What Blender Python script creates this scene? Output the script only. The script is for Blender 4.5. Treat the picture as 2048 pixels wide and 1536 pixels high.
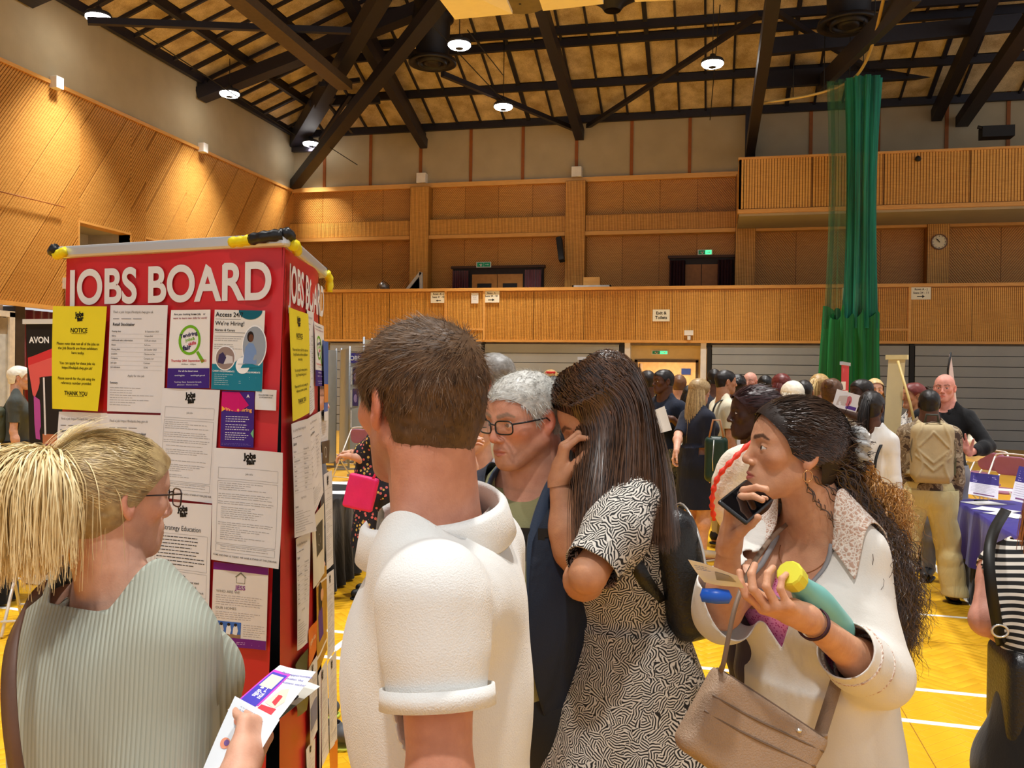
import bpy, bmesh, math, random
import numpy as np
from mathutils import Vector, Matrix
random.seed(7); rng = np.random.default_rng(7)
C = bpy.context.scene.collection
PI = math.pi
for o in list(bpy.data.objects): bpy.data.objects.remove(o)

# ------------------------------------------------------------------ camera
F_PX = 1741.0
YAW, PITCH, ROLL, CAMZ = math.radians(12.96), math.radians(-0.49), math.radians(0.758), 1.76
CAMR = (Matrix.Rotation(YAW, 3, 'Z') @ Matrix.Rotation(PI/2+PITCH, 3, 'X') @ Matrix.Rotation(ROLL, 3, 'Z'))
cam_d = bpy.data.cameras.new('camera'); cam = bpy.data.objects.new('camera', cam_d); C.objects.link(cam)
cam_d.sensor_width = 36.0; cam_d.lens = F_PX/2048*36.0; cam_d.clip_start = 0.05; cam_d.clip_end = 200
cam.matrix_world = Matrix.Translation((0, 0, CAMZ)) @ CAMR.to_4x4()
bpy.context.scene.camera = cam
CR = np.array(CAMR); C0 = np.array([0, 0, CAMZ])
def ray(u, v): return CR @ np.array([(u-1024)/F_PX, -(v-768)/F_PX, -1.0])
def at(u, v, D): return C0 + ray(u, v)*D                    # D = depth along the view axis
def atY(u, v, Y): d = ray(u, v); return C0 + d*(Y/d[1])
def atX(u, v, X): d = ray(u, v); return C0 + d*(X/d[0])
def atZ(u, v, Z): d = ray(u, v); return C0 + d*((Z-CAMZ)/d[2])

# ------------------------------------------------------------------ view, world, lamps
sc = bpy.context.scene
sc.view_settings.view_transform = 'Standard'; sc.view_settings.look = 'None'
sc.view_settings.gamma = 1.0; sc.view_settings.use_curve_mapping = False
sc.view_settings.exposure = 0.0
w = bpy.data.worlds.new('world'); sc.world = w; w.use_nodes = True
w.node_tree.nodes['Background'].inputs[0].default_value = (0.97, 0.97, 1.0, 1)
w.node_tree.nodes['Background'].inputs[1].default_value = 0.68
LAMP_POWER = 165.0; LAMP_COL = (1.0, 0.975, 0.94)
HALL_X0, HALL_Y1, BALC_Y = -14.28, 27.85, 25.35
LAMPS_SEEN = [(-13.15, 16.5, 9.5), (-13.1, 21.7, 9.5), (-13.2, 26.9, 9.5), (-5.85, 19.5, 9.5), (-5.93, 24.2, 9.5), (-0.11, 21.84, 9.5)]
LAMPS_MORE = [(-13.0, 11.0, 9.5), (-13, 5.0, 9.5), (-6, 14, 10.2), (-6, 8.5, 10.2), (-6, 3, 10.2), (-0.1, 15, 10.2), (-0.1, 9.5, 10.2), (-0.1, 4, 10.2), (0, -2, 10.2), (-6, -2.5, 10.2),
              (6, 15, 10.2), (6, 9.5, 10.2), (6, 4, 10.2), (6, -2, 10.2), (12, 15, 10.2), (12, 8, 10.2)]
for i, (x, y, z) in enumerate(LAMPS_SEEN+LAMPS_MORE):
    ld = bpy.data.lights.new('high_bay_light', 'AREA'); ld.shape = 'DISK'; ld.size = 0.5
    ld.energy = LAMP_POWER; ld.color = LAMP_COL; ld.spread = math.radians(80)
    lo = bpy.data.objects.new('high_bay_light', ld); lo.location = (x, y, z-0.17); C.objects.link(lo)

# ------------------------------------------------------------------ object helpers
def setp(o, label=None, cat=None, group=None, kind=None):
    if label: o['label'] = label
    if cat: o['category'] = cat
    if group: o['group'] = group
    if kind: o['kind'] = kind
    return o
def thing(name, label, cat, loc=(0, 0, 0), rotz=0.0, group=None, kind=None):
    o = bpy.data.objects.new(name, None); C.objects.link(o)
    o.location = tuple(float(a) for a in loc); o.rotation_euler = (0, 0, rotz); o.empty_display_size = 0.1
    return setp(o, label, cat, group, kind)
def link(name, me, m=None, parent=None, wloc=None, **kw):
    o = bpy.data.objects.new(name, me); C.objects.link(o)
    if m is not None:
        ms = m if isinstance(m, (list, tuple)) else [m]
        if len(me.materials) == 0:
            for q in ms: me.materials.append(q)
    if parent is not None: o.parent = parent
    if wloc is not None: o.location = wloc
    return setp(o, **kw)
def mesh(name, V, Fc, smooth=False, mats=None, off=None):
    me = bpy.data.meshes.new(name)
    V = np.asarray(V, float)
    if off is not None: V = V-np.asarray(off)
    if isinstance(Fc, np.ndarray):
        n, k = Fc.shape
        me.vertices.add(len(V)); me.vertices.foreach_set('co', V.astype(np.float32).ravel())
        me.loops.add(n*k); me.loops.foreach_set('vertex_index', Fc.astype(np.int32).ravel())
        me.polygons.add(n); me.polygons.foreach_set('loop_start', (np.arange(n)*k).astype(np.int32))
        me.update(calc_edges=True)
    else:
        me.from_pydata([tuple(v) for v in V], [], [tuple(f) for f in Fc])
    if smooth: me.polygons.foreach_set('use_smooth', np.ones(len(me.polygons), bool))
    if mats is not None: me.polygons.foreach_set('material_index', np.asarray(mats, np.int32))
    me.update()
    return me
class MB:
    """collects shapes; build() links them as ONE mesh"""
    def __init__(s): s.V = []; s.F = []; s.M = []
    def add(s, V, F, mi=0):
        n = len(s.V); s.V.extend([tuple(map(float, v)) for v in V]); s.F.extend([tuple(i+n for i in f) for f in F]); s.M.extend([mi]*len(F)); return s
    def hexa(s, P, mi=0):       # 8 corners: bottom 0-3 ccw, top 4-7
        return s.add(P, [(3, 2, 1, 0), (4, 5, 6, 7), (0, 1, 5, 4), (1, 2, 6, 5), (2, 3, 7, 6), (3, 0, 4, 7)], mi)
    def box(s, a, b, mi=0):
        x0, y0, z0 = a; x1, y1, z1 = b
        return s.hexa([(x0, y0, z0), (x1, y0, z0), (x1, y1, z0), (x0, y1, z0), (x0, y0, z1), (x1, y0, z1), (x1, y1, z1), (x0, y1, z1)], mi)
    def bar(s, p, q, w, h, up=(0, 0, 1), mi=0):   # rectangular bar from p to q
        p = Vector(p); q = Vector(q); d = (q-p).normalized(); u = Vector(up)
        sx = d.cross(u)
        if sx.length < 1e-4: sx = d.cross(Vector((1, 0, 0)))
        sx.normalize(); u = sx.cross(d).normalized()
        a = sx*w/2; b = u*h/2
        return s.hexa([p-a-b, p+a-b, p+a+b, p-a+b, q-a-b, q+a-b, q+a+b, q-a+b][0:4]+[q-a-b, q+a-b, q+a+b, q-a+b], mi)
    def tube(s, pts, r, n=8, closed=False, caps=True, mi=0):
        P = [Vector(p) for p in pts]; m = len(P); rs = r if isinstance(r, (list, tuple)) else [r]*m
        prev = None; base = len(s.V); V = []
        for i in range(m):
            t = (P[(i+1) % m]-P[i-1]) if closed else (P[min(i+1, m-1)]-P[max(i-1, 0)])
            t.normalize()
            if prev is None:
                u = t.cross(Vector((0, 0, 1)))
                if u.length < 1e-3: u = t.cross(Vector((1, 0, 0)))
            else: u = prev-t*prev.dot(t)
            u.normalize(); prev = u; v = t.cross(u)
            for k in range(n):
                a = 2*PI*k/n; V.append(P[i]+(u*math.cos(a)+v*math.sin(a))*rs[i])
        F = []
        for i in range(m if closed else m-1):
            for k in range(n):
                a = i*n+k; b = i*n+(k+1) % n; c = ((i+1) % m)*n+(k+1) % n; d = ((i+1) % m)*n+k
                F.append((a, b, c, d))
        if caps and not closed: F.append(tuple(range(n))[::-1]); F.append(tuple((m-1)*n+k for k in range(n)))
        return s.add(V, F, mi)
    def lathe(s, prof, n=24, c=(0, 0, 0), ax=None, mi=0, cap=False):
        # prof: list of (r, z); axis +z at c, or rotated by matrix ax
        V = []; F = []; m = len(prof)
        R = Matrix(ax) if ax is not None else Matrix.Identity(3)
        for r, z in prof:
            for k in range(n):
                a = 2*PI*k/n; V.append(Vector(c)+R @ Vector((r*math.cos(a), r*math.sin(a), z)))
        for i in range(m-1):
            for k in range(n): F.append((i*n+k, i*n+(k+1) % n, (i+1)*n+(k+1) % n, (i+1)*n+k))
        if cap: F.append(tuple(range(n))[::-1]); F.append(tuple((m-1)*n+k for k in range(n)))
        return s.add(V, F, mi)
    def quad(s, a, b, c, d, mi=0): return s.add([a, b, c, d], [(0, 1, 2, 3)], mi)
    def build(s, name, m, parent=None, smooth=False, off=None, bevel=0.0, **kw):
        me = mesh(name, s.V, s.F, smooth, s.M, off)
        o = link(name, me, m, parent, **kw)
        if bevel:
            b = o.modifiers.new('bevel', 'BEVEL'); b.width = bevel; b.segments = 2; b.limit_method = 'ANGLE'; b.angle_limit = math.radians(40)
        return o
def copy_tree(o, parent=None, loc=None, rotz=None, label=None):
    c = o.copy(); C.objects.link(c); c.parent = parent
    if loc is not None: c.location = loc
    if rotz is not None: c.rotation_euler = (0, 0, rotz)
    if label: c['label'] = label
    for ch in [q for q in bpy.data.objects if q.parent == o]: copy_tree(ch, c)
    return c

# ------------------------------------------------------------------ materials
def nodes(name):
    m = bpy.data.materials.new(name); m.use_nodes = True; nt = m.node_tree
    return m, nt, nt.nodes['Principled BSDF']
def lk(nt, a, b): nt.links.new(a, b)
def nd(nt, t, **kw):
    n = nt.nodes.new(t)
    for k, v in kw.items():
        if k.startswith('i_'):
            key = k[2:]; key = int(key) if key.isdigit() else key.replace('_', ' ')
            n.inputs[key].default_value = v
        else: setattr(n, k, v)
    return n
def ramp(nt, fac, stops, interp='LINEAR'):
    r = nt.nodes.new('ShaderNodeValToRGB'); r.color_ramp.interpolation = interp
    e = r.color_ramp.elements
    while len(e) < len(stops): e.new(0.5)
    for i, (p, c) in enumerate(stops): e[i].position = p; e[i].color = (*c, 1) if len(c) == 3 else c
    lk(nt, fac, r.inputs[0]); return r
def srgb(r, g, b):
    f = lambda c: (c/255/12.92 if c/255 <= 0.04045 else ((c/255+0.055)/1.055)**2.4)
    return (f(r), f(g), f(b))
_mc = {}
def M(col, rough=0.55, metal=0.0, var=0.06, scale=8.0, bump=0.0, bscale=60.0, spec=0.4, emit=0.0, name='paint', trans=0.0, sheen=0.0, sss=0.0, alpha=1.0, coat=0.0):
    key = (tuple(round(c, 4) for c in col), rough, metal, var, scale, bump, bscale, spec, emit, trans, sheen, sss, alpha, coat)
    if key in _mc: return _mc[key]
    m, nt, b = nodes(name)
    b.inputs['Roughness'].default_value = rough; b.inputs['Metallic'].default_value = metal
    b.inputs['Specular IOR Level'].default_value = spec; b.inputs['Transmission Weight'].default_value = trans
    b.inputs['Sheen Weight'].default_value = sheen; b.inputs['Alpha'].default_value = alpha; b.inputs['Coat Weight'].default_value = coat
    if sss: b.inputs['Subsurface Weight'].default_value = sss; b.inputs['Subsurface Radius'].default_value = (0.012, 0.005, 0.003); b.inputs['Subsurface Scale'].default_value = 1.0
    tc = nd(nt, 'ShaderNodeTexCoord')
    if var:
        n = nd(nt, 'ShaderNodeTexNoise', i_Scale=scale, i_Detail=4.0); lk(nt, tc.outputs['Object'], n.inputs['Vector'])
        lo = tuple(c*(1-var*2) for c in col); hi = tuple(min(1, c*(1+var*2)) for c in col)
        r = ramp(nt, n.outputs['Fac'], [(0.3, lo), (0.7, hi)]); lk(nt, r.outputs[0], b.inputs['Base Color'])
    else: b.inputs['Base Color'].default_value = (*col, 1)
    if emit: b.inputs['Emission Color'].default_value = (*col, 1); b.inputs['Emission Strength'].default_value = emit
    if bump:
        n2 = nd(nt, 'ShaderNodeTexNoise', i_Scale=bscale, i_Detail=3.0); lk(nt, tc.outputs['Object'], n2.inputs['Vector'])
        bp = nd(nt, 'ShaderNodeBump', i_Strength=bump, i_Distance=0.004); lk(nt, n2.outputs['Fac'], bp.inputs['Height']); lk(nt, bp.outputs[0], b.inputs['Normal'])
    _mc[key] = m
    return m

_TX = {}
def text_poly(body, size=1.0, bold=0.0, align='LEFT', spacing=1.0, shear=0.0, res=3):
    """lettering as flat polygons: returns (V[n,2], faces)"""
    key = (body, round(bold/size, 4), align, spacing, shear, res)
    if key not in _TX:
        cu = bpy.data.curves.new('t', 'FONT'); cu.body = body; cu.size = 1.0; cu.align_x = align; cu.offset = bold/size; cu.space_character = spacing; cu.shear = shear
        cu.resolution_u = res; cu.fill_mode = 'FRONT'
        o = bpy.data.objects.new('t', cu); me = o.to_mesh()
        _TX[key] = (np.array([(v.co.x, v.co.y) for v in me.vertices]).reshape(-1, 2), [tuple(p.vertices) for p in me.polygons])
        o.to_mesh_clear(); bpy.data.objects.remove(o); bpy.data.curves.remove(cu)
    V, F = _TX[key]
    return V*size, F
# ------------------------------------------------------------------ implicit surfaces (numpy)
def smin(a, b, k):
    if k <= 0: return np.minimum(a, b)
    h = np.maximum(k-np.abs(a-b), 0)/k
    return np.minimum(a, b)-h*h*k*0.25
def smax(a, b, k): return -smin(-a, -b, k)
def _s2(a): return np.einsum('ij,ij->i', a, a)
def ell(P, c, r, R=None):
    t = P.dtype; q = P-np.asarray(c, t)
    if R is not None: q = q @ np.asarray(R, t)            # columns of R are the ellipsoid's axes
    r = np.asarray(r, t); a = q/r; k0 = np.sqrt(_s2(a)); a /= r; k1 = np.sqrt(_s2(a))+1e-9
    return k0*(k0-1)/k1
def cone(P, a, b, ra, rb):
    dt = P.dtype; a = np.asarray(a, dt); ab = np.asarray(b, dt)-a; L = float(ab @ ab)+1e-12
    q = P-a; t = np.clip((q @ ab)/dt.type(L), 0, 1)
    q -= t[:, None]*ab
    return np.sqrt(_s2(q))-(dt.type(ra)+dt.type(rb-ra)*t)
def conep(P, a, b, ra, rb, sq=None, n=None):
    """cone flattened along unit axis n by factor sq (<1 thinner)"""
    dt = P.dtype; n = np.asarray(n, dt); q = P+((P-np.asarray(a, dt)) @ n)[:, None]*(n*dt.type(1/sq-1))
    return cone(q, a, b, ra, rb)*dt.type(min(1, sq*1.15))
def rbox(P, c, hsz, R, rad):
    q = np.abs((P-np.asarray(c)) @ R)-(np.asarray(hsz)-rad)
    return np.sqrt((np.maximum(q, 0)**2).sum(1))+np.minimum(q.max(1), 0)-rad
def _hash(ix, iy, iz, s):
    h = (ix*374761393+iy*668265263+iz*2147483647+s*974634777) & 0x7fffffff
    h = (h ^ (h >> 13))*1274126177 & 0x7fffffff
    return ((h ^ (h >> 16)) & 0xffff)/65535.0
def vnoise(P, sc=1.0, s=0):
    p = P*sc; i = np.floor(p).astype(np.int64); f = p-i; f = f*f*(3-2*f); r = 0
    for dx in (0, 1):
        for dy in (0, 1):
            for dz in (0, 1):
                w_ = (f[:, 0] if dx else 1-f[:, 0])*(f[:, 1] if dy else 1-f[:, 1])*(f[:, 2] if dz else 1-f[:, 2])
                r = r+w_*_hash(i[:, 0]+dx, i[:, 1]+dy, i[:, 2]+dz, s)
    return r*2-1
def grad(f, P, e=1e-3):
    k = np.array([[1, -1, -1], [-1, -1, 1], [-1, 1, -1], [1, 1, 1]], float)
    g = np.zeros_like(P)
    for q in k: g += q*f(P+q*e)[:, None]
    n = np.linalg.norm(g, axis=1, keepdims=True)+1e-12
    return g/n, n[:, 0]/(4*e)
def surf(f, lo, hi, h, slack=1.35, newton=1):
    lo = np.asarray(lo, float); hi = np.asarray(hi, float); s = 4
    m = np.ceil((hi-lo)/(h*s)).astype(int)+1; n = m*s
    cc = [lo[a]+h*(np.arange(m[a])*s+(s-1)/2) for a in range(3)]
    G = np.stack(np.meshgrid(*cc, indexing='ij'), -1).reshape(-1, 3).astype(np.float32)
    dc = f(G).reshape(m); act = np.abs(dc) < h*s*slack
    D = np.repeat(np.repeat(np.repeat(dc, s, 0), s, 1), s, 2).astype(np.float32)
    A = np.repeat(np.repeat(np.repeat(act, s, 0), s, 1), s, 2)
    idx = np.nonzero(A); P = (lo+h*np.stack(idx, -1)).astype(np.float32)
    out = np.empty(len(P), np.float32)
    for i in range(0, len(P), 200000): out[i:i+200000] = f(P[i:i+200000])
    D[idx] = out
    for ax in range(3):
        for e in (0, -1):
            sl = [slice(None)]*3; sl[ax] = e; D[tuple(sl)] = np.maximum(D[tuple(sl)], 1e-3)
    S = D < 0
    c = np.zeros(tuple(n-1), np.int8)
    for dx in (0, 1):
        for dy in (0, 1):
            for dz in (0, 1): c += S[dx:n[0]-1+dx, dy:n[1]-1+dy, dz:n[2]-1+dz]
    cell = np.nonzero((c > 0) & (c < 8)); K = len(cell[0])
    if K == 0: return np.zeros((0, 3)), np.zeros((0, 3), int)
    idm = np.full(tuple(n-1), -1, np.int32); idm[cell] = np.arange(K)
    cor = [(a, b, d) for a in (0, 1) for b in (0, 1) for d in (0, 1)]
    vals = np.stack([D[cell[0]+a, cell[1]+b, cell[2]+d] for a, b, d in cor], 1)
    acc = np.zeros((K, 3)); cnt = np.zeros(K)
    for i in range(8):
        for j in range(i+1, 8):
            df = [cor[j][k]-cor[i][k] for k in range(3)]
            if sum(abs(q) for q in df) != 1: continue
            va, vb = vals[:, i], vals[:, j]; mk = (va < 0) != (vb < 0)
            t = np.where(mk, va/(va-vb+1e-20), 0)
            pt = np.array(cor[i])[None]+t[:, None]*np.array(df)[None]
            acc[mk] += pt[mk]; cnt[mk] += 1
    V = lo+h*(np.stack(cell, -1)+acc/cnt[:, None])
    T = []
    for ax in range(3):
        sl0 = [slice(1, None)]*3; sl1 = [slice(1, None)]*3
        a1, a2 = (ax+1) % 3, (ax+2) % 3
        A0 = [None]*3; A1 = [None]*3
        A0[ax] = slice(0, n[ax]-1); A1[ax] = slice(1, n[ax])
        for k in (a1, a2): A0[k] = slice(1, n[k]-1); A1[k] = slice(1, n[k]-1)
        s0 = S[tuple(A0)]; s1 = S[tuple(A1)]
        for flip, mk in ((0, s0 & ~s1), (1, ~s0 & s1)):
            w_ = np.nonzero(mk)
            if len(w_[0]) == 0: continue
            ii = [None]*3; ii[ax] = w_[ax]; ii[a1] = w_[a1]+1; ii[a2] = w_[a2]+1
            def g(d1, d2):
                q = [None]*3; q[ax] = ii[ax]; q[a1] = ii[a1]+d1; q[a2] = ii[a2]+d2
                return idm[tuple(q)]
            q4 = (g(-1, -1), g(0, -1), g(0, 0), g(-1, 0))
            if flip: q4 = q4[::-1]
            T.append(np.stack(q4, 1))
    Q = np.concatenate(T); Q = Q[(Q >= 0).all(1)]
    for _ in range(newton):
        d = f(V); g_, gm = grad(f, V, h*0.3); V = V-g_*np.clip(d/np.maximum(gm, 0.5), -h, h)[:, None]
    T3 = np.concatenate([Q[:, [0, 1, 2]], Q[:, [0, 2, 3]]])
    return V, T3
def clip(V, T, g):
    """keep the part of the triangle mesh where g < 0, cutting edges exactly"""
    s = g(V); ins = s < 0; k = ins[T].sum(1)
    out = [T[k == 3]]; nV = [V]; base = len(V)
    def cut(a, b): t = s[a]/(s[a]-s[b]); return V[a]+(V[b]-V[a])*t[:, None]
    t1 = T[k == 1]
    if len(t1):
        r = ins[t1].argmax(1); t1 = np.stack([t1[np.arange(len(t1)), (r+j) % 3] for j in range(3)], 1)
        p = cut(t1[:, 0], t1[:, 1]); q = cut(t1[:, 0], t1[:, 2]); m_ = len(t1); nV += [p, q]
        out.append(np.stack([t1[:, 0], base+np.arange(m_), base+m_+np.arange(m_)], 1)); base += 2*m_
    t2 = T[k == 2]
    if len(t2):
        r = (~ins[t2]).argmax(1); t2 = np.stack([t2[np.arange(len(t2)), (r+j) % 3] for j in range(3)], 1)
        p = cut(t2[:, 1], t2[:, 0]); q = cut(t2[:, 2], t2[:, 0]); m_ = len(t2); nV += [p, q]
        ip = base+np.arange(m_); iq = base+m_+np.arange(m_)
        out.append(np.stack([ip, t2[:, 1], t2[:, 2]], 1)); out.append(np.stack([ip, t2[:, 2], iq], 1)); base += 2*m_
    V2 = np.concatenate(nV); T2 = np.concatenate(out)
    # weld cut points, drop unused
    key = np.round(V2*20000).astype(np.int64); _, first, inv = np.unique(key, axis=0, return_index=True, return_inverse=True)
    inv = inv.reshape(-1); V3 = V2[first]; T3 = inv[T2]; T3 = T3[(T3[:, 0] != T3[:, 1]) & (T3[:, 1] != T3[:, 2]) & (T3[:, 0] != T3[:, 2])]
    used = np.unique(T3); mp = np.full(len(V3), -1); mp[used] = np.arange(len(used))
    return V3[used], mp[T3]
def nrm(v): v = np.asarray(v, float); return v/(np.linalg.norm(v)+1e-12)
def perp_frame(d, hint):
    d = nrm(d); n = np.asarray(hint, float); n = nrm(n-d*(n @ d)); return d, n, np.cross(d, n)
def rotm(axis, ang): return np.array(Matrix.Rotation(ang, 3, Vector(tuple(axis))))
def fobj(name, V, T, m, parent, root, thick=0.0, smooth=True, col=None, **kw):
    me = mesh(name, V, T, smooth, None, root)
    if col is not None:
        ca = me.color_attributes.new('tint', 'FLOAT_COLOR', 'POINT'); ca.data.foreach_set('color', np.concatenate([col, np.ones((len(col), 1))], 1).astype(np.float32).ravel())
    o = link(name, me, m, parent, **kw)
    if thick:
        s = o.modifiers.new('thick', 'SOLIDIFY'); s.thickness = thick; s.offset = -1
    return o
def ribbons(P, N, wid, taper=True):
    """P[n,k,3] strand points, N[n,k,3] outward normals, wid width -> V, T"""
    n, k, _ = P.shape
    tg = np.gradient(P, axis=1); sd = np.cross(tg, N); sd /= (np.linalg.norm(sd, axis=2, keepdims=True)+1e-9)
    w_ = np.broadcast_to(np.asarray(wid, float).reshape(-1, 1), (n, k)).copy()
    if taper: w_ *= (1-0.75*np.linspace(0, 1, k)**2)[None]
    A = P-sd*w_[..., None]/2; B = P+sd*w_[..., None]/2
    V = np.stack([A, B], 2).reshape(-1, 3)
    i = (np.arange(n)[:, None]*k+np.arange(k-1)[None]).reshape(-1)*2
    T = np.concatenate([np.stack([i, i+1, i+3], 1), np.stack([i, i+3, i+2], 1)])
    return V, T
# ------------------------------------------------------------------ people: anatomy
def head_sdf(P, Hc, R, hs=1.0, ears=True, det=True, jaw=1.0, nose=1.0):
    q = ((P-Hc) @ R/hs).astype(P.dtype)
    x = np.abs(q[:, 0]); Q = np.stack([x, q[:, 1], q[:, 2]], 1)       # mirrored
    d = ell(Q, (0, -.014, .033), (.0765, .098, .082))
    d = smin(d, ell(Q, (0, .034, .03), (.062, .058, .062)), .03)
    d = smin(d, ell(Q, (0, .030, -.030), (.057*jaw, .056, .070)), .03)
    d = smin(d, cone(Q, (.050*jaw, -.008, -.048), (.018, .062, -.096), .022, .017), .03)
    d = smin(d, cone(Q, (0, -.01, -.055), (0, .048, -.088), .048*jaw, .028), .03)
    d = smin(d, ell(Q, (0, .073, -.098), (.022*jaw, .0185, .018)), .018)
    d = smin(d, ell(Q, (.042, .056, -.018), (.024, .020, .020)), .02)
    if det:
        d = smin(d, cone(Q, (.010, .0865, .020), (.045, .072, .021), .0080, .0070), .014)
        d = smax(d, -ell(Q, (.0315, .094, .001), (.0165, .0125, .0115)), .012)
        d = smin(d, ell(Q, (0, .081, -.065), (.027, .0150, .027)), .014)
    nz = nose
    d = smin(d, cone(Q, (0, .087, .014), (0, .098+.008*nz, -.030), .0068, .0098), .013)
    d = smin(d, ell(Q, (0, .0975+.008*nz, -.034), (.0105, .0105, .0090)), .006)
    if det:
        d = smin(d, ell(Q, (.0125, .0940, -.0375), (.0072, .0095, .0068)), .005)
        d = smax(d, -ell(Q, (.0065, .1000, -.0440), (.0034, .0050, .0035)), .002)
        d = smin(d, cone(Q, (.022, .0850, -.0675), (.003, .0950, -.0632), .0028, .0046), .005)
        d = smin(d, cone(Q, (.018, .0855, -.0715), (0, .0940, -.0745), .0035, .0056), .005)
        d = smax(d, -cone(Q, (.024, .0895, -.0688), (0, .1005, -.0690), .0012, .0016), .003)
        # lids: a ball with an almond opening
        ex = Q-np.array([.0315, .0745, 0.]); r = np.sqrt((ex*ex).sum(1))
        lid = r-.0138
        ap = np.maximum(np.abs(ex[:, 2]+.0006)-.0046*(1-np.clip(ex[:, 0]/.0145, -1, 1)**2), -ex[:, 1])
        d = smin(d, lid, .004); d = smax(d, -np.maximum(ap, r-.0150), .0012)
        d = np.minimum(d, r-.0118)
    if ears:
        t = .35
        ex = Q-np.array([.0800, -.012, -.004]); ct, st = math.cos(t), math.sin(t)
        e = np.stack([ex[:, 0]*ct+ex[:, 1]*st, -ex[:, 0]*st+ex[:, 1]*ct, ex[:, 2]-.15*ex[:, 1]], 1)
        er = ell(e, (0, 0, .004), (.0070, .0175, .0285)); er = smin(er, ell(e, (0, .006, -.022), (.0062, .0095, .013)), .008)
        er = smax(er, -ell(e, (.0065, .003, .004), (.0062, .0105, .0175)), .004)
        er = smin(er, ell(e, (-.002, .012, -.004), (.006, .004, .006)), .004)
        d = smin(d, er, .007)
    return d*hs
def head_tint(V, Hc, R, hs, skin, lip, brow=None, stubble=None, flush=.10):
    q = (V-Hc) @ R/hs; x = np.abs(q[:, 0])[:, None]; Q = np.concatenate([x, q[:, 1:]], 1)
    col = np.tile(np.array(skin), (len(V), 1))
    def mixin(mask, c):
        nonlocal col
        mk = np.clip(mask, 0, 1)[:, None]; col = col*(1-mk)+np.array(c)*mk
    g = lambda c, r: np.exp(-(((Q-np.array(c))/np.array(r))**2).sum(1))
    red = np.array(skin)*np.array([1.04, .78, .74])
    mixin(g((.045, .06, -.025), (.025, .03, .022))*flush*5, red); mixin(g((0, .115, -.034), (.016, .02, .014))*flush*5, red)
    mixin(g((.085, -.012, -.004), (.02, .03, .04))*flush*6, red)
    if stubble is not None:
        mixin(np.clip(1.2*np.exp(-((Q[:, 2]+.085)/.035)**2)*(Q[:, 1] > -.02), 0, 1)*.45*(1-g((0, .1, -.069), (.024, .03, .009))), stubble)
    F2 = Q*np.array([1, 0, 1]); fr = (Q[:, 1] > .07)
    ml = np.minimum(cone(F2, (.020, 0, -.0680), (.004, 0, -.0640), .0012, .0036), cone(F2, (.017, 0, -.0710), (0, 0, -.0735), .0014, .0050))
    m1 = np.clip(1-np.maximum(ml, 0)/.002, 0, 1)*fr
    mixin(m1, lip)
    if brow is not None:
        db = np.minimum(cone(F2, (.014, 0, .0215), (.036, 0, .0275), .0040, .0036), cone(F2, (.036, 0, .0275), (.052, 0, .0205), .0034, .0012))
        mixin(np.clip(1-np.maximum(db, 0)/.002, 0, 1)*.85*(Q[:, 1] > .03), brow)
    ex = Q-np.array([.0315, .0745, 0.]); r = np.sqrt((ex*ex).sum(1))
    mixin(np.clip(1-np.abs(r-.0138)/.0015, 0, 1)*np.clip(1-np.abs(np.abs(ex[:, 2]+.0006)-.0046*(1-np.clip(ex[:, 0]/.0145, -1, 1)**2))/.0016, 0, 1)*(ex[:, 1] > 0)*.7, np.array(skin)*.25)
    return col
_EYE = {}
def eyes(root, Hc, R, hs, iris, off, look=(0, 1, 0)):
    key = tuple(iris)
    if key not in _EYE:
        _EYE[key] = [M(srgb(225, 218, 210), .15, var=0, spec=.6), M(iris, .15, var=.1, scale=400, spec=.7), M((.004, .004, .004), .1, var=0, spec=.8)]
    for s in (-1, 1):
        c = Hc+R @ (np.array([s*.0315, .0745, 0])*hs); f = nrm(R @ np.array(look)); r = .0128*hs
        u = nrm(np.cross(f, R[:, 2])); w_ = np.cross(u, f); b = MB(); n = 20; V = []; F = []; Mi = []
        rings = [0, .13, .26, .40, .47, .7, 1.1, 1.6, 2.2, 2.8, PI]
        for a in rings:
            for k in range(n):
                t = 2*PI*k/n; V.append(c+r*(f*math.cos(a)+(u*math.cos(t)+w_*math.sin(t))*math.sin(a)))
        for i in range(len(rings)-1):
            for k in range(n): F.append((i*n+k, i*n+(k+1) % n, (i+1)*n+(k+1) % n, (i+1)*n+k)); Mi.append(2 if i < 1 else (1 if i < 4 else 0))
        fobj('eye', np.array(V), F, _EYE[key], root, off) if False else link('eye', mesh('eye', np.array(V), F, True, Mi, off), _EYE[key], root)

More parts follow.
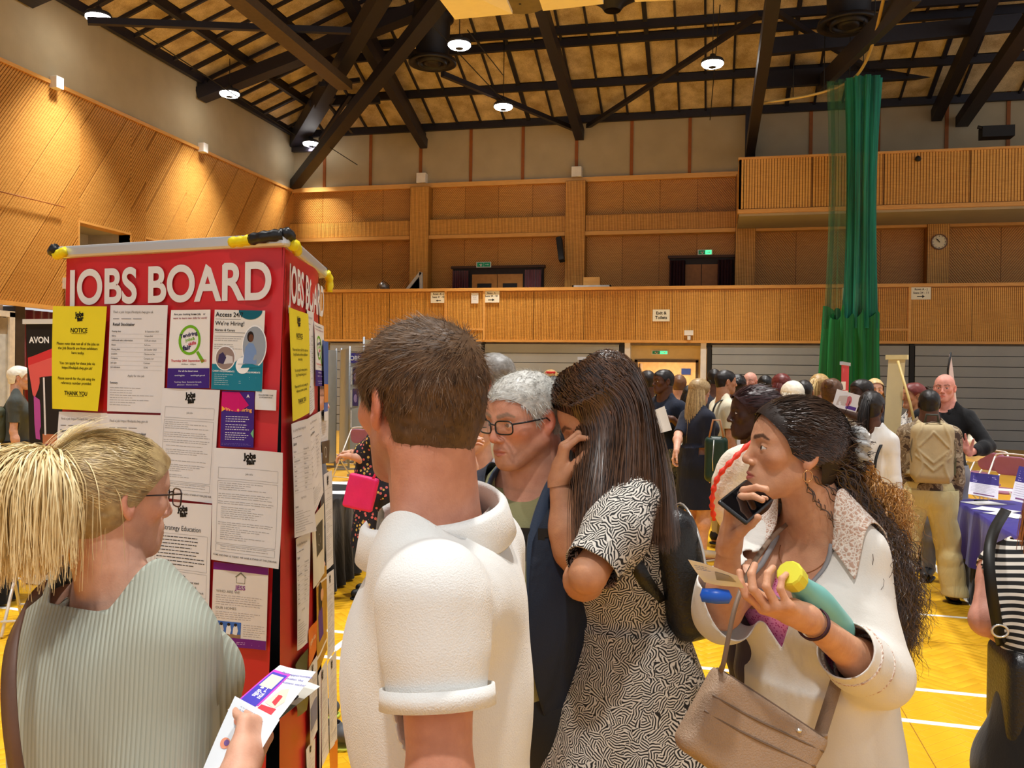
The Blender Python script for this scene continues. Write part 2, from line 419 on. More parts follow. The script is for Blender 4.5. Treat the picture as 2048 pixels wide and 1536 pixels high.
def hand_sdf_fn(w, F, N, side, hs=1.0, curl=(.5, .6, .6, .6), c2=(.6, .7, .7, .7), spread=.10, th=(.5, .5, .3), thb=.5):
    """w wrist, F direction of the fingers, N palm normal, side +1 right / -1 left (thumb side). curl: first joint bend, c2: second"""
    F, N, X = perp_frame(F, N)          # X = F x N
    X = -X*side                          # towards the thumb side
    w = np.asarray(w, float); seg = []
    P_ = lambda f, n, x: w+(F*f+N*n+X*x)*hs
    kn = [(.084, -.002, .028), (.088, -.004, .0095), (.084, -.003, -.009), (.075, 0, -.0265)]
    ln = [(.042, .025, .020), (.046, .028, .021), (.042, .026, .020), (.033, .020, .018)]
    rr = [.0088, .0090, .0085, .0075]
    for i in range(4):
        k = P_(*kn[i]); b = P_(.008, .0, .012-.008*i)
        seg.append((b, k, .0135*hs, .0105*hs, .016))
    seg.append((P_(-.01, 0, 0), P_(.035, .002, 0), .024*hs, .026*hs, .012))
    fing = []
    for i in range(4):
        k = P_(*kn[i]); sp = (1.5-i)*spread*.6
        d = nrm(F+X*sp); a = curl[i]
        ax = np.cross(d, N)
        def bend(v, an): return v*math.cos(an)+np.cross(ax, v)*math.sin(an)+ax*(ax @ v)*(1-math.cos(an))
        ax = nrm(ax); r = rr[i]*hs; p = k; dd = bend(d, a)
        for j in range(3):
            q = p+dd*ln[i][j]*hs; fing.append((p, q, r, r*.90)); r *= .90; p = q
            dd = bend(dd, c2[i] if j == 0 else c2[i]*.7)
    # thumb: base at the side of the palm near the wrist
    tb = P_(.022, .008, .026); td = nrm(F*(1-thb*.45)+X*(.75*th[0]+.15)+N*(.9*th[1])); t2 = nrm(td+(F*.5-X*.6*th[0]+N*.3)*th[2]); t3 = nrm(t2+(F*.3-X*.4)*th[2])
    p1 = tb+td*.040*hs; p2 = p1+t2*.030*hs; p3 = p2+t3*.022*hs
    thumb = [(tb-F*.01*hs-X*.006*hs, p1, .0150*hs, .0115*hs), (p1, p2, .0110*hs, .0098*hs), (p2, p3, .0098*hs, .0078*hs)]
    def fn(P):
        d = np.full(len(P), 1.0)
        for a, b, ra, rb, k in seg: d = smin(d, cone(P, a, b, ra, rb), k*hs)
        # flatten the palm
        fd = None
        for i in range(4):
            g = None
            for a, b, ra, rb in fing[i*3:i*3+3]: c = cone(P, a, b, ra, rb); g = c if g is None else smin(g, c, .003*hs)
            fd = g if fd is None else np.minimum(fd, g)
        d = smin(d, fd, .006*hs)
        g = None
        for a, b, ra, rb in thumb: c = cone(P, a, b, ra, rb); g = c if g is None else smin(g, c, .004*hs)
        return smin(d, g, .010*hs)
    pts = [p for s_ in fing for p in s_[:2]]+[p for s_ in thumb for p in s_[:2]]+[w]
    return fn, np.min(pts, 0)-.03, np.max(pts, 0)+.03, (fing, thumb, N)

def ik(a, c, l1, l2, pole):
    """elbow position for shoulder a, wrist c"""
    a = np.asarray(a, float); c = np.asarray(c, float); d = c-a; L = np.linalg.norm(d); L2 = min(L, (l1+l2)*.995)
    c = a+d/L*L2; x = (l1*l1-l2*l2+L2*L2)/(2*L2); h = math.sqrt(max(l1*l1-x*x, 0)); u = d/L
    p = np.asarray(pole, float); p = nrm(p-u*(p @ u)); return a+u*x+p*h, c

class Body:
    """a posed figure; all joints in world metres. face = azimuth of the chest (deg, 0 = +X, 90 = +Y)"""
    def __init__(s, xy, face, ht=1.7, head=None, hpitch=0.0, htilt=0.0, lean=0.0, leanside=0.0, fem=False, girth=1.0, hipface=None, zoff=0.0,
                 wr=None, wl=None, er=None, el=None, stance=.10, step=0.0, hs=None, hfwd=.0, headc=None):
        k = ht; s.k = k; s.g = girth; s.fem = fem; s.xy = np.array([xy[0], xy[1], 0.0]); s.ht = ht
        fa = math.radians(face); s.f = np.array([math.cos(fa), math.sin(fa), 0]); s.up = np.array([0, 0, 1.]); s.r = np.array([s.f[1], -s.f[0], 0])
        ha = math.radians(hipface if hipface is not None else face); s.hf = np.array([math.cos(ha), math.sin(ha), 0]); s.hr = np.array([s.hf[1], -s.hf[0], 0])
        O = s.xy; z = np.array([0, 0, 1.])
        s.pel = O+z*.53*k
        la = math.radians(lean); ls = math.radians(leanside)
        s.sp = nrm(z*math.cos(la)+s.f*math.sin(la)+s.r*math.sin(ls))      # spine direction
        s.waist = s.pel+s.sp*.085*k; s.chest = s.pel+s.sp*.195*k; s.nb = s.pel+s.sp*.293*k
        s.cf = nrm(s.f-s.sp*(s.f @ s.sp)); s.cr = np.cross(s.cf, s.sp)
        sw = (.088 if fem else .100)*k*(1+.25*(girth-1))
        s.shR = s.nb-s.sp*.034*k+s.cr*sw; s.shL = s.nb-s.sp*.034*k-s.cr*sw
        s.la, s.lf = .170*k, .148*k
        s.hs = hs if hs else .13*k/.23*(1.02)
        hz = math.radians(head if head is not None else face); hp = math.radians(hpitch); ht_ = math.radians(htilt)
        hf0 = np.array([math.cos(hz), math.sin(hz), 0]); hr0 = np.array([hf0[1], -hf0[0], 0])
        hf = hf0*math.cos(hp)+z*math.sin(hp); hu = z*math.cos(hp)-hf0*math.sin(hp)
        hr = hr0*math.cos(ht_)+hu*math.sin(ht_); hu2 = np.cross(hr, hf)
        s.HR = np.stack([hr, hf, hu2], 1)
        s.Hc = (s.nb+s.sp*.088*k+s.f*(.018+hfwd)*k) if headc is None else np.asarray(headc, float)
        s.neck0 = s.nb-s.sp*.02*k; s.neck1 = s.Hc+s.HR @ np.array([0, -.030, -.060])*s.hs
        hw = .052*k; s.hipR = s.pel-z*.03*k+s.hr*hw; s.hipL = s.pel-z*.03*k-s.hr*hw
        st = stance*k
        s.anR = O+s.hr*st*.6+s.hf*step*k+z*.045*k; s.anL = O-s.hr*st*.6-s.hf*step*k+z*.045*k
        s.knR = (s.hipR+s.anR)/2+s.hf*.018*k+z*.01*k; s.knL = (s.hipL+s.anL)/2+s.hf*.018*k+z*.01*k
        dn = -z
        def arm(sh, side, wt, pole):
            if wt is None:
                e = sh+nrm(dn+s.cr*side*.12-s.cf*.04)*s.la; w_ = e+nrm(dn+s.cf*.22+s.cr*side*.02)*s.lf; return e, w_
            return ik(sh, wt, s.la, s.lf, pole if pole is not None else (-z*.8+s.cr*side*.5-s.cf*.3))
        s.elR, s.wrR = arm(s.shR, 1, wr, er); s.elL, s.wrL = arm(s.shL, -1, wl, el)
        s.TR = np.stack([s.cr, s.cf, s.sp], 1); s.PR = np.stack([s.hr, s.hf, z], 1)
    # -- pieces
    def torso(s, P, o=0.0, bust=True):
        k = s.k; g = s.g; R = s.TR
        w_ = (.077 if s.fem else .087)*k; dp = (.058 if s.fem else .066)*k*g
        d = ell(P, s.chest+s.cf*.004*k-s.sp*.012*k, (w_*(.5+.5*g)+o, dp+o, .098*k+o), R)
        d = smin(d, cone(P, s.shR-s.cr*.028*k-s.sp*.012*k, s.shL+s.cr*.028*k-s.sp*.012*k, .031*k+o, .031*k+o), .045*k)
        d = smin(d, conep(P, s.nb-s.sp*.01*k-s.cr*.055*k, s.neck1-s.cr*.0, .026*k+o, .012*k+o, .8, s.cf), .035*k)
        d = smin(d, conep(P, s.nb-s.sp*.01*k+s.cr*.055*k, s.neck1+s.cr*.0, .026*k+o, .012*k+o, .8, s.cf), .035*k)
        ww = (.064 if s.fem else .076)*k*(.35+.65*g)
        d = smin(d, ell(P, s.waist+s.cf*.012*k*(g-1)*6, (ww+o, (.054*k)*g+o, .10*k+o), R), .05*k)
        d = smin(d, ell(P, s.pel-s.up*.01*k-s.hf*.004*k, (.093*k*(.6+.4*g)+o, .066*k*g+o, .075*k+o), s.PR), .05*k)
        if s.fem and bust:
            for q in (-1, 1): d = smin(d, ell(P, s.chest+s.cr*.042*k*q+s.cf*.050*k*g+s.sp*.002*k, (.036*k+o, .034*k+o, .036*k+o), R), .03*k)
        return d
    def arms(s, P, o=0.0, u0=0, lo=True, up=True):
        k = s.k; a = (.88 if s.fem else 1.0)*(.6+.4*s.g); d = np.full(len(P), 9.0)
        for sh, e, w_ in ((s.shR, s.elR, s.wrR), (s.shL, s.elL, s.wrL)):
            if up:
                d = np.minimum(d, smin(cone(P, sh, e, .0300*k*a+o, .0225*k*a+o), cone(P, sh, sh+(e-sh)*.25, .0315*k*a+o, .029*k*a+o), .008*k))
            if lo:
                m_ = e+(w_-e)*.3; c = smin(cone(P, e, m_, .0225*k*a+o, .0235*k*a+o), cone(P, m_, w_, .0235*k*a+o, .0150*k*a+o), .02*k)
                d = smin(d, c, .012*k)
        return d
    def legs(s, P, o=0.0, foot=True):
        k = s.k; d = np.full(len(P), 9.0); a = .6+.4*s.g
        for h, n_, an in ((s.hipR, s.knR, s.anR), (s.hipL, s.knL, s.anL)):
            l = cone(P, h, n_, .052*k*a+o, .034*k*a+o); m_ = n_+(an-n_)*.3-s.hf*.008*k
            l = smin(l, cone(P, n_, m_, .031*k*a+o, .033*k*a+o), .03*k); l = smin(l, cone(P, m_, an, .032*k*a+o, .020*k*a+o), .03*k)
            if foot:
                l = smin(l, conep(P, an-s.up*.018*k-s.hf*.012*k, an-s.up*.027*k+s.hf*.085*k, .022*k+o, .018*k+o, .8, (0, 0, 1)), .02*k)
            d = np.minimum(d, l)
        return d
    def neck(s, P, o=0.0):
        r = (.0300 if s.fem else .0355)*s.k*(.7+.3*s.g)
        return cone(P, s.neck0, s.neck1, r*1.04+o, r+o)
    def skin(s, P, hd=True, **kw):
        d = smin(s.torso(P), s.legs(P), .03*s.k); d = smin(d, s.arms(P), .025*s.k); d = smin(d, s.neck(P), .03*s.k)
        if hd: d = smin(d, head_sdf(P, s.Hc, s.HR, s.hs, **kw), .012)
        return d
    def upper(s, P, hd=True, **kw):
        d = smin(s.torso(P), s.arms(P, lo=False), .025*s.k); d = smin(d, s.neck(P), .03*s.k)
        if hd: d = smin(d, head_sdf(P, s.Hc, s.HR, s.hs, **kw), .012)
        return d
    def bounds(s, pad=.16):
        J = np.array([s.hipR, s.hipL, s.anR, s.anL, s.shR, s.shL, s.elR, s.elL, s.wrR, s.wrL, s.Hc, s.pel])
        lo = J.min(0)-pad; hi = J.max(0)+pad; lo[2] = -.01; return lo, hi

SKINM = {}
def skin_mat(rough=.5, sss=.12):
    if 'm' in SKINM: return SKINM['m']
    m, nt, b = nodes('skin'); a = nd(nt, 'ShaderNodeAttribute', attribute_name='tint'); tc = nd(nt, 'ShaderNodeTexCoord')
    n = nd(nt, 'ShaderNodeTexNoise', i_Scale=35.0, i_Detail=5.0); lk(nt, tc.outputs['Object'], n.inputs['Vector'])
    mx = nd(nt, 'ShaderNodeMix', data_type='RGBA', blend_type='MULTIPLY'); mx.inputs[0].default_value = 1.0
    r = ramp(nt, n.outputs['Fac'], [(0.3, (.88, .80, .78)), (0.7, (1.05, 1.03, 1.02))])
    lk(nt, a.outputs['Color'], mx.inputs[6]); lk(nt, r.outputs[0], mx.inputs[7]); lk(nt, mx.outputs[2], b.inputs['Base Color'])
    b.inputs['Roughness'].default_value = rough; b.inputs['Specular IOR Level'].default_value = .35
    b.inputs['Subsurface Weight'].default_value = sss; b.inputs['Subsurface Radius'].default_value = (.012, .005, .003); b.inputs['Subsurface Scale'].default_value = 1.0
    n2 = nd(nt, 'ShaderNodeTexNoise', i_Scale=260.0, i_Detail=3.0); lk(nt, tc.outputs['Object'], n2.inputs['Vector'])
    bp = nd(nt, 'ShaderNodeBump', i_Strength=.35, i_Distance=.0015); lk(nt, n2.outputs['Fac'], bp.inputs['Height']); lk(nt, bp.outputs[0], b.inputs['Normal'])
    SKINM['m'] = m; return m

def make_body(root, B, skin, lip=None, brow=None, stubble=None, hands=None, h=.014, hh=.0035, hd=None, off=None, iris=None, jaw=1.0, nose=1.0, cut=None, flush=.1, handh=.003, det=True, ears=True, palm=None):
    """one continuous skin mesh: coarse below the neck, fine head, fine hands, sampled from one field"""
    off = np.array(root.location) if off is None else off
    kw = dict(jaw=jaw, nose=nose, ears=ears, det=det)
    zc = (B.nb+B.sp*.012*B.k) if cut is None else cut
    npn = nrm(B.neck1-B.neck0)
    lo, hi = B.bounds()
    hf = {}
    cutg = lambda P: (P-zc) @ npn
    def axd(P): q = P-zc; return np.linalg.norm(q-np.outer(q @ npn, npn), axis=1)
    wr = []
    if hands:
        for side, a in hands.items():
            w_ = B.wrR if side == 'R' else B.wrL; e = B.elR if side == 'R' else B.elL
            wr.append((w_, nrm(w_-e)))
    f = lambda P: B.skin(P, hd=False)
    V, T = surf(f, lo, hi, h)
    def g(P):
        s_ = np.minimum(cutg(P)-.004, .100+1.5*np.maximum(cutg(P), 0)-axd(P))
        for w_, d_ in wr:
            q = (P-w_) @ d_; near = np.linalg.norm(P-w_, axis=1)-.10
            s_ = np.maximum(s_, -np.maximum(-(q+.0), near))
        return s_
    V, T = clip(V, T, g)
    VV = [V]; TT = [T]; n0 = len(V)
    f2 = lambda P: B.upper(P, True, **kw)
    hr = .15*B.hs
    lo2 = np.minimum(B.Hc-hr, zc-.13); hi2 = np.maximum(B.Hc+hr, zc+.13); lo2[2] = zc[2]-.05
    lo2[:2] = np.minimum(B.Hc[:2]-hr, zc[:2]-.12); hi2[:2] = np.maximum(B.Hc[:2]+hr, zc[:2]+.12)
    V2, T2 = surf(f2, lo2, hi2, hh, newton=2)
    V2, T2 = clip(V2, T2, lambda P: np.maximum(-cutg(P)-.004, axd(P)-.106-1.5*np.maximum(cutg(P), 0)))
    TT.append(T2+n0); VV.append(V2); n0 += len(V2)
    info = {}
    if hands:
        for side, a in hands.items():
            w_ = B.wrR if side == 'R' else B.wrL; e = B.elR if side == 'R' else B.elL
            a = dict(a); a.setdefault('F', nrm(w_-e)); a.setdefault('N', -B.cr*(1 if side == 'R' else -1))
            hsz = a.pop('hs', B.k/1.72*(.93 if B.fem else 1.0))
            fn, l_, h_, inf = hand_sdf_fn(w_, a.pop('F'), a.pop('N'), 1 if side == 'R' else -1, hsz, **a)
            f3 = lambda P: smin(fn(P), B.arms(P, up=False), .014)
            V3, T3 = surf(f3, l_-.02, h_+.02, handh)
            d_ = nrm(w_-e)
            V3, T3 = clip(V3, T3, lambda P: -((P-w_) @ d_)-.012)
            TT.append(T3+n0); VV.append(V3); n0 += len(V3); info[side] = inf
    V = np.concatenate(VV); T = np.concatenate(TT)
    lipc = lip if lip is not None else np.array(skin)*np.array([.9, .55, .5])
    col = head_tint(V, B.Hc, B.HR, B.hs, skin, lipc, brow, stubble, flush)
    if palm is not None: pass
    o = fobj('body', V, T, skin_mat(), root, off, col=col)
    if iris is not None: eyes(root, B.Hc, B.HR, B.hs, iris, off)
    return o, info

# ------------------------------------------------------------------ clothes: offset surfaces of the same field, clipped at the hems
def folds(P, s, amp, sc=9.0, seed=0, stretch=(1, 1, .35)):
    q = (P-s.xy)*np.array(stretch); a = vnoise(q, sc, seed); b = vnoise(q, sc*2.3, seed+5)
    return amp*((1-np.abs(a)*2)*.7+b*.35)
def make_shirt(root, B, m, ease=.016, sleeve=.75, slen_low=None, hem=-.06, neckr=.075, neckz=.0, flare=0.0, fold=.006, h=.011, name='shirt', thick=.003, sl_ease=.012, low=None, neckdrop=.0, seed=1, bl=.022, extra=None, tuckz=None, clipx=None, sleeve2=None, bust=True, long=False, belly=0.0):
    """sleeve: fraction of the upper arm covered (long=True: of the forearm). hem: height above hips in body units"""
    off = np.array(root.location); k = B.k
    zhem = B.pel[2]+hem*k
    def f(P):
        d = B.torso(P, ease, bust)
        if belly: d = smin(d, ell(P, B.waist+B.cf*.03*k, (.085*k+ease, (.05+belly)*k+ease, .10*k+ease), B.TR), .06*k)
        if flare:
            zz = np.clip((B.waist[2]-P[:, 2])/(.3*k), 0, 1.2); q = P-B.waist; q = q-np.outer(q[:, 2], B.sp/B.sp[2])
            rx = q @ B.cr; ry = q @ B.cf; ang = np.arctan2(ry, rx)
            R_ = 1+flare*zz*(1+.10*np.sin(ang*5+seed)*zz)
            rr = np.sqrt((rx/(.088*k*R_+ease))**2+(ry/(.064*k*B.g*R_+ease))**2)-1
            sk = np.maximum(rr*.065*k*1.2, P[:, 2]-B.waist[2]-.02)
            sk = np.maximum(sk, zhem-.02-P[:, 2]); d = smin(d, sk, .03*k)
        a = B.arms(P, sl_ease, lo=long)
        d = smin(d, a, bl*k)
        if fold: d = d+folds(P, B, fold, 9.0/k, seed)
        if extra is not None: d = extra(P, d)
        return d
    lo, hi = B.bounds(.16+ease); lo[2] = max(zhem-.05, -.005)
    V, T = surf(f, lo, hi, h)
    ncen = B.nb; nz_ = nrm(B.neck1-B.neck0); pax = nrm(nz_+B.sp)
    zc_ = (.024+neckz)*k-(neckr-.075)*.5
    def g(P):
        s_ = zhem-P[:, 2] if tuckz is None else np.maximum(zhem-P[:, 2], tuckz(P))
        q = P-ncen; hz = q @ pax; fr = q @ B.cf
        nr_ = neckr*k*.60+.012; rd = np.linalg.norm(q-np.outer(q @ nz_, nz_), axis=1)
        s_ = np.maximum(s_, np.minimum(hz+.42*np.clip(fr, -.01, .12)-zc_, nr_-rd))
        tor = B.torso(P, ease, bust)
        for si, (sh, e, w_) in enumerate(((B.shR, B.elR, B.wrR), (B.shL, B.elL, B.wrL))):
            sl = sleeve if (sleeve2 is None or si == 0) else sleeve2
            if long:
                ax = nrm(w_-e); t = (P-(e+(w_-e)*sl)) @ ax; dist = cone(P, e, w_+ax*.3, .0, .0)-.085*k
                tor = (P-sh) @ nrm(e-sh)
            else:
                ax = nrm(e-sh); t = (P-(sh+(e-sh)*sl)) @ ax; dist = cone(P, sh, e+ax*.05, 0, 0)-.062*k
            s_ = np.maximum(s_, np.where((dist < 0) & (tor > .022), t, -1))
        return s_
    V, T = clip(V, T, g)
    return fobj(name, V, T, m, root, off, thick)
def make_trousers(root, B, m, ease=.018, top=.035, bottom=.06, h=.014, name='trousers', fold=.006, thick=.003, seed=3, wide=0.0):
    off = np.array(root.location); k = B.k
    ztop = B.pel[2]+top*k
    def f(P):
        d = ell(P, B.pel-B.up*.01*k, (.093*k*(.6+.4*B.g)+ease, .066*k*B.g+ease, .080*k+ease), B.PR)
        d = smin(d, ell(P, B.waist, ((.072 if B.fem else .085)*k*(.35+.65*B.g)+ease, .056*k*B.g+ease, .09*k+ease), B.TR), .05*k)
        l = B.legs(P, ease, foot=False)
        if wide:
            for a, b in ((B.knR, B.anR), (B.knL, B.anL)): l = np.minimum(l, cone(P, a, b, .036*k+ease, .026*k+wide+ease))
        d = smin(d, l, .035*k)
        return d+folds(P, B, fold, 8.0/k, seed, (1, 1, .8)) if fold else d
    lo, hi = B.bounds(.12+wide); hi[2] = ztop+.03; lo[2] = max(0, bottom*k-.03)
    V, T = surf(f, lo, hi, h)
    V, T = clip(V, T, lambda P: np.maximum(P[:, 2]-ztop, bottom*k-P[:, 2]))
    return fobj(name, V, T, m, root, off, thick)
def make_shoes(root, B, m, sole=None, h=.007, name='shoe'):
    off = np.array(root.location); k = B.k
    for an in (B.anR, B.anL):
        a = np.array([an[0], an[1], 0]); 
        def f(P):
            d = conep(P, a+B.up*.045*k-B.hf*.012*k, a+B.up*.026*k+B.hf*.090*k, .030*k, .024*k, .85, (0, 0, 1))
            d = smin(d, cone(P, a+B.up*.045*k-B.hf*.008*k, a+B.up*.07*k-B.hf*.010*k, .028*k, .026*k), .02)
            return smax(d, .008-P[:, 2], .004)
        V, T = surf(f, a-.2, a+.2, h); V, T = clip(V, T, lambda P: P[:, 2]-.070*k)
        s_ = fobj(name, V, T, m, root, off, .003)
        def f2(P): return np.maximum(conep(P, a-B.hf*.012*k, a+B.hf*.090*k, .031*k, .027*k, .95, (0, 0, 1)), np.maximum(P[:, 2]-.017, .001-P[:, 2]))
        V, T = surf(f2, a-.2, a+.2, h)
        link('sole', mesh('sole', V, T, False, None, off), sole or m, s_)
def scalp(root, B, m, thick=.012, hair_clip=None, h=.006, name='hair', fn=None, det=.0022, nsc=120., lo=None, hi=None):
    """a cap of hair following the skull; hair_clip(q) < 0 keeps (q = head coordinates)"""
    off = np.array(root.location); hs = B.hs
    def f(P):
        q = (P-B.Hc) @ B.HR/hs; Q = np.stack([np.abs(q[:, 0]), q[:, 1], q[:, 2]], 1)
        th = thick/hs
        d = ell(Q, (0, -.014, .033), (.0765+th, .098+th, .082+th)); d = smin(d, ell(Q, (0, .034, .03), (.062+th*.6, .058+th*.6, .062+th*.7)), .03)
        d = smin(d, ell(Q, (0, -.035, -.03), (.062+th*.7, .062+th*.7, .055+th)), .03)
        d = d*hs
        if fn is not None: d = fn(P, q, d)
        return d+det*vnoise(P, nsc, 3)+det*1.5*vnoise(P, nsc*.35, 8)
    V, T = surf(f, B.Hc-.2*hs if lo is None else lo, B.Hc+.2*hs if hi is None else hi, h)
    if hair_clip is not None: V, T = clip(V, T, lambda P: hair_clip((P-B.Hc) @ B.HR/hs))
    return fobj(name, V, T, m, root, off, 0), V, T, f
def hairline_short(q, front=.062, top=.058, side=-.012, nape=-.062, ear=True):
    """short cut: covers above a line running forehead - temple - in front of the ear - round the ear - nape"""
    y = q[:, 1]; z = q[:, 2]
    # line height as a function of y (front .09 ... back -.11)
    zl = np.interp(y, [-.12, -.06, -.040, -.028, -.005, .012, .022, .040, .060, .085], [nape, nape, nape+.01, .026, .032, .012, -.008, .020, .046, top])
    return zl-z
def hair_mat(c1, c2, rough=.42, name='hair', spec=.45, tip=None, zt=None):
    m, nt, b = nodes(name); tc = nd(nt, 'ShaderNodeTexCoord')
    gi = nd(nt, 'ShaderNodeNewGeometry'); n = nd(nt, 'ShaderNodeTexNoise', i_Scale=55.0, i_Detail=4.0); lk(nt, tc.outputs['Object'], n.inputs['Vector'])
    ad = nd(nt, 'ShaderNodeMath', operation='MULTIPLY_ADD', i_1=.55, i_2=0.0); lk(nt, gi.outputs['Random Per Island'], ad.inputs[0])
    ad2 = nd(nt, 'ShaderNodeMath', operation='MULTIPLY_ADD', i_1=.6); lk(nt, n.outputs['Fac'], ad2.inputs[0]); lk(nt, ad.outputs[0], ad2.inputs[2])
    r = ramp(nt, ad2.outputs[0], [(0.25, c1), (0.80, c2)])
    if tip is not None:
        sp = nd(nt, 'ShaderNodeSeparateXYZ'); lk(nt, tc.outputs['Object'], sp.inputs[0])
        mr = nd(nt, 'ShaderNodeMapRange', i_1=zt[0], i_2=zt[1], i_3=0.0, i_4=1.0); lk(nt, sp.outputs[2], mr.inputs[0])
        mx = nd(nt, 'ShaderNodeMix', data_type='RGBA'); lk(nt, mr.outputs[0], mx.inputs[0]); mx.inputs[6].default_value = (*tip, 1); lk(nt, r.outputs[0], mx.inputs[7]); lk(nt, mx.outputs[2], b.inputs['Base Color'])
    else: lk(nt, r.outputs[0], b.inputs['Base Color'])
    b.inputs['Roughness'].default_value = rough; b.inputs['Specular IOR Level'].default_value = spec
    return m
def short_strands(root, B, V, f, m, n=4000, length=.02, flow=None, hair_clip=None, wid=.0011, lift=.35, name='hair_strands', parent=None, k=4, jit=.25, outward=.5):
    off = np.array(root.location); i = rng.integers(0, len(V), n); P0 = V[i]+rng.normal(0, .0015, (n, 3)); N, _ = grad(f, P0, .004)
    q = (P0-B.Hc) @ B.HR; fl = flow(q/B.hs) @ B.HR.T; fl = fl-N*(fl*N).sum(1, keepdims=True); fl /= np.linalg.norm(fl, axis=1, keepdims=True)+1e-6
    fl = fl+rng.normal(0, jit, fl.shape); L = length*(.7+.6*rng.random(n))[:, None]
    t = np.linspace(0, 1, k)[None, :, None]
    P = (P0-N*.003)[:, None]+fl[:, None]*L[:, None]*t+N[:, None]*(L[:, None]*lift*np.sin(t*PI*outward))
    Vv, T = ribbons(P, np.repeat(N[:, None], k, 1), wid)
    return fobj(name, Vv, T, m, parent or root, off)
def tube_obj(name, pts, r, m, parent, off=(0, 0, 0), n=8, closed=False, **kw):
    b = MB(); b.tube(pts, r, n, closed); return b.build(name, m, parent, smooth=True, off=off, **kw)
def spline(pts, n=24):
    P = np.asarray(pts, float); P = np.concatenate([[2*P[0]-P[1]], P, [2*P[-1]-P[-2]]]); t = np.linspace(0, len(P)-3-1e-6, n); i = t.astype(int); u = (t-i)[:, None]
    a, b, c, d = P[i], P[i+1], P[i+2], P[i+3]; return .5*((2*b)+(-a+c)*u+(2*a-5*b+4*c-d)*u*u+(-a+3*b-3*c+d)*u**3)
def glasses(root, B, off, w_=.026, h_=.019, r=.0016, col=(.01, .01, .012), fwd=.098, lens=True, top_r=None, zc=-.002, arms=(True, True)):
    """a pair of spectacles: frame, lens x2, temple x2 (a thing of its own parts under the wearer)"""
    hs = B.hs; W = lambda x, y, z: B.Hc+B.HR @ (np.array([x, y, z])*hs)
    m = M(col, .3, var=0, spec=.5); gl = M((1, 1, 1), .02, var=0, trans=1.0, alpha=.25, name='glass')
    fr = MB()
    for s in (-1, 1):
        pts = []
        for a in np.linspace(0, 2*PI, 28, endpoint=False):
            ca, sa = math.cos(a), math.sin(a); e = .55
            x = w_*math.copysign(abs(ca)**e, ca); z = h_*math.copysign(abs(sa)**e, sa)
            pts.append(W(s*.034+x, fwd-abs(s*.034+x)*.18, zc+z))
        fr.tube(pts, r, 6, True)
    fr.tube([W(-.010, fwd-.001, zc+.006), W(0, fwd+.003, zc+.009), W(.010, fwd-.001, zc+.006)], r, 6)
    F = fr.build('glasses_frame', m, root, True, off)
    for s in (-1, 1):
        if lens:
            b = MB(); pts = []
            for a in np.linspace(0, 2*PI, 24, endpoint=False):
                ca, sa = math.cos(a), math.sin(a); e = .55
                x = (w_)*math.copysign(abs(ca)**e, ca); z = (h_)*math.copysign(abs(sa)**e, sa); pts.append(W(s*.034+x, fwd-abs(s*.034+x)*.18, zc+z))
            b.add(pts, [tuple(range(24))]); b.build('lens', gl, F, False, off)
        b = MB(); b.tube([W(s*(.034+w_*.98), fwd-.011, zc+h_*.55), W(s*.076, .06, zc+.010), W(s*.082, -.002, zc+.010), W(s*.080, -.022, zc-.006)], [r*1.2, r*1.2, r, r], 6)
        b.build('temple', m, F, True, off)
    return F
# ------------------------------------------------------------------ hall materials
def wood(name, base, dark, sc=3.0, rough=.42, ax=(1, 1, 14)):
    m, nt, b = nodes(name); tc = nd(nt, 'ShaderNodeTexCoord'); mp = nd(nt, 'ShaderNodeMapping'); mp.inputs['Scale'].default_value = ax
    lk(nt, tc.outputs['Object'], mp.inputs[0])
    n = nd(nt, 'ShaderNodeTexNoise', i_Scale=sc, i_Detail=6.0, i_Distortion=1.2); lk(nt, mp.outputs[0], n.inputs['Vector'])
    oi = nd(nt, 'ShaderNodeObjectInfo'); ad = nd(nt, 'ShaderNodeMath', operation='MULTIPLY_ADD', i_1=.28); lk(nt, oi.outputs['Random'], ad.inputs[0]); 
    sb = nd(nt, 'ShaderNodeMath', operation='SUBTRACT', i_1=.14); lk(nt, n.outputs['Fac'], sb.inputs[0]); lk(nt, sb.outputs[0], ad.inputs[2])
    r = ramp(nt, ad.outputs[0], [(.25, dark), (.75, base)]); lk(nt, r.outputs[0], b.inputs['Base Color'])
    b.inputs['Roughness'].default_value = rough; b.inputs['Specular IOR Level'].default_value = .35
    return m
W_SLAT = wood('slatted_oak', srgb(232, 176, 88), srgb(206, 146, 60))
W_BACK = wood('oak_groove', srgb(176, 122, 50), srgb(144, 96, 34))
W_TRIM = wood('pale_oak_trim', srgb(232, 178, 100), srgb(212, 152, 76))
W_DIAG = wood('diagonal_oak', srgb(214, 158, 80), srgb(190, 130, 56))
PLASTER = M(srgb(178, 164, 134), .85, var=.03, scale=1.5, name='cream_plaster')
STEEL = M(srgb(34, 32, 42), .5, var=.05, spec=.4, name='dark_steel')
BLACKM = M((.012, .012, .013), .6, var=0)
WHITEM = M(srgb(235, 232, 225), .5, var=.02)

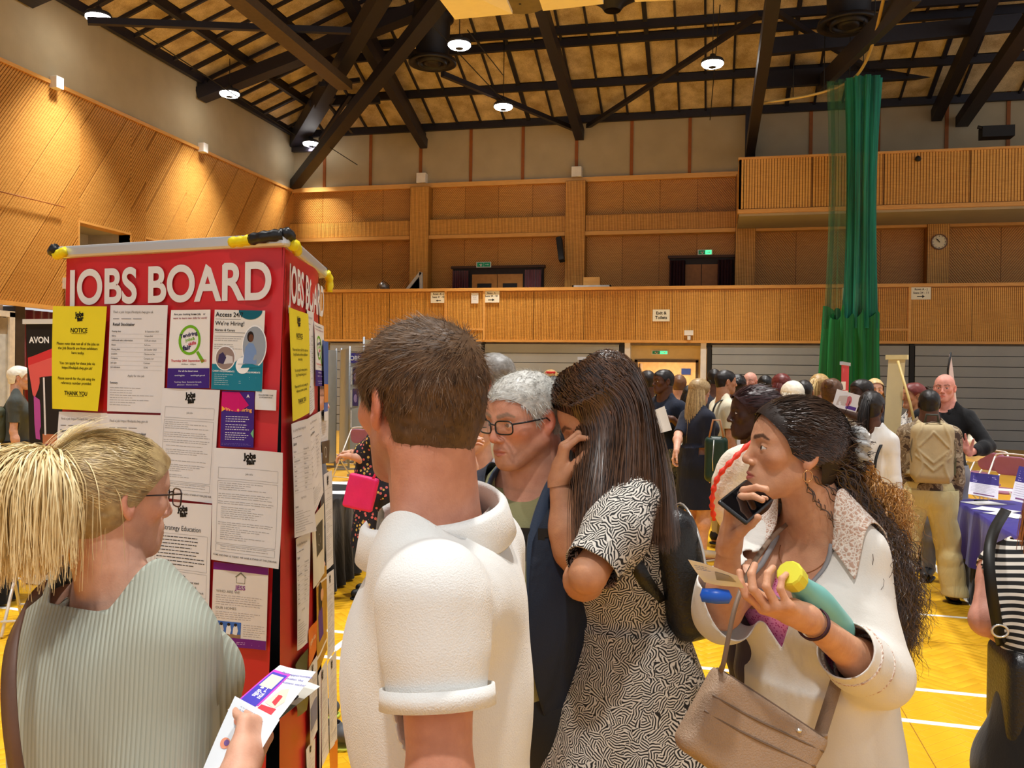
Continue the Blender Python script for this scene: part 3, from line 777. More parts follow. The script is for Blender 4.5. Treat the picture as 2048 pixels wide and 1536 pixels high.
def clip_poly(poly, rect):
    x0, y0, x1, y1 = rect
    for ax, lim, sg in ((0, x0, 1), (0, x1, -1), (1, y0, 1), (1, y1, -1)):
        out = []
        for i in range(len(poly)):
            a = poly[i]; b = poly[(i+1) % len(poly)]; da = (a[ax]-lim)*sg; db = (b[ax]-lim)*sg
            if da >= 0: out.append(a)
            if (da >= 0) != (db >= 0):
                t = da/(da-db); out.append((a[0]+(b[0]-a[0])*t, a[1]+(b[1]-a[1])*t))
        poly = out
        if len(poly) < 3: return []
    return poly
def half_clip(poly, f):
    out = []
    for i in range(len(poly)):
        a = poly[i]; b = poly[(i+1) % len(poly)]; da = f(a); db = f(b)
        if da >= 0: out.append(a)
        if (da >= 0) != (db >= 0):
            t = da/(da-db); out.append((a[0]+(b[0]-a[0])*t, a[1]+(b[1]-a[1])*t))
    return out if len(out) >= 3 else []
def slats(name, O, U, V, N, w_, h_, ang, pitch, m, parent, frac=.62, dep=.014, off=None, hole=None, shear=None):
    """ribs of wood at an angle over a rectangle (O + u U + v V), proud along N"""
    O, U, V, N = (Vector(x) for x in (O, U, V, N)); b = MB(); ca, sa = math.cos(ang), math.sin(ang)
    L = w_+h_+1; cor = [(0, 0), (w_, 0), (w_, h_), (0, h_)]; ds = [-x*sa+y*ca for x, y in cor]
    k0 = int(math.floor(min(ds)/pitch))-1; k1 = int(math.ceil(max(ds)/pitch))+1
    for k in range(k0, k1):
        d0 = k*pitch; d1 = d0+pitch*frac
        p = [(-L*ca-d0*sa, -L*sa+d0*ca), (2*L*ca-d0*sa, 2*L*sa+d0*ca), (2*L*ca-d1*sa, 2*L*sa+d1*ca), (-L*ca-d1*sa, -L*sa+d1*ca)]
        p = clip_poly(p, (0, 0, w_, h_))
        if shear and p: p = shear(p)
        if not p: continue
        n = len(p); bot = [O+U*x+V*y for x, y in p]; top = [q+N*dep for q in bot]
        b.add(bot+top, [tuple(range(n, 2*n))]+[(i, (i+1) % n, (i+1) % n+n, i+n) for i in range(n)])
    if not b.F: return None
    return b.build(name, m, parent, off=off)

# ------------------------------------------------------------------ floor
X0, Y1 = HALL_X0, HALL_Y1
FLOORC = srgb(240, 184, 46)
mf, nt, b_ = nodes('floor_base'); tc = nd(nt, 'ShaderNodeTexCoord'); sp = nd(nt, 'ShaderNodeSeparateXYZ'); lk(nt, tc.outputs['Object'], sp.inputs[0])
c1 = nd(nt, 'ShaderNodeMath', operation='GREATER_THAN', i_1=13.0); lk(nt, sp.outputs[1], c1.inputs[0]); c2 = nd(nt, 'ShaderNodeMath', operation='LESS_THAN', i_1=-9.5); lk(nt, sp.outputs[0], c2.inputs[0]); cm = nd(nt, 'ShaderNodeMath', operation='MAXIMUM'); lk(nt, c1.outputs[0], cm.inputs[0]); lk(nt, c2.outputs[0], cm.inputs[1])
nz = nd(nt, 'ShaderNodeTexNoise', i_Scale=3.0, i_Detail=5.0); mp = nd(nt, 'ShaderNodeMapping'); mp.inputs['Scale'].default_value = (1, .25, 1); lk(nt, tc.outputs['Object'], mp.inputs[0]); lk(nt, mp.outputs[0], nz.inputs['Vector'])
rf = ramp(nt, nz.outputs['Fac'], [(.3, srgb(206, 152, 48)), (.7, srgb(222, 170, 62))])
mx = nd(nt, 'ShaderNodeMix', data_type='RGBA'); lk(nt, cm.outputs[0], mx.inputs[0]); mx.inputs[6].default_value = (*srgb(196, 138, 18), 1); lk(nt, rf.outputs[0], mx.inputs[7]); lk(nt, mx.outputs[2], b_.inputs['Base Color'])
b_.inputs['Roughness'].default_value = .38; b_.inputs['Specular IOR Level'].default_value = .3
fb = MB(); fb.box((X0-.3, -9, -.12), (16, Y1+.3, -.0012)); floor = fb.build('floor', mf, kind='structure')
mb_, nt, b_ = nodes('parquet_block'); tc = nd(nt, 'ShaderNodeTexCoord'); gi = nd(nt, 'ShaderNodeNewGeometry'); oi = nd(nt, 'ShaderNodeObjectInfo')
nz = nd(nt, 'ShaderNodeTexNoise', i_Scale=7.0, i_Detail=6.0); lk(nt, tc.outputs['Object'], nz.inputs['Vector'])
a1 = nd(nt, 'ShaderNodeMath', operation='MULTIPLY_ADD', i_1=.25); lk(nt, gi.outputs['Random Per Island'], a1.inputs[0]); lk(nt, nz.outputs['Fac'], a1.inputs[2])
rr_ = ramp(nt, a1.outputs[0], [(.3, srgb(216, 158, 22)), (.85, srgb(240, 186, 42))]); lk(nt, rr_.outputs[0], b_.inputs['Base Color'])
b_.inputs['Roughness'].default_value = .33; b_.inputs['Specular IOR Level'].default_value = .3
PARQ = mb_
def block_mesh():
    L, Wd, g = .25, .0625, .0011
    x0, x1, y0, y1 = g, L-g, g, Wd-g; V = [(x0, y0, -.0012), (x1, y0, -.0012), (x1, y1, -.0012), (x0, y1, -.0012), (x0+.002, y0+.002, 0), (x1-.002, y0+.002, 0), (x1-.002, y1-.002, 0), (x0+.002, y1-.002, 0)]
    return V, [(4, 5, 6, 7), (0, 1, 5, 4), (1, 2, 6, 5), (2, 3, 7, 6), (3, 0, 4, 7)]
bv, bf = block_mesh(); bme = mesh('parquet_block', bv, bf); bme.materials.append(PARQ)
pos = []
L, Wd = .25, .0625
Rg = Matrix.Rotation(math.radians(45), 2)
cells = []
rng2 = range(-400, 400)
for a in range(-110, 220):            # a: step along (1,1) in block-width units, b: period
    for b2 in range(-60, 60):
        ox = a*Wd+b2*L; oy = a*Wd-b2*L
        cells.append((ox, oy, 0)); cells.append((ox+Wd, oy+Wd, 1))
cs, sn = math.cos(PI/4), math.sin(PI/4); allp = []
for ox, oy, kd in cells:
    # rotate the lattice so that the zigzags run along X
    gx, gy = ox*cs-oy*sn, ox*sn+oy*cs; gy += 2.0
    if 1.0 < gy < 13.0 and -9.5 < gx-.0 < 6.5: allp.append((gx, gy, kd))
allp.sort(key=lambda t: ((t[0]-1.0)/1.0)**2*.8+(t[1]-4.2)**2)
near = allp[:280]; far = allp[280:]
for gx, gy, kd in near:
    o = bpy.data.objects.new('parquet_block', bme); C.objects.link(o); o.parent = floor
    o.location = (gx, gy, 0); o.rotation_euler = (0, 0, PI/4+(PI/2 if kd else 0))
FV = np.array(bv); A = np.array([(x, y) for x, y, _ in far]); K = np.array([k for _, _, k in far])
an = PI/4+K*PI/2; c_, s_ = np.cos(an)[:, None], np.sin(an)[:, None]
VX = A[:, :1]+FV[None, :, 0]*c_-FV[None, :, 1]*s_; VY = A[:, 1:]+FV[None, :, 0]*s_+FV[None, :, 1]*c_; VZ = np.broadcast_to(FV[None, :, 2], VX.shape)
V = np.stack([VX, VY, VZ], -1).reshape(-1, 3); Fq = (np.array(bf)[None]+(np.arange(len(far))*8)[:, None, None]).reshape(-1, 4)
link('parquet_blocks', mesh('parquet_blocks', V, Fq), PARQ, floor, kind='stuff')
LINE = M(srgb(250, 246, 236), .5, var=.02, name='court_paint')
def court_line(p, q, w_=.05):
    b = MB(); p = Vector((p[0], p[1], .0007)); q = Vector((q[0], q[1], .0007)); b.bar(p, q, w_, .0012); b.build('court_line', LINE, floor)
def gl(u, v): p = atZ(u, v, 0); return (p[0], p[1])
def ext(p, q, a, b): p = np.array(p); q = np.array(q); d = q-p; return tuple(p-d*a), tuple(q+d*b)
court_line(*ext(gl(660, 1262), gl(1978, 1393), .6, .6)); court_line(*ext(gl(664, 1315), gl(1969, 1458), .6, .6))
court_line(*ext(gl(1400, 1194), gl(1946, 1237), 1.2, 1.0), .045)
court_line(gl(664, 1303), gl(703, 1272)); court_line(gl(1795, 1062), gl(1960, 1222), .07)
court_line(gl(1885, 1182), gl(2080, 1190), .04); court_line(gl(-30, 1148), gl(110, 1166), .05); court_line(gl(-20, 1212), gl(60, 1222), .05)
court_line((-2.6, 11.6), (8, 11.9), .04); court_line((4.2, 19), (9.5, 19.2), .05); court_line((4.2, 21), (9.5, 21.2), .05); court_line((-8.5, 16.0), (-2, 16), .05); court_line((-6, 9.0), (-2, 9.5), .05)
jm = M(srgb(150, 100, 20), .6, var=0)
for p, q in ((gl(1782, 1381), gl(1872, 1536)), (gl(1822, 1281), gl(1990, 1293)), (gl(1345, 1238), gl(1450, 1248))):
    b = MB(); b.bar((p[0], p[1], .0008), (q[0], q[1], .0008), .004, .0006); b.build('floor_joint', jm, floor)

# ------------------------------------------------------------------ back wall: bleachers, balcony, upper wall
wb = MB(); wb.box((X0, Y1, 0), (13, Y1+.25, 8.07)); wall_back = wb.build('wall_back', W_BACK, kind='structure')
cw = MB(); cw.box((X0, Y1-.02, 8.07), (13, Y1+.25, 10.6)); cream_back = cw.build('wall_back_upper', PLASTER, kind='structure')
tb = MB(); tb.box((X0, Y1-.16, 8.02), (13, Y1, 8.17)); tb.build('trim_1', W_TRIM, kind='structure')
BROWN = M(srgb(150, 84, 30), .6, var=.05)
for u in (650, 742, 842, 942, 1046, 1153, 1263, 1379, 1622, 1757, 1893, 2016):
    x = atY(u, 340 if u < 1500 else 240, Y1)[0]; b = MB(); b.box((x-.05, Y1-.06, 8.17), (x+.05, Y1-.02, 10.3)); b.build('batten', BROWN, cream_back)
for x in (-9.55, -4.33):
    b = MB(); b.box((x-.16, Y1-.28, 8.17), (x+.16, Y1-.02, 8.5)); setp(b.build('junction_box', WHITEM, bevel=.01), 'small cream box on the back wall ledge '+('nearest the left corner strut' if x < -6 else 'in the middle below a rafter end'), 'box')
cols = [(-9.87, -9.22), (-4.65, -4.01), (.62, 1.22), (6.04, 6.64)]
for a, c in cols:
    b = MB(); b.box((a, Y1-.40, 2.9), (c, Y1, 8.02)); cl = b.build('column', W_BACK, wall_back)
    slats('slat_facing', (a, Y1-.40, 2.9), (1, 0, 0), (0, 0, 1), (0, -1, 0), c-a, 5.1, PI/2, .048, W_SLAT, cl)
bays = [(X0, -9.87), (-9.22, -4.65), (-4.01, .62), (1.22, 6.04), (6.64, 12.5)]
for a, c in bays:
    b = MB(); b.box((a, Y1-.30, 6.30), (c, Y1, 6.93)); bm = b.build('beam', W_BACK, wall_back)
    slats('slat_facing', (a, Y1-.30, 6.42), (1, 0, 0), (0, 0, 1), (0, -1, 0), c-a, .49, PI/2, .048, W_SLAT, bm)
    b = MB(); b.box((a, Y1-.36, 6.28), (c, Y1, 6.40)); b.build('beam_trim', W_TRIM, bm)
    mid = (a+c)/2; n = 3
    for (z0, z1) in ((6.93, 8.02), (2.95, 6.28)):
        ws = (c-a)/4
        for i in range(4):
            ang = math.radians(52 if i % 2 == 0 else 128) if z0 > 6 else math.radians(128 if i % 2 == 0 else 52)
            slats('panel', (a+i*ws+.012, Y1-.001, z0), (1, 0, 0), (0, 0, 1), (0, -1, 0), ws-.024, z1-z0, ang, .055, W_DIAG, wall_back, frac=.7, dep=.02)
# balcony floor and parapet
b = MB(); b.box((X0, BALC_Y+.1, 2.72), (13, Y1, 2.9)); b.build('trim_2', M(srgb(120, 110, 98), .8), kind='structure')
b = MB(); b.box((X0, BALC_Y, 2.83), (13, BALC_Y+.12, 4.32)); par = b.build('wall_balcony', W_BACK, kind='structure')
seams = [-14.28, -12.9, -11.3, -9.75, -8.6, -7.93, -6.72, -5.2, -3.7, -2.2, -1.15, .3, 1.8, 3.45, 5.16, 6.7, 8.2, 9.8, 11.4, 13]
for i in range(len(seams)-1):
    a, c = seams[i]+.004, seams[i+1]-.004; bx = abs(seams[i]+7.93) < .01
    slats('panel', (a, BALC_Y-.001, 2.86 if not bx else 3.2), (1, 0, 0), (0, 0, 1), (0, -1, 0), c-a, 1.43 if not bx else 1.09, PI/2, .048, W_SLAT, par)
    if bx or abs(seams[i]-3.45) < .01: slats('panel', (a, BALC_Y-.02, 2.86), (1, 0, 0), (0, 0, 1), (0, -1, 0), c-a, .30, PI/2, .048, W_SLAT, par)
for x in (-7.93, -6.72, 5.16):
    b = MB(); b.box((x-.03, BALC_Y-.05, 2.83), (x+.03, BALC_Y, 4.34)); b.build('batten', W_TRIM, par)
b = MB(); b.box((-7.9, BALC_Y-.05, 3.14), (-6.75, BALC_Y, 3.20)); b.build('batten', W_TRIM, par)
b = MB(); b.box((3.45, BALC_Y-.05, 3.14), (5.13, BALC_Y, 3.20)); b.build('batten', W_TRIM, par)
b = MB(); b.box((X0, BALC_Y-.07, 4.32), (13, BALC_Y+.19, 4.41)); b.build('top_rail', W_TRIM, par)
b = MB(); b.box((X0, BALC_Y-.04, 2.79), (13, BALC_Y+.12, 2.86)); b.build('bottom_rail', W_TRIM, par)
# gallery box at the upper right
b = MB(); b.box((.66, BALC_Y, 6.50), (13, BALC_Y+.15, 7.97)); b.box((.66, BALC_Y, 6.50), (.80, Y1-.1, 7.97)); gal = b.build('wall_gallery', W_BACK, kind='structure')
gs = [.68, 2.6, 4.45, 6.6, 8.6, 10.8, 13]
for i in range(len(gs)-1): slats('panel', (gs[i]+.01, BALC_Y-.001, 6.56), (1, 0, 0), (0, 0, 1), (0, -1, 0), gs[i+1]-gs[i]-.02, 1.38, PI/2, .075, W_SLAT, gal, frac=.72, dep=.02)
slats('panel', (.659, BALC_Y+.02, 6.56), (0, 1, 0), (0, 0, 1), (-1, 0, 0), 2.2, 1.38, PI/2, .075, W_SLAT, gal)
b = MB(); b.box((.62, BALC_Y-.05, 6.43), (13, BALC_Y+.12, 6.54)); b.box((.62, BALC_Y-.05, 7.94), (13, BALC_Y+.17, 8.0)); b.build('rail', W_TRIM, gal)
b = MB(); b.box((.66, BALC_Y+.02, 6.36), (13, Y1-.3, 6.44)); b.build('soffit', PLASTER, gal)
# bleachers (retracted seating fronts), lower back wall
BLEACH = M(srgb(156, 160, 160), .55, var=.03, scale=1.2, name='bleacher_grey')
secs = [(-11.72, -6.80, 'leftmost'), (-6.70, -2.66, 'left of the exit door'), (-.02, 5.17, 'right of the exit door'), (5.33, 12.5, 'rightmost')]
for a, c, nm in secs:
    t = thing('bleachers', 'grey retracted seating stack under the balcony, '+({'leftmost': 'behind the grey display boards', 'left of the exit door': 'just left of the exit door', 'right of the exit door': 'just right of the exit door', 'rightmost': 'behind the bald man'}[nm]), 'seating', (a, BALC_Y, 0), group='retracted seating stacks')
    b = MB(); b.box((a, BALC_Y+.05, 0), (c, BALC_Y+.9, 2.74)); b.build('carcass', BLACKM, t, off=(a, BALC_Y, 0))
    z = .25; sm = MB(); sm.box((0, -.02, 0), (c-a, .05, .262)); me = mesh('riser', sm.V, sm.F)
    me.materials.append(BLEACH)
    for k in range(9):
        o = bpy.data.objects.new('riser', me); C.objects.link(o); o.parent = t; o.location = (0, .006*k, .235+k*.2795)
    b = MB(); b.box((a, BALC_Y-.03, .0), (c, BALC_Y+.05, .215)); b.build('kick_board', BLEACH, t, off=(a, BALC_Y, 0))
for x in (-6.75, 5.25, -2.58, -.10):
    b = MB(); b.box((x-.06, BALC_Y+.02, 0), (x+.06, BALC_Y+.3, 2.80)); b.build('post', BLACKM, wall_back)
b = MB(); b.box((X0, BALC_Y+.6, 0), (-11.72, BALC_Y+.8, 2.8)); b.build('wall_lower_left', PLASTER, kind='structure')
# exit doorway
CREAMW = M(srgb(226, 200, 148), .7, var=.02)
b = MB(); xa, xc = -2.50, -.18; dy = BALC_Y+.45
b.box((xa, dy, 2.28), (xc, dy+.2, 2.8)); b.box((xa, dy, 0), (-2.22, dy+.2, 2.28)); b.box((-.42, dy, 0), (xc, dy+.2, 2.28)); wd = b.build('wall_doorway', CREAMW, kind='structure')
b = MB(); b.box((xa, BALC_Y+.05, 0), (xa+.16, dy, 2.8)); b.box((xc-.16, BALC_Y+.05, 0), (xc, dy, 2.8)); b.build('jamb', WHITEM, wd)
b = MB(); b.box((-2.24, dy-.03, 0), (-2.16, dy+.22, 2.3)); b.box((-.48, dy-.03, 0), (-.40, dy+.22, 2.3)); b.box((-2.24, dy-.03, 2.24), (-.40, dy+.22, 2.32)); b.build('door_frame', M(srgb(110, 90, 70), .5), wd)
d = MB(); d.box((-2.14, dy+.2, 0), (-2.09, dy+1.05, 2.2)); d1 = d.build('door_1', M(srgb(200, 160, 110), .5), kind='structure')
d = MB(); d.box((-2.085, dy+.5, .9), (-2.075, dy+.75, 1.9)); d.build('pane', M(srgb(190, 205, 200), .1, var=0, spec=.6), d1)
d = MB(); d.tube([(-2.04, dy+.9, .9), (-2.0, dy+.9, .95), (-2.0, dy+.9, 1.2), (-2.04, dy+.9, 1.25)], .012); d.build('door_handle', M((.6, .6, .6), .3, 1.0, var=0), d1)
b = MB(); b.box((-3.2, Y1+1.4, 0), (.4, Y1+1.5, 2.7)); wl_ = b.build('wall_lobby', M(srgb(240, 200, 140), .7), kind='structure')
b = MB(); b.box((-3.2, dy+.2, 2.65), (.4, Y1+1.5, 2.7)); b.box((-2.6, dy+.6, 0), (-2.55, Y1+1.4, 2.7)); b.box((-.2, dy+.6, 0), (-.15, Y1+1.4, 2.7)); b.build('wall_lobby_side', M(srgb(238, 222, 190), .7), kind='structure')
b = MB(); b.box((-1.0, Y1+1.36, 1.9), (-.7, Y1+1.4, 2.1)); setp(b.build('notice', M(srgb(40, 70, 150), .5)), 'small blue notice on the lobby wall seen through the exit door', 'notice')
ll = bpy.data.lights.new('lobby_light', 'AREA'); ll.size = 1.0; ll.energy = 60; ll.color = (1, .9, .75); lo_ = bpy.data.objects.new('lobby_light', ll); lo_.location = (-1.3, Y1-.3, 2.6); C.objects.link(lo_)
# cut: the wall behind the doorway is the lobby, so the back wall box starts above the balcony there
wall_back.data.clear_geometry(); wb = MB(); wb.box((X0, Y1, 0), (-2.6, Y1+.25, 8.07)); wb.box((-2.6, Y1, 2.7), (-.15, Y1+.25, 8.07)); wb.box((-.15, Y1, 0), (13, Y1+.25, 8.07))
wall_back.data = mesh('wall_back', wb.V, wb.F); wall_back.data.materials.append(W_BACK)

# upper doors with curtains
RED = M(srgb(96, 22, 30), .8, var=.08, sheen=.3, name='dark_red_velvet')
MAROON = M(srgb(52, 16, 22), .85, var=.08)
def curtain(name, x0, x1, z0, z1, y, m, label=None, cat=None, n=7, dep=.06, nrmx=False, parent=None, group=None):
    V = []; F = []; N = n*8; T_ = .012
    for side in (0, 1):
        for i in range(N+1):
            t = i/N; d = dep*math.sin(t*n*2*PI)+dep*.4*math.sin(t*n*4.7+1)
            for z in (z0, (z0*.35+z1*.65), z1):
                dd = d*(1 if z < z1 else .6)+side*T_
                V.append((y+dd, x0+(x1-x0)*t, z) if nrmx else (x0+(x1-x0)*t, y-dd, z))
    o_ = (N+1)*3
    for s in (0, 1):
        for i in range(N):
            for j in (0, 1):
                a = s*o_+i*3+j; F.append((a, a+3, a+4, a+1) if s == 0 else (a, a+1, a+4, a+3))
    for i in range(N): F.append((i*3, o_+i*3, o_+i*3+3, i*3+3)); F.append((i*3+2, i*3+5, o_+i*3+5, o_+i*3+2))
    return link(name, mesh(name, V, F, True), m, parent, label=label, cat=cat, group=group)
def upper_door(n, x0, x1, ztop, dark, frame):
    b = MB(); b.box((x0, Y1-.16, 2.9), (x1, Y1-.03, ztop)); d = b.build('door_%d' % n, M(srgb(40, 30, 26), .6), kind='structure')
    mid = (x0+x1)/2; w_ = (x1-x0)*.5
    for s in (-1, 1):
        a, c = (mid-w_*.56, mid-.01) if s < 0 else (mid+.01, mid+w_*.56)
        b = MB(); b.box((a, Y1-.2, 2.9), (c, Y1-.16, ztop-.2)); lf = b.build('leaf', frame, d)
        if dark: b = MB(); b.box((a+.18, Y1-.21, 3.9), (c-.18, Y1-.2, ztop-.5)); b.build('pane', BLACKM, lf)
    b = MB(); b.box((x0-.05, Y1-.24, ztop), (x1+.05, Y1-.03, ztop+.08)); b.build('lintel', M(srgb(70, 44, 30), .6), d)
    return mid, w_
DW = M(srgb(190, 130, 62), .5, var=.05)
m1, w1 = upper_door(2, -8.43, -5.38, 5.30, True, DW); m2, w2 = upper_door(3, -1.36, .60, 5.52, False, M(srgb(150, 96, 44), .5))
curtain('curtain', -8.40, m1-w1*.62, 2.95, 5.22, Y1-.28, RED, 'dark red curtain left of the upper door with dark panes', 'curtain')
curtain('curtain', m1+w1*.62, -5.42, 2.95, 5.22, Y1-.28, RED, 'dark red curtain right of the upper door with dark panes', 'curtain')
curtain('curtain', -1.34, m2-w2*.50, 2.95, 5.44, Y1-.28, MAROON, 'dark maroon curtain left of the plain upper door near the middle column', 'curtain', n=5)
curtain('curtain', m2+w2*.50, .58, 2.95, 5.44, Y1-.28, MAROON, 'dark maroon curtain right of the plain upper door beside the middle column', 'curtain', n=5)

# ------------------------------------------------------------------ left wall
b = MB()
ops = [(17.33, 19.12, 5.2), (19.73, 21.5, 5.2)]
segs = [(-9, 17.33), (19.12, 19.73), (21.5, Y1)]
for a, c in segs: b.box((X0-.3, a, 3.18), (X0, c, 8.1))
for a, c, zt in ops: b.box((X0-.3, a, zt), (X0, c, 8.1)); b.box((X0-.3, a, 3.18), (X0, c, 3.6))
wall_left = b.build('wall_left', W_BACK, kind='structure')
b = MB(); b.box((X0-.25, -9, 8.1), (X0-.0, Y1, 10.2)); b.build('wall_left_upper', PLASTER, kind='structure')
b = MB(); b.box((X0, -9, 8.05), (X0+.05, Y1, 8.13)); b.build('trim_3', W_TRIM, kind='structure')
b = MB(); b.box((X0-.02, -9, 3.10), (X0+.07, Y1, 3.19)); b.build('trim_4', W_TRIM, kind='structure')
y = 4.0; i = 0; wdt = 1.2/math.sqrt(2)*1.414
def band_clip(y0, w_):
    # diagonal boards: keep the strip between two 45 degree lines
    def fn(p):
        p = half_clip(p, lambda q: (q[0]-q[1]*.72)-y0)
        return half_clip(p, lambda q: (y0+w_)-(q[0]-q[1]*.72)) if p else p
    return fn
ang = math.atan2(1, .72)
for seg in ((4.0, 17.33, 3.18, 8.06), (17.33, 19.12, 5.2, 8.06), (19.12, 19.73, 3.18, 8.06), (19.73, 21.5, 5.2, 8.06), (21.5, Y1-.02, 3.18, 8.06)):
    a, c, z0, z1 = seg; k0 = math.floor((a-3.6)/1.15)-4
    for k in range(k0, int((c+1)/1.15)+2):
        s0 = k*1.15-a+(z0-3.18)*.72*-1
        fn = band_clip(s0+.02, 1.11)
        slats('panel', (X0+.001, a, z0), (0, 1, 0), (0, 0, 1), (1, 0, 0), c-a, z1-z0, ang, .062, W_DIAG, wall_left, frac=.70, dep=.016, shear=fn)
# recesses
REC = M(srgb(190, 182, 168), .8, var=.02)
for n, (a, c, zt) in enumerate(ops):
    b = MB(); b.box((X0-1.3, a, 3.6), (X0-1.2, c, zt)); b.box((X0-1.3, a-.02, 3.6), (X0-.3, a, zt)); b.box((X0-1.3, c, 3.6), (X0-.3, c+.02, zt)); b.box((X0-1.3, a, zt), (X0-.3, c, zt+.02)); b.box((X0-1.3, a, 3.58), (X0-.3, c, 3.6))
    wn = b.build('window_%d' % (n+1), REC, kind='structure')
    b = MB(); b.box((X0-1.2, a, 3.6), (X0-1.14, a+.07, zt-.25)); b.box((X0-1.2, a+.9, 3.6), (X0-1.14, a+.97, zt-.25)); b.box((X0-1.2, a, zt-.32), (X0-1.14, a+.97, zt-.25)); b.build('frame', BLACKM, wn)
    b = MB(); b.box((X0-1.19, a+.07, 3.6), (X0-1.17, a+.9, zt-.32)); b.build('pane', M(srgb(120, 124, 128), .15, var=0, spec=.6), wn)
    b = MB(); b.box((X0-.31, a-.03, zt-.02), (X0+.03, c+.03, zt+.03)); b.box((X0-.31, a-.04, 3.6), (X0+.03, a, zt)); b.box((X0-.31, c, 3.6), (X0+.03, c+.04, zt)); b.build('trim', W_TRIM, wn)
# lower zone: doorway, dark pillar, curtain recess
LW = M(srgb(206, 204, 198), .7, var=.02)
b = MB(); b.box((X0-.25, -9, 0), (X0-.05, 15.2, 3.1)); b.box((X0-.25, 17.9, 0), (X0-.05, Y1, 3.1)); b.build('wall_left_lower', LW, kind='structure')
b = MB(); b.box((X0-.9, 15.2, 0), (X0-.8, 17.9, 3.1)); b.build('wall_alcove', BLACKM, kind='structure')
b = MB(); b.box((X0-.05, 15.28, 0), (X0+.05, 15.42, 2.96)); b.box((X0-.05, 12.6, 2.86), (X0+.05, 15.42, 2.98)); df = b.build('door_4', M(srgb(232, 224, 206), .5), kind='structure')
b = MB(); b.box((X0-.03, 12.7, 0), (X0+.0, 15.27, 2.5)); b.build('leaf', M(srgb(205, 212, 214), .35), df)
b = MB(); b.box((X0-.03, 12.7, 2.5), (X0+.0, 15.27, 2.84)); b.build('transom', M(srgb(160, 148, 128), .5), df)
b = MB(); b.box((X0-.3, 15.46, 0), (X0+.02, 15.72, 3.1)); b.build('column_1', M(srgb(66, 54, 42), .6), kind='structure')
CURT = M(srgb(128, 22, 30), .7, var=.10, scale=5, sheen=.4, name='red_curtain')
curtain('curtain', 15.75, 19.0, .05, 3.06, X0-.12, CURT, 'gathered bright red curtain on the left wall behind the black banner', 'curtain', n=14, dep=.05, nrmx=True)
for (u, v) in ((113, 166), (406, 296)):
    p = atX(u, v, X0+.1); b = MB(); b.box((X0, p[1]-.11, p[2]-.13), (X0+.2, p[1]+.11, p[2]+.13)); setp(b.build('wall_sensor', WHITEM, bevel=.01), 'small white sensor box on the left wall ledge, '+('nearer the camera' if u < 200 else 'farther, above the board banner'), 'sensor')
p = atX(130, 572, X0); b = MB(); b.box((X0, p[1]-.1, 3.6), (X0+.12, p[1]+.1, 3.85)); b.tube([(X0+.06, p[1], 3.6), (X0+.06, p[1], 3.15)], .04); setp(b.build('wall_box', WHITEM), 'white wall box with a conduit left of the board banner', 'box')
p0 = atX(-5, 382, X0+.1); p1 = atX(128, 414, X0+.1); setp(MB().tube([p0, p1], .012).build('cable', BROWN, smooth=True), 'thin cable run slanting along the left wooden wall', 'cable')

# ------------------------------------------------------------------ roof
SL = .385
WW = None
mw, nt, b_ = nodes('wood_wool'); tc = nd(nt, 'ShaderNodeTexCoord'); oi = nd(nt, 'ShaderNodeObjectInfo')
n1 = nd(nt, 'ShaderNodeTexNoise', i_Scale=26.0, i_Detail=5.0, i_Distortion=3.0); lk(nt, tc.outputs['Object'], n1.inputs['Vector'])
n2 = nd(nt, 'ShaderNodeTexNoise', i_Scale=2.0, i_Detail=3.0); lk(nt, tc.outputs['Object'], n2.inputs['Vector'])
a1 = nd(nt, 'ShaderNodeMath', operation='MULTIPLY_ADD', i_1=.5); lk(nt, n1.outputs['Fac'], a1.inputs[0]); 
a2 = nd(nt, 'ShaderNodeMath', operation='MULTIPLY', i_1=.5); lk(nt, n2.outputs['Fac'], a2.inputs[0]); lk(nt, a2.outputs[0], a1.inputs[2])
r1 = ramp(nt, a1.outputs[0], [(.38, srgb(160, 136, 96)), (.62, srgb(232, 212, 168))]); lk(nt, r1.outputs[0], b_.inputs['Base Color']); b_.inputs['Roughness'].default_value = .9
bp = nd(nt, 'ShaderNodeBump', i_Strength=.6, i_Distance=.02); lk(nt, n1.outputs['Fac'], bp.inputs['Height']); lk(nt, bp.outputs[0], b_.inputs['Normal'])
WW = mw
cb = MB(); RY = 16.5; RX = X0+(Y1-RY)     # ridge area
cb.quad((X0, Y1, 10.22), (14, Y1, 10.22), (14, RY, 10.22+SL*(Y1-RY)), (RX, RY, 10.22+SL*(Y1-RY)))
cb.quad((X0, Y1, 10.22), (RX, RY, 10.22+SL*(Y1-RY)), (RX, -9, 10.22+SL*(Y1-RY)), (X0, -9, 10.22))
cb.quad((RX, RY, 10.22+SL*(Y1-RY)), (14, RY, 10.22+SL*(Y1-RY)), (14, -9, 10.22+SL*(Y1-RY)), (RX, -9, 10.22+SL*(Y1-RY)))
ceiling = cb.build('ceiling', M(srgb(60, 50, 38), .9), kind='structure')
ZB = lambda Y: 10.07+SL*(Y1-Y)
ZL = lambda X: 10.07+SL*(X-X0)
pur = [27.72, 26.15, 24.5, 22.95, 21.4, 19.9]
bx = [x for x in np.arange(X0+.35, 12.5, .8)]
cnt = 0
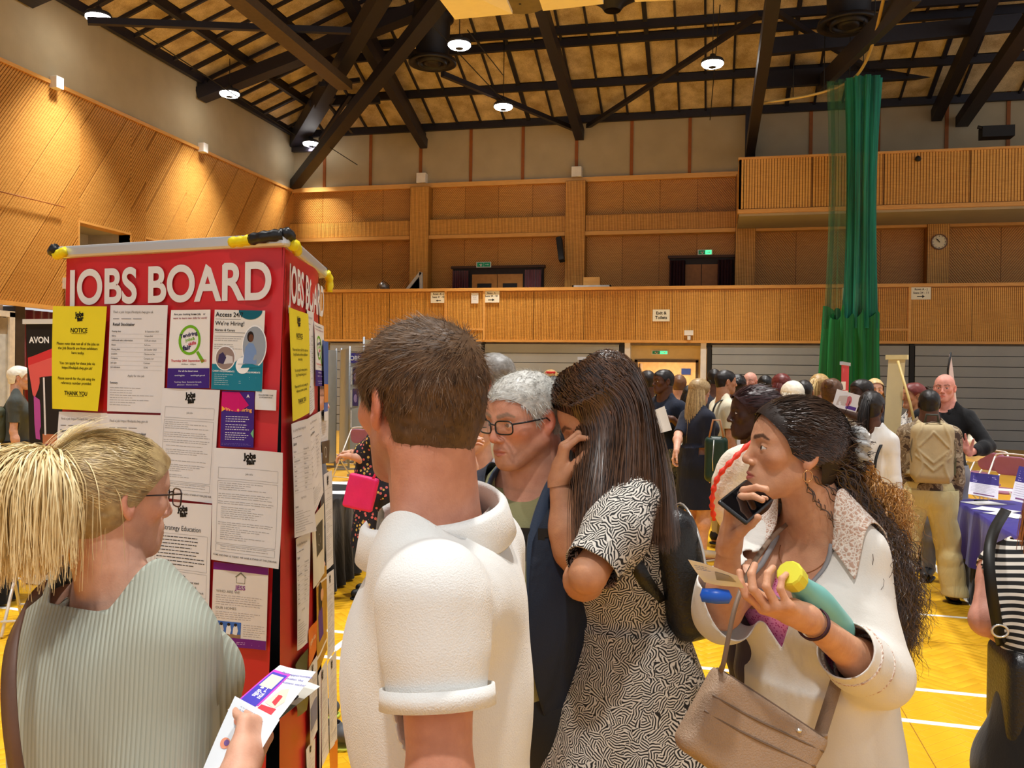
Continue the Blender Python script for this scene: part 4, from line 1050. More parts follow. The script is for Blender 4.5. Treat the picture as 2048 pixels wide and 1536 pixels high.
for j in range(len(pur)-1):
    for i in range(len(bx)-1):
        p = [(bx[i]+.03, pur[j+1]+.07), (bx[i+1]-.03, pur[j+1]+.07), (bx[i+1]-.03, pur[j]-.07), (bx[i]+.03, pur[j]-.07)]
        if bx[i] > 9.5 and j > 2: continue
        p = half_clip(p, lambda q: (q[0]-X0)-(Y1-q[1])-.1)
        if not p: continue
        n = len(p); ln = random.uniform(-.01, .012)
        top = [(x, yy, ZB(yy)+.06) for x, yy in p]; bot = [(x, yy, ZB(yy)+ln) for x, yy in p]
        MB().add(bot+top, [tuple(range(n)), tuple(range(n, 2*n))[::-1]]+[(a, a+n, (a+1) % n+n, (a+1) % n) for a in range(n)]).build('panel', WW, ceiling)
lp = [X0+.13, X0+1.4, X0+3.0, X0+4.6, X0+6.2]
by = list(np.arange(9.4, Y1, .8))
for j in range(len(lp)-1):
    for i in range(len(by)-1):
        p = [(lp[j]+.07, by[i]+.03), (lp[j+1]-.07, by[i]+.03), (lp[j+1]-.07, by[i+1]-.03), (lp[j]+.07, by[i+1]-.03)]
        p = half_clip(p, lambda q: (Y1-q[1])-(q[0]-X0)-.1)
        if not p: continue
        n = len(p); ln = random.uniform(-.01, .012)
        top = [(x, yy, ZL(x)+.06) for x, yy in p]; bot = [(x, yy, ZL(x)+ln) for x, yy in p]
        MB().add(bot+top, [tuple(range(n)), tuple(range(n, 2*n))[::-1]]+[(a, a+n, (a+1) % n+n, (a+1) % n) for a in range(n)]).build('panel', WW, ceiling)
def member(p, q, w_, h_, name='rafter', up=(0, 0, 1), m=STEEL):
    b = MB(); b.bar(p, q, w_, h_, up); return b.build(name, m, ceiling)
for Y in pur+[24.05]: member((X0+(Y1-Y)-.2, Y, ZB(Y)-.10), (13, Y, ZB(Y)-.10), .13, .22, 'purlin')
for X in lp: member((X, -6, ZL(X)-.10), (X, Y1-(X-X0)+.2, ZL(X)-.10), .13, .22, 'purlin')
for i, x in enumerate(bx):
    yt = max(19.9, Y1-(x-X0)+.0) if x > X0 else 19.9
    yt = max(19.9, Y1-(x-X0)); member((x, Y1-.1, ZB(Y1-.1)-.03), (x, yt, ZB(yt)-.03), .06 if i % 5 else .12, .10, 'batten')
for i, yb in enumerate(by):
    xt = min(X0+6.2, X0+(Y1-yb)); member((X0+.05, yb, ZL(X0)-.03), (xt, yb, ZL(xt)-.03), .06 if i % 5 else .12, .10, 'batten')
# trusses of the back slope
for X, z0, mm_, yn, w_ in ((-9.6, 9.68, .34, 19.5, .26), (-4.27, 9.55, .205, 18.0, .28), (6.3, 9.6, .25, 19.5, .28)):
    member((X, Y1-.05, z0), (X, yn, z0+mm_*(Y1-yn)), w_, .36, 'rafter')
member((1.02, Y1-.02, 8.75), (1.0, 12.0, 9.05), .26, .36, 'rafter'); member((1.02, Y1-.2, 8.1), (1.02, Y1-.2, 10.0), .3, .25, 'rafter', (0, 1, 0))
member(atY(1500, 0, 20), atY(1572, 0, 20)+np.array([0, -2, .5]), .2, .2, 'strut') if False else None
# left slope rafters
for Y, z0, m_, xe in ((22.12, 9.62, .29, -7.5), (15.6, 9.62, .29, -9.5), (9.8, 9.62, .29, -7)):
    member((X0+.02, Y, z0), (xe, Y, z0+m_*(xe-X0)), .42, .34, 'rafter')
    member((X0+.05, Y, z0-.1), (X0+.05, Y, z0+.35), .5, .3, 'rafter', (0, 1, 0))
# corner struts
def strut_px(a, b, Da, Db, w_, h_, name='strut'): return member(at(*a, Da), at(*b, Db), w_, h_, name)
strut_px((588, 372), (905, -30), 30.2, 19.5, .34, .30)
strut_px((592, 285), (655, 180), 30.2, 26, .50, .45); strut_px((640, 205), (770, -20), 26.5, 20, .34, .45)
strut_px((583, 300), (640, 298), 30.2, 29, .16, .16)
strut_px((720, 70), (848, 288), 22.5, 28.6, .24, .32); strut_px((655, 200), (700, 90), 27, 24, .2, .3)
strut_px((620, 208), (760, 200), 27, 27, .16, .2); strut_px((640, 170), (720, 160), 25, 25, .12, .12)
strut_px((700, 190), (640, 280), 26, 28, .10, .10); strut_px((640, 190), (705, 265), 26, 28, .08, .08)
strut_px((885, 148), (1158, 262), 23, 28.2, .13, .13, 'brace'); strut_px((1168, 258), (1520, 28), 28.2, 21, .13, .13, 'brace'); strut_px((1550, 22), (1720, 130), 20.5, 26, .12, .12, 'brace'); strut_px((1660, 92), (1885, 222), 23, 28, .12, .12, 'brace')
strut_px((175, 42), (700, 62), 18.6, 21, .14, .14, 'brace')
strut_px((1885, 300), (2070, 30), 28, 19, .34, .30); strut_px((1900, 225), (1990, 20), 28.4, 23, .3, .3); strut_px((1530, 95), (2040, 45), 22, 22, .22, .4); strut_px((1530, 160), (1960, 135), 24.5, 25, .2, .45)
strut_px((1640, 170), (1835, -25), 25, 15, .16, .45, 'track_beam'); strut_px((1880, 235), (1905, 300), 27.5, 28, .1, .1); strut_px((1905, 230), (1960, 130), 27, 25, .12, .12)
# tray / beam in brown
strut_px((468, -12), (690, 172), 17.5, 24, .42, .22, 'cable_tray').data.materials[0] = M(srgb(82, 68, 54), .6)
# suspended rods and cables
for pts in (((0, 0), (0, 0)),): pass
for a, b2, Da, Db in (((243, 40), (590, 270), 19, 27), ((855, 40), (1010, 205), 21, 24), ((1440, 10), (1420, 240), 21, 26), ((660, 295), (715, 330), 27, 27.4), ((935, 60), (1006, 150), 20, 24)):
    b = MB(); b.tube([at(*a, Da), at(*b2, Db)], .014, 5); b.build('hanging_cable', BLACKM, ceiling)

# high bay lamps
GLOW = M((1.0, .97, .92), .5, var=0, emit=26, name='lamp_glow'); LBODY = M(srgb(60, 62, 68), .4, .3, var=0)
for i, (x, y, z) in enumerate(LAMPS_SEEN):
    seen = True
    lab = ['lit round high-bay lamp at the far left top of the photo', 'lit round high-bay lamp by the second left-wall rafter', 'lit round high-bay lamp in front of the corner strut', 'lit round high-bay lamp right of the black ceiling duct', 'lit round high-bay lamp hanging near the tip of the thin brace', 'lit round high-bay lamp hanging alone in the right half'][i]
    t = thing('high_bay_lamp', lab, 'lamp', (x, y, z), group='high-bay lamps')
    o = (x, y, z)
    b = MB(); b.lathe([(.0, .20), (.06, .19), (.09, .10), (.25, .06), (.28, .0), (.27, -.03), (.255, -.03)], 28, (x, y, z)); b.build('housing', LBODY, t, True, o)
    b = MB(); b.lathe([(.26, -.01), (.265, -.06), (.23, -.10), (.10, -.125)], 28, (x, y, z)); b.build('diffuser', GLOW, t, False, o)
    b = MB(); b.lathe([(0.0, -.135), (.09, -.135), (.10, -.11)], 20, (x, y, z)); b.build('driver_cap', LBODY, t, False, o)
    if seen:
        zc = min(ZL(x), ZB(y)) if y > 15 else ZL(x); b = MB(); b.tube([(x, y, z+.19), (x, y, zc-.1)], .012, 6); b.build('suspension', BLACKM, t, True, o)
# ducts with round diffusers
DUCT = M(srgb(34, 32, 36), .45, .2, var=.03)
for (u, v, R_, lab) in ((865, 128, .60, 'black round ceiling duct with a ring diffuser left of centre'), (1697, 52, .66, 'black round ceiling duct with a ring diffuser at upper right')):
    p = atZ(u, v, 10.0); x, y, z = p; t = thing('duct_diffuser', lab, 'duct', p); R_ *= 1.06
    b = MB(); b.lathe([(R_*.68, .12), (R_*.72, 1.1), (R_*.86, 1.15), (R_*.86, 1.3), (R_*.80, 1.35), (R_*.80, 2.05)], 36, p); b.build('duct', DUCT, t, True, p)
    b = MB(); b.lathe([(R_*.60, .12), (R_*.98, .10), (R_, .04), (R_, .0), (R_*.93, -.01), (R_*.74, .05), (R_*.70, .10)], 40, p); b.build('rim', DUCT, t, True, p)
    b = MB(); b.lathe([(R_*.62, .08), (R_*.60, -.02), (R_*.52, -.03), (R_*.48, .05)], 36, p); b.lathe([(R_*.36, .07), (R_*.34, -.01), (R_*.24, -.03), (R_*.0, .0)], 36, p); b.build('ring', DUCT, t, True, p)
    b = MB(); b.lathe([(0, .12), (R_*.7, .12)], 30, p); b.build('grille', BLACKM, t, False, p)
p = at(1225, 12, 21); t = thing('duct_diffuser', 'black round ceiling diffuser cut by the top edge between the cream panels', 'duct', p); b = MB(); b.lathe([(.2, -.12), (.28, .0), (.5, .16), (.75, .3), (.75, .8)], 32, p); b.build('rim', DUCT, t, True, p)
# cream acoustic baffles close overhead
BAF = M(srgb(246, 236, 208), .6, var=.01)
for n, q in enumerate((((880, 0), (1000, -30), (1025, 28), (910, 39)), ((1072, -20), (1195, -40), (1207, 8), (1086, 22)), ((1262, -30), (1380, -40), (1400, -2), (1270, 4)))):
    P4 = [at(u, v, 13.0+(1.2 if k < 2 else 0)*-1) for k, (u, v) in enumerate(q)]; P4[0] = P4[0]+(P4[0]-P4[3])*1.2; P4[1] = P4[1]+(P4[1]-P4[2])*1.2
    up = [x+np.array([0, 0, .05]) for x in P4]; b = MB(); b.hexa([*P4[::-1], *up[::-1]])
    setp(b.build('ceiling_baffle', BAF), 'pale cream ceiling baffle at the top edge, '+['the largest, above the lamp', 'the middle one', 'the sliver furthest right'][n], 'baffle', group='cream ceiling baffles')
for s in (0,):
    p = at(1040, 8, 13.2); b = MB(); b.lathe([(.02, 0), (.42, .02), (.45, .1)], 28, p); setp(b.build('ceiling_fan_guard', M(srgb(120, 108, 84), .5, .4)), 'round wire guard between the two largest ceiling baffles', 'fan guard')

# ------------------------------------------------------------------ signs on the balcony
INK = M((.01, .01, .01), .6, var=0); 
def flat_text(parts, O, U, V, N, m, name, parent, off=None, eps=.002):
    """parts: (text, x, y, size, align, bold, slant)"""
    O, U, V, N = (Vector(x) for x in (O, U, V, N))
    for p in parts:
        b = MB()
        t, x, y, s = p[:4]; al = p[4] if len(p) > 4 else 'CENTER'; bo = p[5] if len(p) > 5 else 0; sx = p[6] if len(p) > 6 else 1.0
        W_, F_ = text_poly(t, s, bo*s, al)
        b.add([O+U*(x+a*sx)+V*(y+c)+N*eps for a, c in W_], F_); b.build(name, m, parent, off=off)
def arrow(b, O, U, V, N, cx, cy, s, d=1, eps=.002):
    O, U, V, N = (Vector(x) for x in (O, U, V, N)); P = lambda x, y: O+U*(cx+x*d*s)+V*(cy+y*s)+N*eps
    f = [(0, 1, 2, 3)] if d > 0 else [(3, 2, 1, 0)]
    b.add([P(-1, -.12), P(.4, -.12), P(.4, .12), P(-1, .12)], f); b.add([P(.3, -.42), P(1, 0), P(.3, .42)], [(0, 1, 2) if d > 0 else (2, 1, 0)])
def wall_sign(x0, z1, x1, z0, lines, lab, ar=None, col=(240, 236, 214), Y=None, m=None, cat='sign', ink=None):
    y = (BALC_Y-.03) if Y is None else Y; b = MB(); b.box((x0, y-.012, z0), (x1, y, z1)); s = b.build('sign', m or M(srgb(*col), .5, var=0)); setp(s, lab, cat)
    O = ((x0+x1)/2, y-.012, z0)
    if lines: flat_text(lines, O, (1, 0, 0), (0, 0, 1), (0, -1, 0), ink or INK, 'lettering', s)
    if ar:
        bb = MB(); arrow(bb, O, (1, 0, 0), (0, 0, 1), (0, -1, 0), *ar); bb.build('arrow', ink or INK, s)
    return s
wall_sign(-8.40, 4.29, -7.91, 3.97, [('Rows  A - J', 0, .245, .075, 'CENTER', .02), ('Seats 47 - 40', 0, .155, .075, 'CENTER', .02)], 'cream seat sign with an arrow pointing left on the balcony', (0, .07, .08, -1))
wall_sign(-7.12, 4.26, -6.90, 3.95, [('Please note', 0, .22, .03), ('this door', 0, .17, .03), ('is alarmed', 0, .12, .03)], 'small plain white notice between two arrow signs on the balcony', col=(238, 236, 230), cat='notice')
wall_sign(-6.74, 4.31, -6.25, 3.97, [('Rows  A', 0, .26, .075, 'CENTER', .02), ('Seats 39 - 30', 0, .17, .075, 'CENTER', .02)], 'cream seat sign with a right arrow, left of the exit and toilets sign', (0, .08, .10, 1))
wall_sign(-1.70, 3.74, -1.22, 3.40, [('Exit &', 0, .20, .12, 'CENTER', .03), ('Toilets', 0, .07, .12, 'CENTER', .03)], 'white Exit and Toilets sign on the balcony above the exit door')
wall_sign(5.19, 4.31, 5.68, 3.98, [('Rows A - J', 0, .25, .075, 'CENTER', .02), ('Seats 24 - 11', 0, .155, .075, 'CENTER', .02)], 'cream seat sign with a right arrow, right of the green net', (0, .08, .10, 1))
wall_sign(3.44, 4.31, 3.92, 3.98, [('Rows A - J', 0, .25, .075), ('Seats 29 - 25', 0, .155, .075)], 'cream seat sign half hidden behind the green net', (0, .08, .10, 1))
GREEN = M(srgb(10, 110, 70), .5, var=0, emit=.35); GLOWG = M(srgb(70, 235, 150), .5, var=0, emit=1.6)
def exit_sign(x0, x1, z0, z1, y, lab, lit=True):
    t = wall_sign(x0, z1, x1, z0, [], lab, None, Y=y, m=M(srgb(225, 228, 222), .5, var=0))
    b = MB(); w_ = x1-x0; b.box((x0+w_*.06, y-.02, z0+.02), (x0+w_*.50, y-.012, z1-.02)); b.build('green_panel', GREEN, t)
    b = MB(); b.box((x0+w_*.52, y-.02, z0+.02), (x0+w_*.94, y-.012, z1-.02)); b.build('lit_panel', GLOWG if lit else GREEN, t)
    b = MB(); O = (x0+w_*.73, y-.021, (z0+z1)/2); arrow(b, O, (1, 0, 0), (0, 0, 1), (0, -1, 0), 0, 0, w_*.13); b.build('arrow', WHITEM, t)
    b = MB(); cx = x0+w_*.3; zc = (z0+z1)/2; h_ = (z1-z0)*.3; b.box((cx-.012, y-.023, zc-h_), (cx+.03, y-.02, zc+h_*.5)); b.box((cx-.05, y-.023, zc-.01), (cx+.05, y-.02, zc+.015)); b.lathe([(0, 0), (.018, 0), (.018, .004)], 10, (cx+.01, y-.02, zc+h_*.8), Matrix.Rotation(PI/2, 3, 'X')); b.build('running_figure', WHITEM, t)
exit_sign(-7.60, -7.10, 5.32, 5.50, Y1-.26, 'green running-man exit sign above the upper door with dark panes', False)
exit_sign(-.50, -.06, 5.60, 5.76, Y1-.26, 'lit green exit sign above the plain upper door')
exit_sign(-1.75, -1.27, 2.46, 2.58, dy-.02, 'lit green exit sign over the ground floor exit doorway')
b = MB(); b.box((-.80, BALC_Y-.12, 3.0), (-.55, BALC_Y, 3.14)); b.lathe([(.0, 0), (.05, .01), (.05, .12)], 14, (-.67, BALC_Y-.08, 2.86)); setp(b.build('camera_unit', WHITEM), 'white security camera under the balcony edge right of the Exit sign', 'camera')
# clock
cp = atY(1878, 484, Y1-.42); t = thing('clock', 'round cream wall clock on the wooden column right of the green net', 'clock', cp); RX90 = Matrix.Rotation(PI/2, 3, 'X')
b = MB(); b.lathe([(.20, 0), (.225, .0), (.225, .05), (.195, .05)], 36, cp, RX90); b.build('rim', M(srgb(110, 70, 34), .4), t, False, cp)
b = MB(); b.lathe([(0, .02), (.20, .02)], 36, cp, RX90); b.build('face', M(srgb(236, 224, 190), .5, var=0), t, False, cp)
for nm, a, l_, w_ in (('hour_hand', 128, .10, .022), ('minute_hand', 135, .14, .014)):
    a = math.radians(a); c0 = Vector(cp)+Vector((0, -.05, 0)); b = MB(); b.bar(c0-Vector((math.cos(a), 0, math.sin(a)))*.02, c0+Vector((math.cos(a), 0, math.sin(a)))*l_, w_, .004, (0, 1, 0)); b.build(nm, INK, t, off=cp)
b = MB()
for k in range(12):
    a = k*PI/6; c0 = Vector(cp)+Vector((0, -.025, 0)); d = Vector((math.cos(a), 0, math.sin(a))); b.bar(c0+d*.155, c0+d*.18, .012 if k % 3 else .022, .003, (0, 1, 0))
b.build('hour_marks', INK, t, off=cp)
# things on the balcony
b = MB(); b.bar(Vector(atY(842, 545, 26.6)), Vector(atY(806, 590, 26.6)), .09, .09); b.add([atY(842, 545, 26.6), atY(842, 590, 26.6), atY(806, 590, 26.6)], [(0, 1, 2), (2, 1, 0)]); b.bar(Vector(atY(842, 545, 26.6)), Vector(atY(843, 600, 26.6)), .09, .09); setp(b.build('stair_guard', M(srgb(214, 210, 196), .6)), 'pale slanted stair guard standing on the balcony', 'guard rail')
cp2 = atY(767, 574, 25.9); t = thing('spotlight', 'chrome stage spotlight on the balcony rail', 'spotlight', cp2); b = MB(); b.lathe([(0, .16), (.10, .14), (.13, .02), (.15, -.1), (.15, -.14), (.11, -.13)], 20, cp2, Matrix.Rotation(1.2, 3, 'X')); b.build('can', M((.35, .34, .33), .3, .7), t, True, cp2); b = MB(); b.tube([cp2+np.array([-.17, 0, -.2]), cp2+np.array([-.19, 0, .05]), cp2+np.array([0, 0, .2]), cp2+np.array([.19, 0, .05]), cp2+np.array([.17, 0, -.2])], .012); b.build('yoke', BLACKM, t, True, cp2)
p = atY(1122, 498, Y1-.5); b = MB(); b.bar(Vector(atY(1118, 476, Y1-.45)), Vector(atY(1124, 522, Y1-.75)), .18, .2, (0, 1, 0)); setp(b.build('loudspeaker', BLACKM, bevel=.02), 'black loudspeaker hung on the middle column of the upper wall', 'loudspeaker')
b = MB(); a = atY(1145, 571, 25.9); c = atY(1222, 571, 25.9); b.box((a[0], 25.85, a[2]-.12), (c[0], 26.0, a[2])); b.box((a[0], 25.85, a[2]-.3), (a[0]+.04, 25.95, a[2])); b.box((c[0]-.04, 25.85, a[2]-.3), (c[0], 25.95, a[2])); setp(b.build('table', M(srgb(215, 215, 210), .5)), 'white table top showing above the balcony rail', 'table')
b = MB(); a = atY(1168, 555, 26.4); b.box((a[0], 26.3, 4.3), (a[0]+.5, 26.6, a[2])); setp(b.build('lectern', W_TRIM), 'pale wooden box behind the balcony rail by the middle column', 'box')
for u, v, l in ((1836, 318, 'small round black camera on the gallery front'),):
    p = atY(u, v, BALC_Y-.08); b = MB(); b.lathe([(0, .09), (.06, .06), (.08, 0), (.06, -.05), (0, -.07)], 16, p); setp(b.build('dome_camera', BLACKM, smooth=True), l, 'camera')
p = atY(1985, 262, 26.2); b = MB(); b.box(p-np.array([.3, .2, .2]), p+np.array([.5, .2, .1])); b.tube([p+np.array([-.4, -.1, .1]), p+np.array([.3, -.1, -.1])], .05); setp(b.build('stage_lantern', BLACKM), 'dark stage lantern at the right end of the gallery', 'spotlight')
# ------------------------------------------------------------------ sports net on its curved rail
RAIL = M(srgb(214, 188, 120), .4, .3, var=0)
rp = [atY(1520, 199, 23.3), atY(1600, 195, 23.0), atY(1660, 184, 22.6), atY(1700, 168, 22.0), atY(1730, 140, 21), atY(1760, 90, 18.8), atY(1800, 20, 16), atY(1830, -40, 14.2)]
for q in rp: q[2] = 8.95
rp = [np.array([a, b_2, 8.95]) for a, b_2 in [(.9, 23.6), (1.9, 23.3), (2.6, 22.9), (3.1, 22.2), (3.25, 21.2), (3.2, 19.5), (2.95, 16.5), (2.8, 13)]]
t = thing('net_rail', 'curved brass-coloured curtain rail carrying the green net', 'rail', rp[3]); b = MB(); b.tube(spline(rp, 40), .035, 8); b.build('rail', RAIL, t, True, rp[3])
for q in rp[1:6]: b = MB(); b.tube([q, q+np.array([0, 0, 1.5])], .012, 6); b.build('hanger', BLACKM, t, True, rp[3])
def net_mat(col, alpha, name):
    m, nt, b = nodes(name); tc = nd(nt, 'ShaderNodeTexCoord'); mp = nd(nt, 'ShaderNodeMapping'); mp.inputs['Scale'].default_value = (1, 1, .03); lk(nt, tc.outputs['Object'], mp.inputs[0])
    n = nd(nt, 'ShaderNodeTexNoise', i_Scale=14.0, i_Detail=4.0); lk(nt, mp.outputs[0], n.inputs['Vector']); r = ramp(nt, n.outputs['Fac'], [(.3, tuple(c*.45 for c in col)), (.7, tuple(min(1, c*1.5) for c in col))]); lk(nt, r.outputs[0], b.inputs['Base Color'])
    b.inputs['Roughness'].default_value = .7; b.inputs['Alpha'].default_value = alpha; return m
NET = net_mat(srgb(20, 130, 108), .80, 'net_bundle'); NETT = net_mat(srgb(60, 120, 84), .30, 'net_sheer'); NETB = net_mat(srgb(14, 118, 62), 1.0, 'net_skirt')
def drape(name, cx, cy, rx, ry, z0, z1, n, m, t, seed, flarez=0, amp=.25, jag=0):
    V = []; F = []; N = 96; K = 14; rs = random.Random(seed); ph = [rs.uniform(0, 6) for _ in range(6)]; zt = [rs.uniform(-1, 1) for _ in range(N)]
    for k in range(K+1):
        f_ = k/K
        for i in range(N):
            a = 2*PI*i/N; w_ = 1+amp*math.sin(n*a+ph[0]+.6*math.sin(f_*3+ph[1]))+amp*.5*math.sin((n*2+1)*a+ph[2]+f_*1.2)
            s = (1-.22*math.sin(PI*min(1, f_*1.0))*(0 if flarez else 1))*(1+flarez*(1-f_)*.25)
            z = z0+(z1-z0)*f_
            if jag and k == K: z += jag*(.5*math.sin(7*a+ph[3])+.5*math.sin(13*a+ph[4]))
            V.append((cx+rx*s*w_*math.cos(a), cy+ry*s*w_*math.sin(a), z))
    for k in range(K):
        for i in range(N): F.append((k*N+i, k*N+(i+1) % N, (k+1)*N+(i+1) % N, (k+1)*N+i))
    o = link(name, mesh(name, V, F, True, None, (cx, cy, 0)), m, t)
    return o
nt_ = thing('sports_net', 'tall green sports net gathered into a bundle at right, with a solid green skirt', 'net', (3.3, 22, 0))
drape('bundle', 3.38, 22, .33, .25, 3.0, 8.93, 9, NET, nt_, 1); drape('sheer_part', 2.95, 22, .30, .12, 3.0, 8.9, 6, NETT, nt_, 2); drape('skirt', 3.20, 22, .50, .30, .05, 3.35, 10, NETB, nt_, 3, 1, .22, .22)
for o in nt_.children if hasattr(nt_, 'children') else []: o.location = (o.location[0], o.location[1], o.location[2])
for o in [q for q in bpy.data.objects if q.parent == nt_]: o.location = {'bundle': (.08, 0, 0), 'sheer_part': (-.35, 0, 0), 'skirt': (-.10, 0, 0)}[o.name.split('.')[0]]
# ------------------------------------------------------------------ the jobs board: pull-up banners standing as a square
def plane_st(O, U, V, u, v):
    N = np.cross(U, V); r = ray(u, v); t = ((O-C0) @ N)/(r @ N); p = C0+r*t-O
    return np.array([p @ U, p @ V])
class Panel:
    """a flat upright surface: O top-left corner, U across, V up (unit), N towards the viewer"""
    def __init__(s, O, B, lean=0.0, sh=0.0):
        s.O = np.array(O, float); d = np.array(B, float)-s.O; d[2] = 0; s.W = np.linalg.norm(d); s.U = d/s.W
        s.V = np.array([0, 0, 1.]); s.N = nrm(np.cross(s.U, s.V))
    def w(s, a, b, e=0.0): return s.O+s.U*a+s.V*b+s.N*e
    def px(s, u, v): return plane_st(s.O, s.U, s.V, u, v)
PRN = {}
def pm(c, rough=.6):
    c = tuple(c)
    if c not in PRN: PRN[c] = M(srgb(*c), rough, var=0, spec=.25, name='print')
    return PRN[c]
class Sheet:
    """a sheet of paper: 4 corners (TL, TR, BR, BL) in panel coordinates, nominal size w x h, gently curled; prints are parts"""
    def __init__(s, pan, cor, w_, h_, col, name, label, cat, e=.004, curl=(0, 0, 0, 0), parent=None, group=None, n=8, rough=.45, world=None):
        s.w, s.h, s.pan, s.e, s.curl = w_, h_, pan, e, curl
        if world is not None: s.c3 = [np.array(q, float) for q in world]; s.N = nrm(np.cross(s.c3[1]-s.c3[0], s.c3[0]-s.c3[3]))
        else: s.c3 = [pan.w(*q) for q in cor]; s.N = pan.N
        s.off = np.mean(s.c3, 0)+s.N*e; V = []; F = []
        for t in (0, 1):
            for j in range(n+1):
                for i in range(n+1): V.append(s.p(i/n*w_, j/n*h_, -.0004*t))
        for j in range(n):
            for i in range(n):
                a = j*(n+1)+i; F.append((a, a+1, a+n+2, a+n+1)); b = a+(n+1)**2; F.append((b, b+n+1, b+n+2, b+1))
        m = col if not isinstance(col, tuple) else M(srgb(*col), rough, var=.012, scale=12, spec=.3, name='paper')
        s.ob = link(name, mesh(name, V, F, True, None, s.off), m, parent, label=label, cat=cat, group=group)
        if parent is None: s.ob.location = s.off
        else: s.ob.location = s.off-np.array(parent.matrix_world.translation) if False else s.off
        s.k = s.w and s.w/w_
    def p(s, x, y, e=0.0):      # x right, y up from bottom-left, in metres
        a, b = x/s.w, y/s.h; TL, TR, BR, BL = s.c3
        P = (TL*(1-a)+TR*a)*b+(BL*(1-a)+BR*a)*(1-b)
        tl, tr, br, bl = s.curl
        c = tl*max(0, 1-a*1.6)**2*b**2+tr*max(0, a*1.6-.6)**2*b**2+br*max(0, a*1.6-.6)**2*(1-b)**2+bl*max(0, 1-a*1.6)**2*(1-b)**2
        return P+s.N*(s.e+e+c+.0016*math.sin(a*5+b*3))
    def mk(s, name, b, m): b.build(name, m, s.ob, off=s.off)
    def rects(s, name, rs, col, e=.0006):
        b = MB()
        for x0, y0, x1, y1 in rs:
            n = max(1, int(abs(x1-x0)/s.w*8)); k = max(1, int(abs(y1-y0)/s.h*8))
            for i in range(n):
                for j in range(k):
                    xa, xb = x0+(x1-x0)*i/n, x0+(x1-x0)*(i+1)/n; ya, yb = y0+(y1-y0)*j/k, y0+(y1-y0)*(j+1)/k
                    b.add([s.p(xa, ya, e), s.p(xb, ya, e), s.p(xb, yb, e), s.p(xa, yb, e)], [(0, 1, 2, 3)])
        o = b.build(name, pm(col), s.ob, off=s.off)
        if len(rs) > 1: o['kind'] = 'stuff'
        return o
    def text(s, name, items, col, e=.0009):
        b = MB()
        for it in items:
            t, x, y, sz = it[:4]; al = it[4] if len(it) > 4 else 'CENTER'; bo = it[5] if len(it) > 5 else 0; rot = it[6] if len(it) > 6 else 0; sx = it[7] if len(it) > 7 else 1
            W_, F_ = text_poly(t, sz, bo*sz, al); cr, sr = math.cos(rot), math.sin(rot)
            b.add([s.p(x+(a*sx*cr-c*sr), y+(a*sx*sr+c*cr), e) for a, c in W_], F_)
        o = b.build(name, pm(col), s.ob, off=s.off); o['kind'] = 'stuff'
        return o
    def poly(s, name, pts, col, e=.0006):
        b = MB(); b.add([s.p(x, y, e) for x, y in pts], [tuple(range(len(pts)))]); return b.build(name, pm(col), s.ob, off=s.off)
    def disc(s, name, x, y, r, col, e=.0007, ry=None, r0=0, n=28, a0=0, a1=2*PI):
        ry = ry or r; b = MB(); P = [(x+r*math.cos(a0+(a1-a0)*k/n), y+ry*math.sin(a0+(a1-a0)*k/n)) for k in range(n+1)]
        if r0: Q = [(x+(r-r0)*math.cos(a0+(a1-a0)*k/n), y+(ry-r0)*math.sin(a0+(a1-a0)*k/n)) for k in range(n+1)]; b.add([s.p(*q, e) for q in P+Q], [(k, k+1, n+2+k, n+1+k)for k in range(n)])
        else: b.add([s.p(*q, e) for q in P], [tuple(range(n+1))])
        return b.build(name, pm(col), s.ob, off=s.off)
    def lines(s, x0, x1, y0, n, dy, col=(120, 118, 116), th=.0011, seed=0, rag=.25, words=True, name='small_print', bullets=False):
        rs = []; R = random.Random(seed)
        for i in range(n):
            y = y0-i*dy; xe = x0+(x1-x0)*(1-R.random()*rag); x = x0
            if R.random() < .08: continue
            while x < xe:
                l = R.uniform(.006, .018)*(s.w/.21); rs.append((x, y, min(x+l, xe), y+th)); x += l+.0022
                if not words: pass
        if rs: s.rects(name, rs, col)
def jf_logo(s, x, y, k=1.0):
    s.text('jobs_fair_logo', [('Jobs', x, y, .021*k, 'CENTER', .055, .10), ('fair', x+.004*k, y-.014*k, .021*k, 'CENTER', .055, .10)], (16, 16, 16))

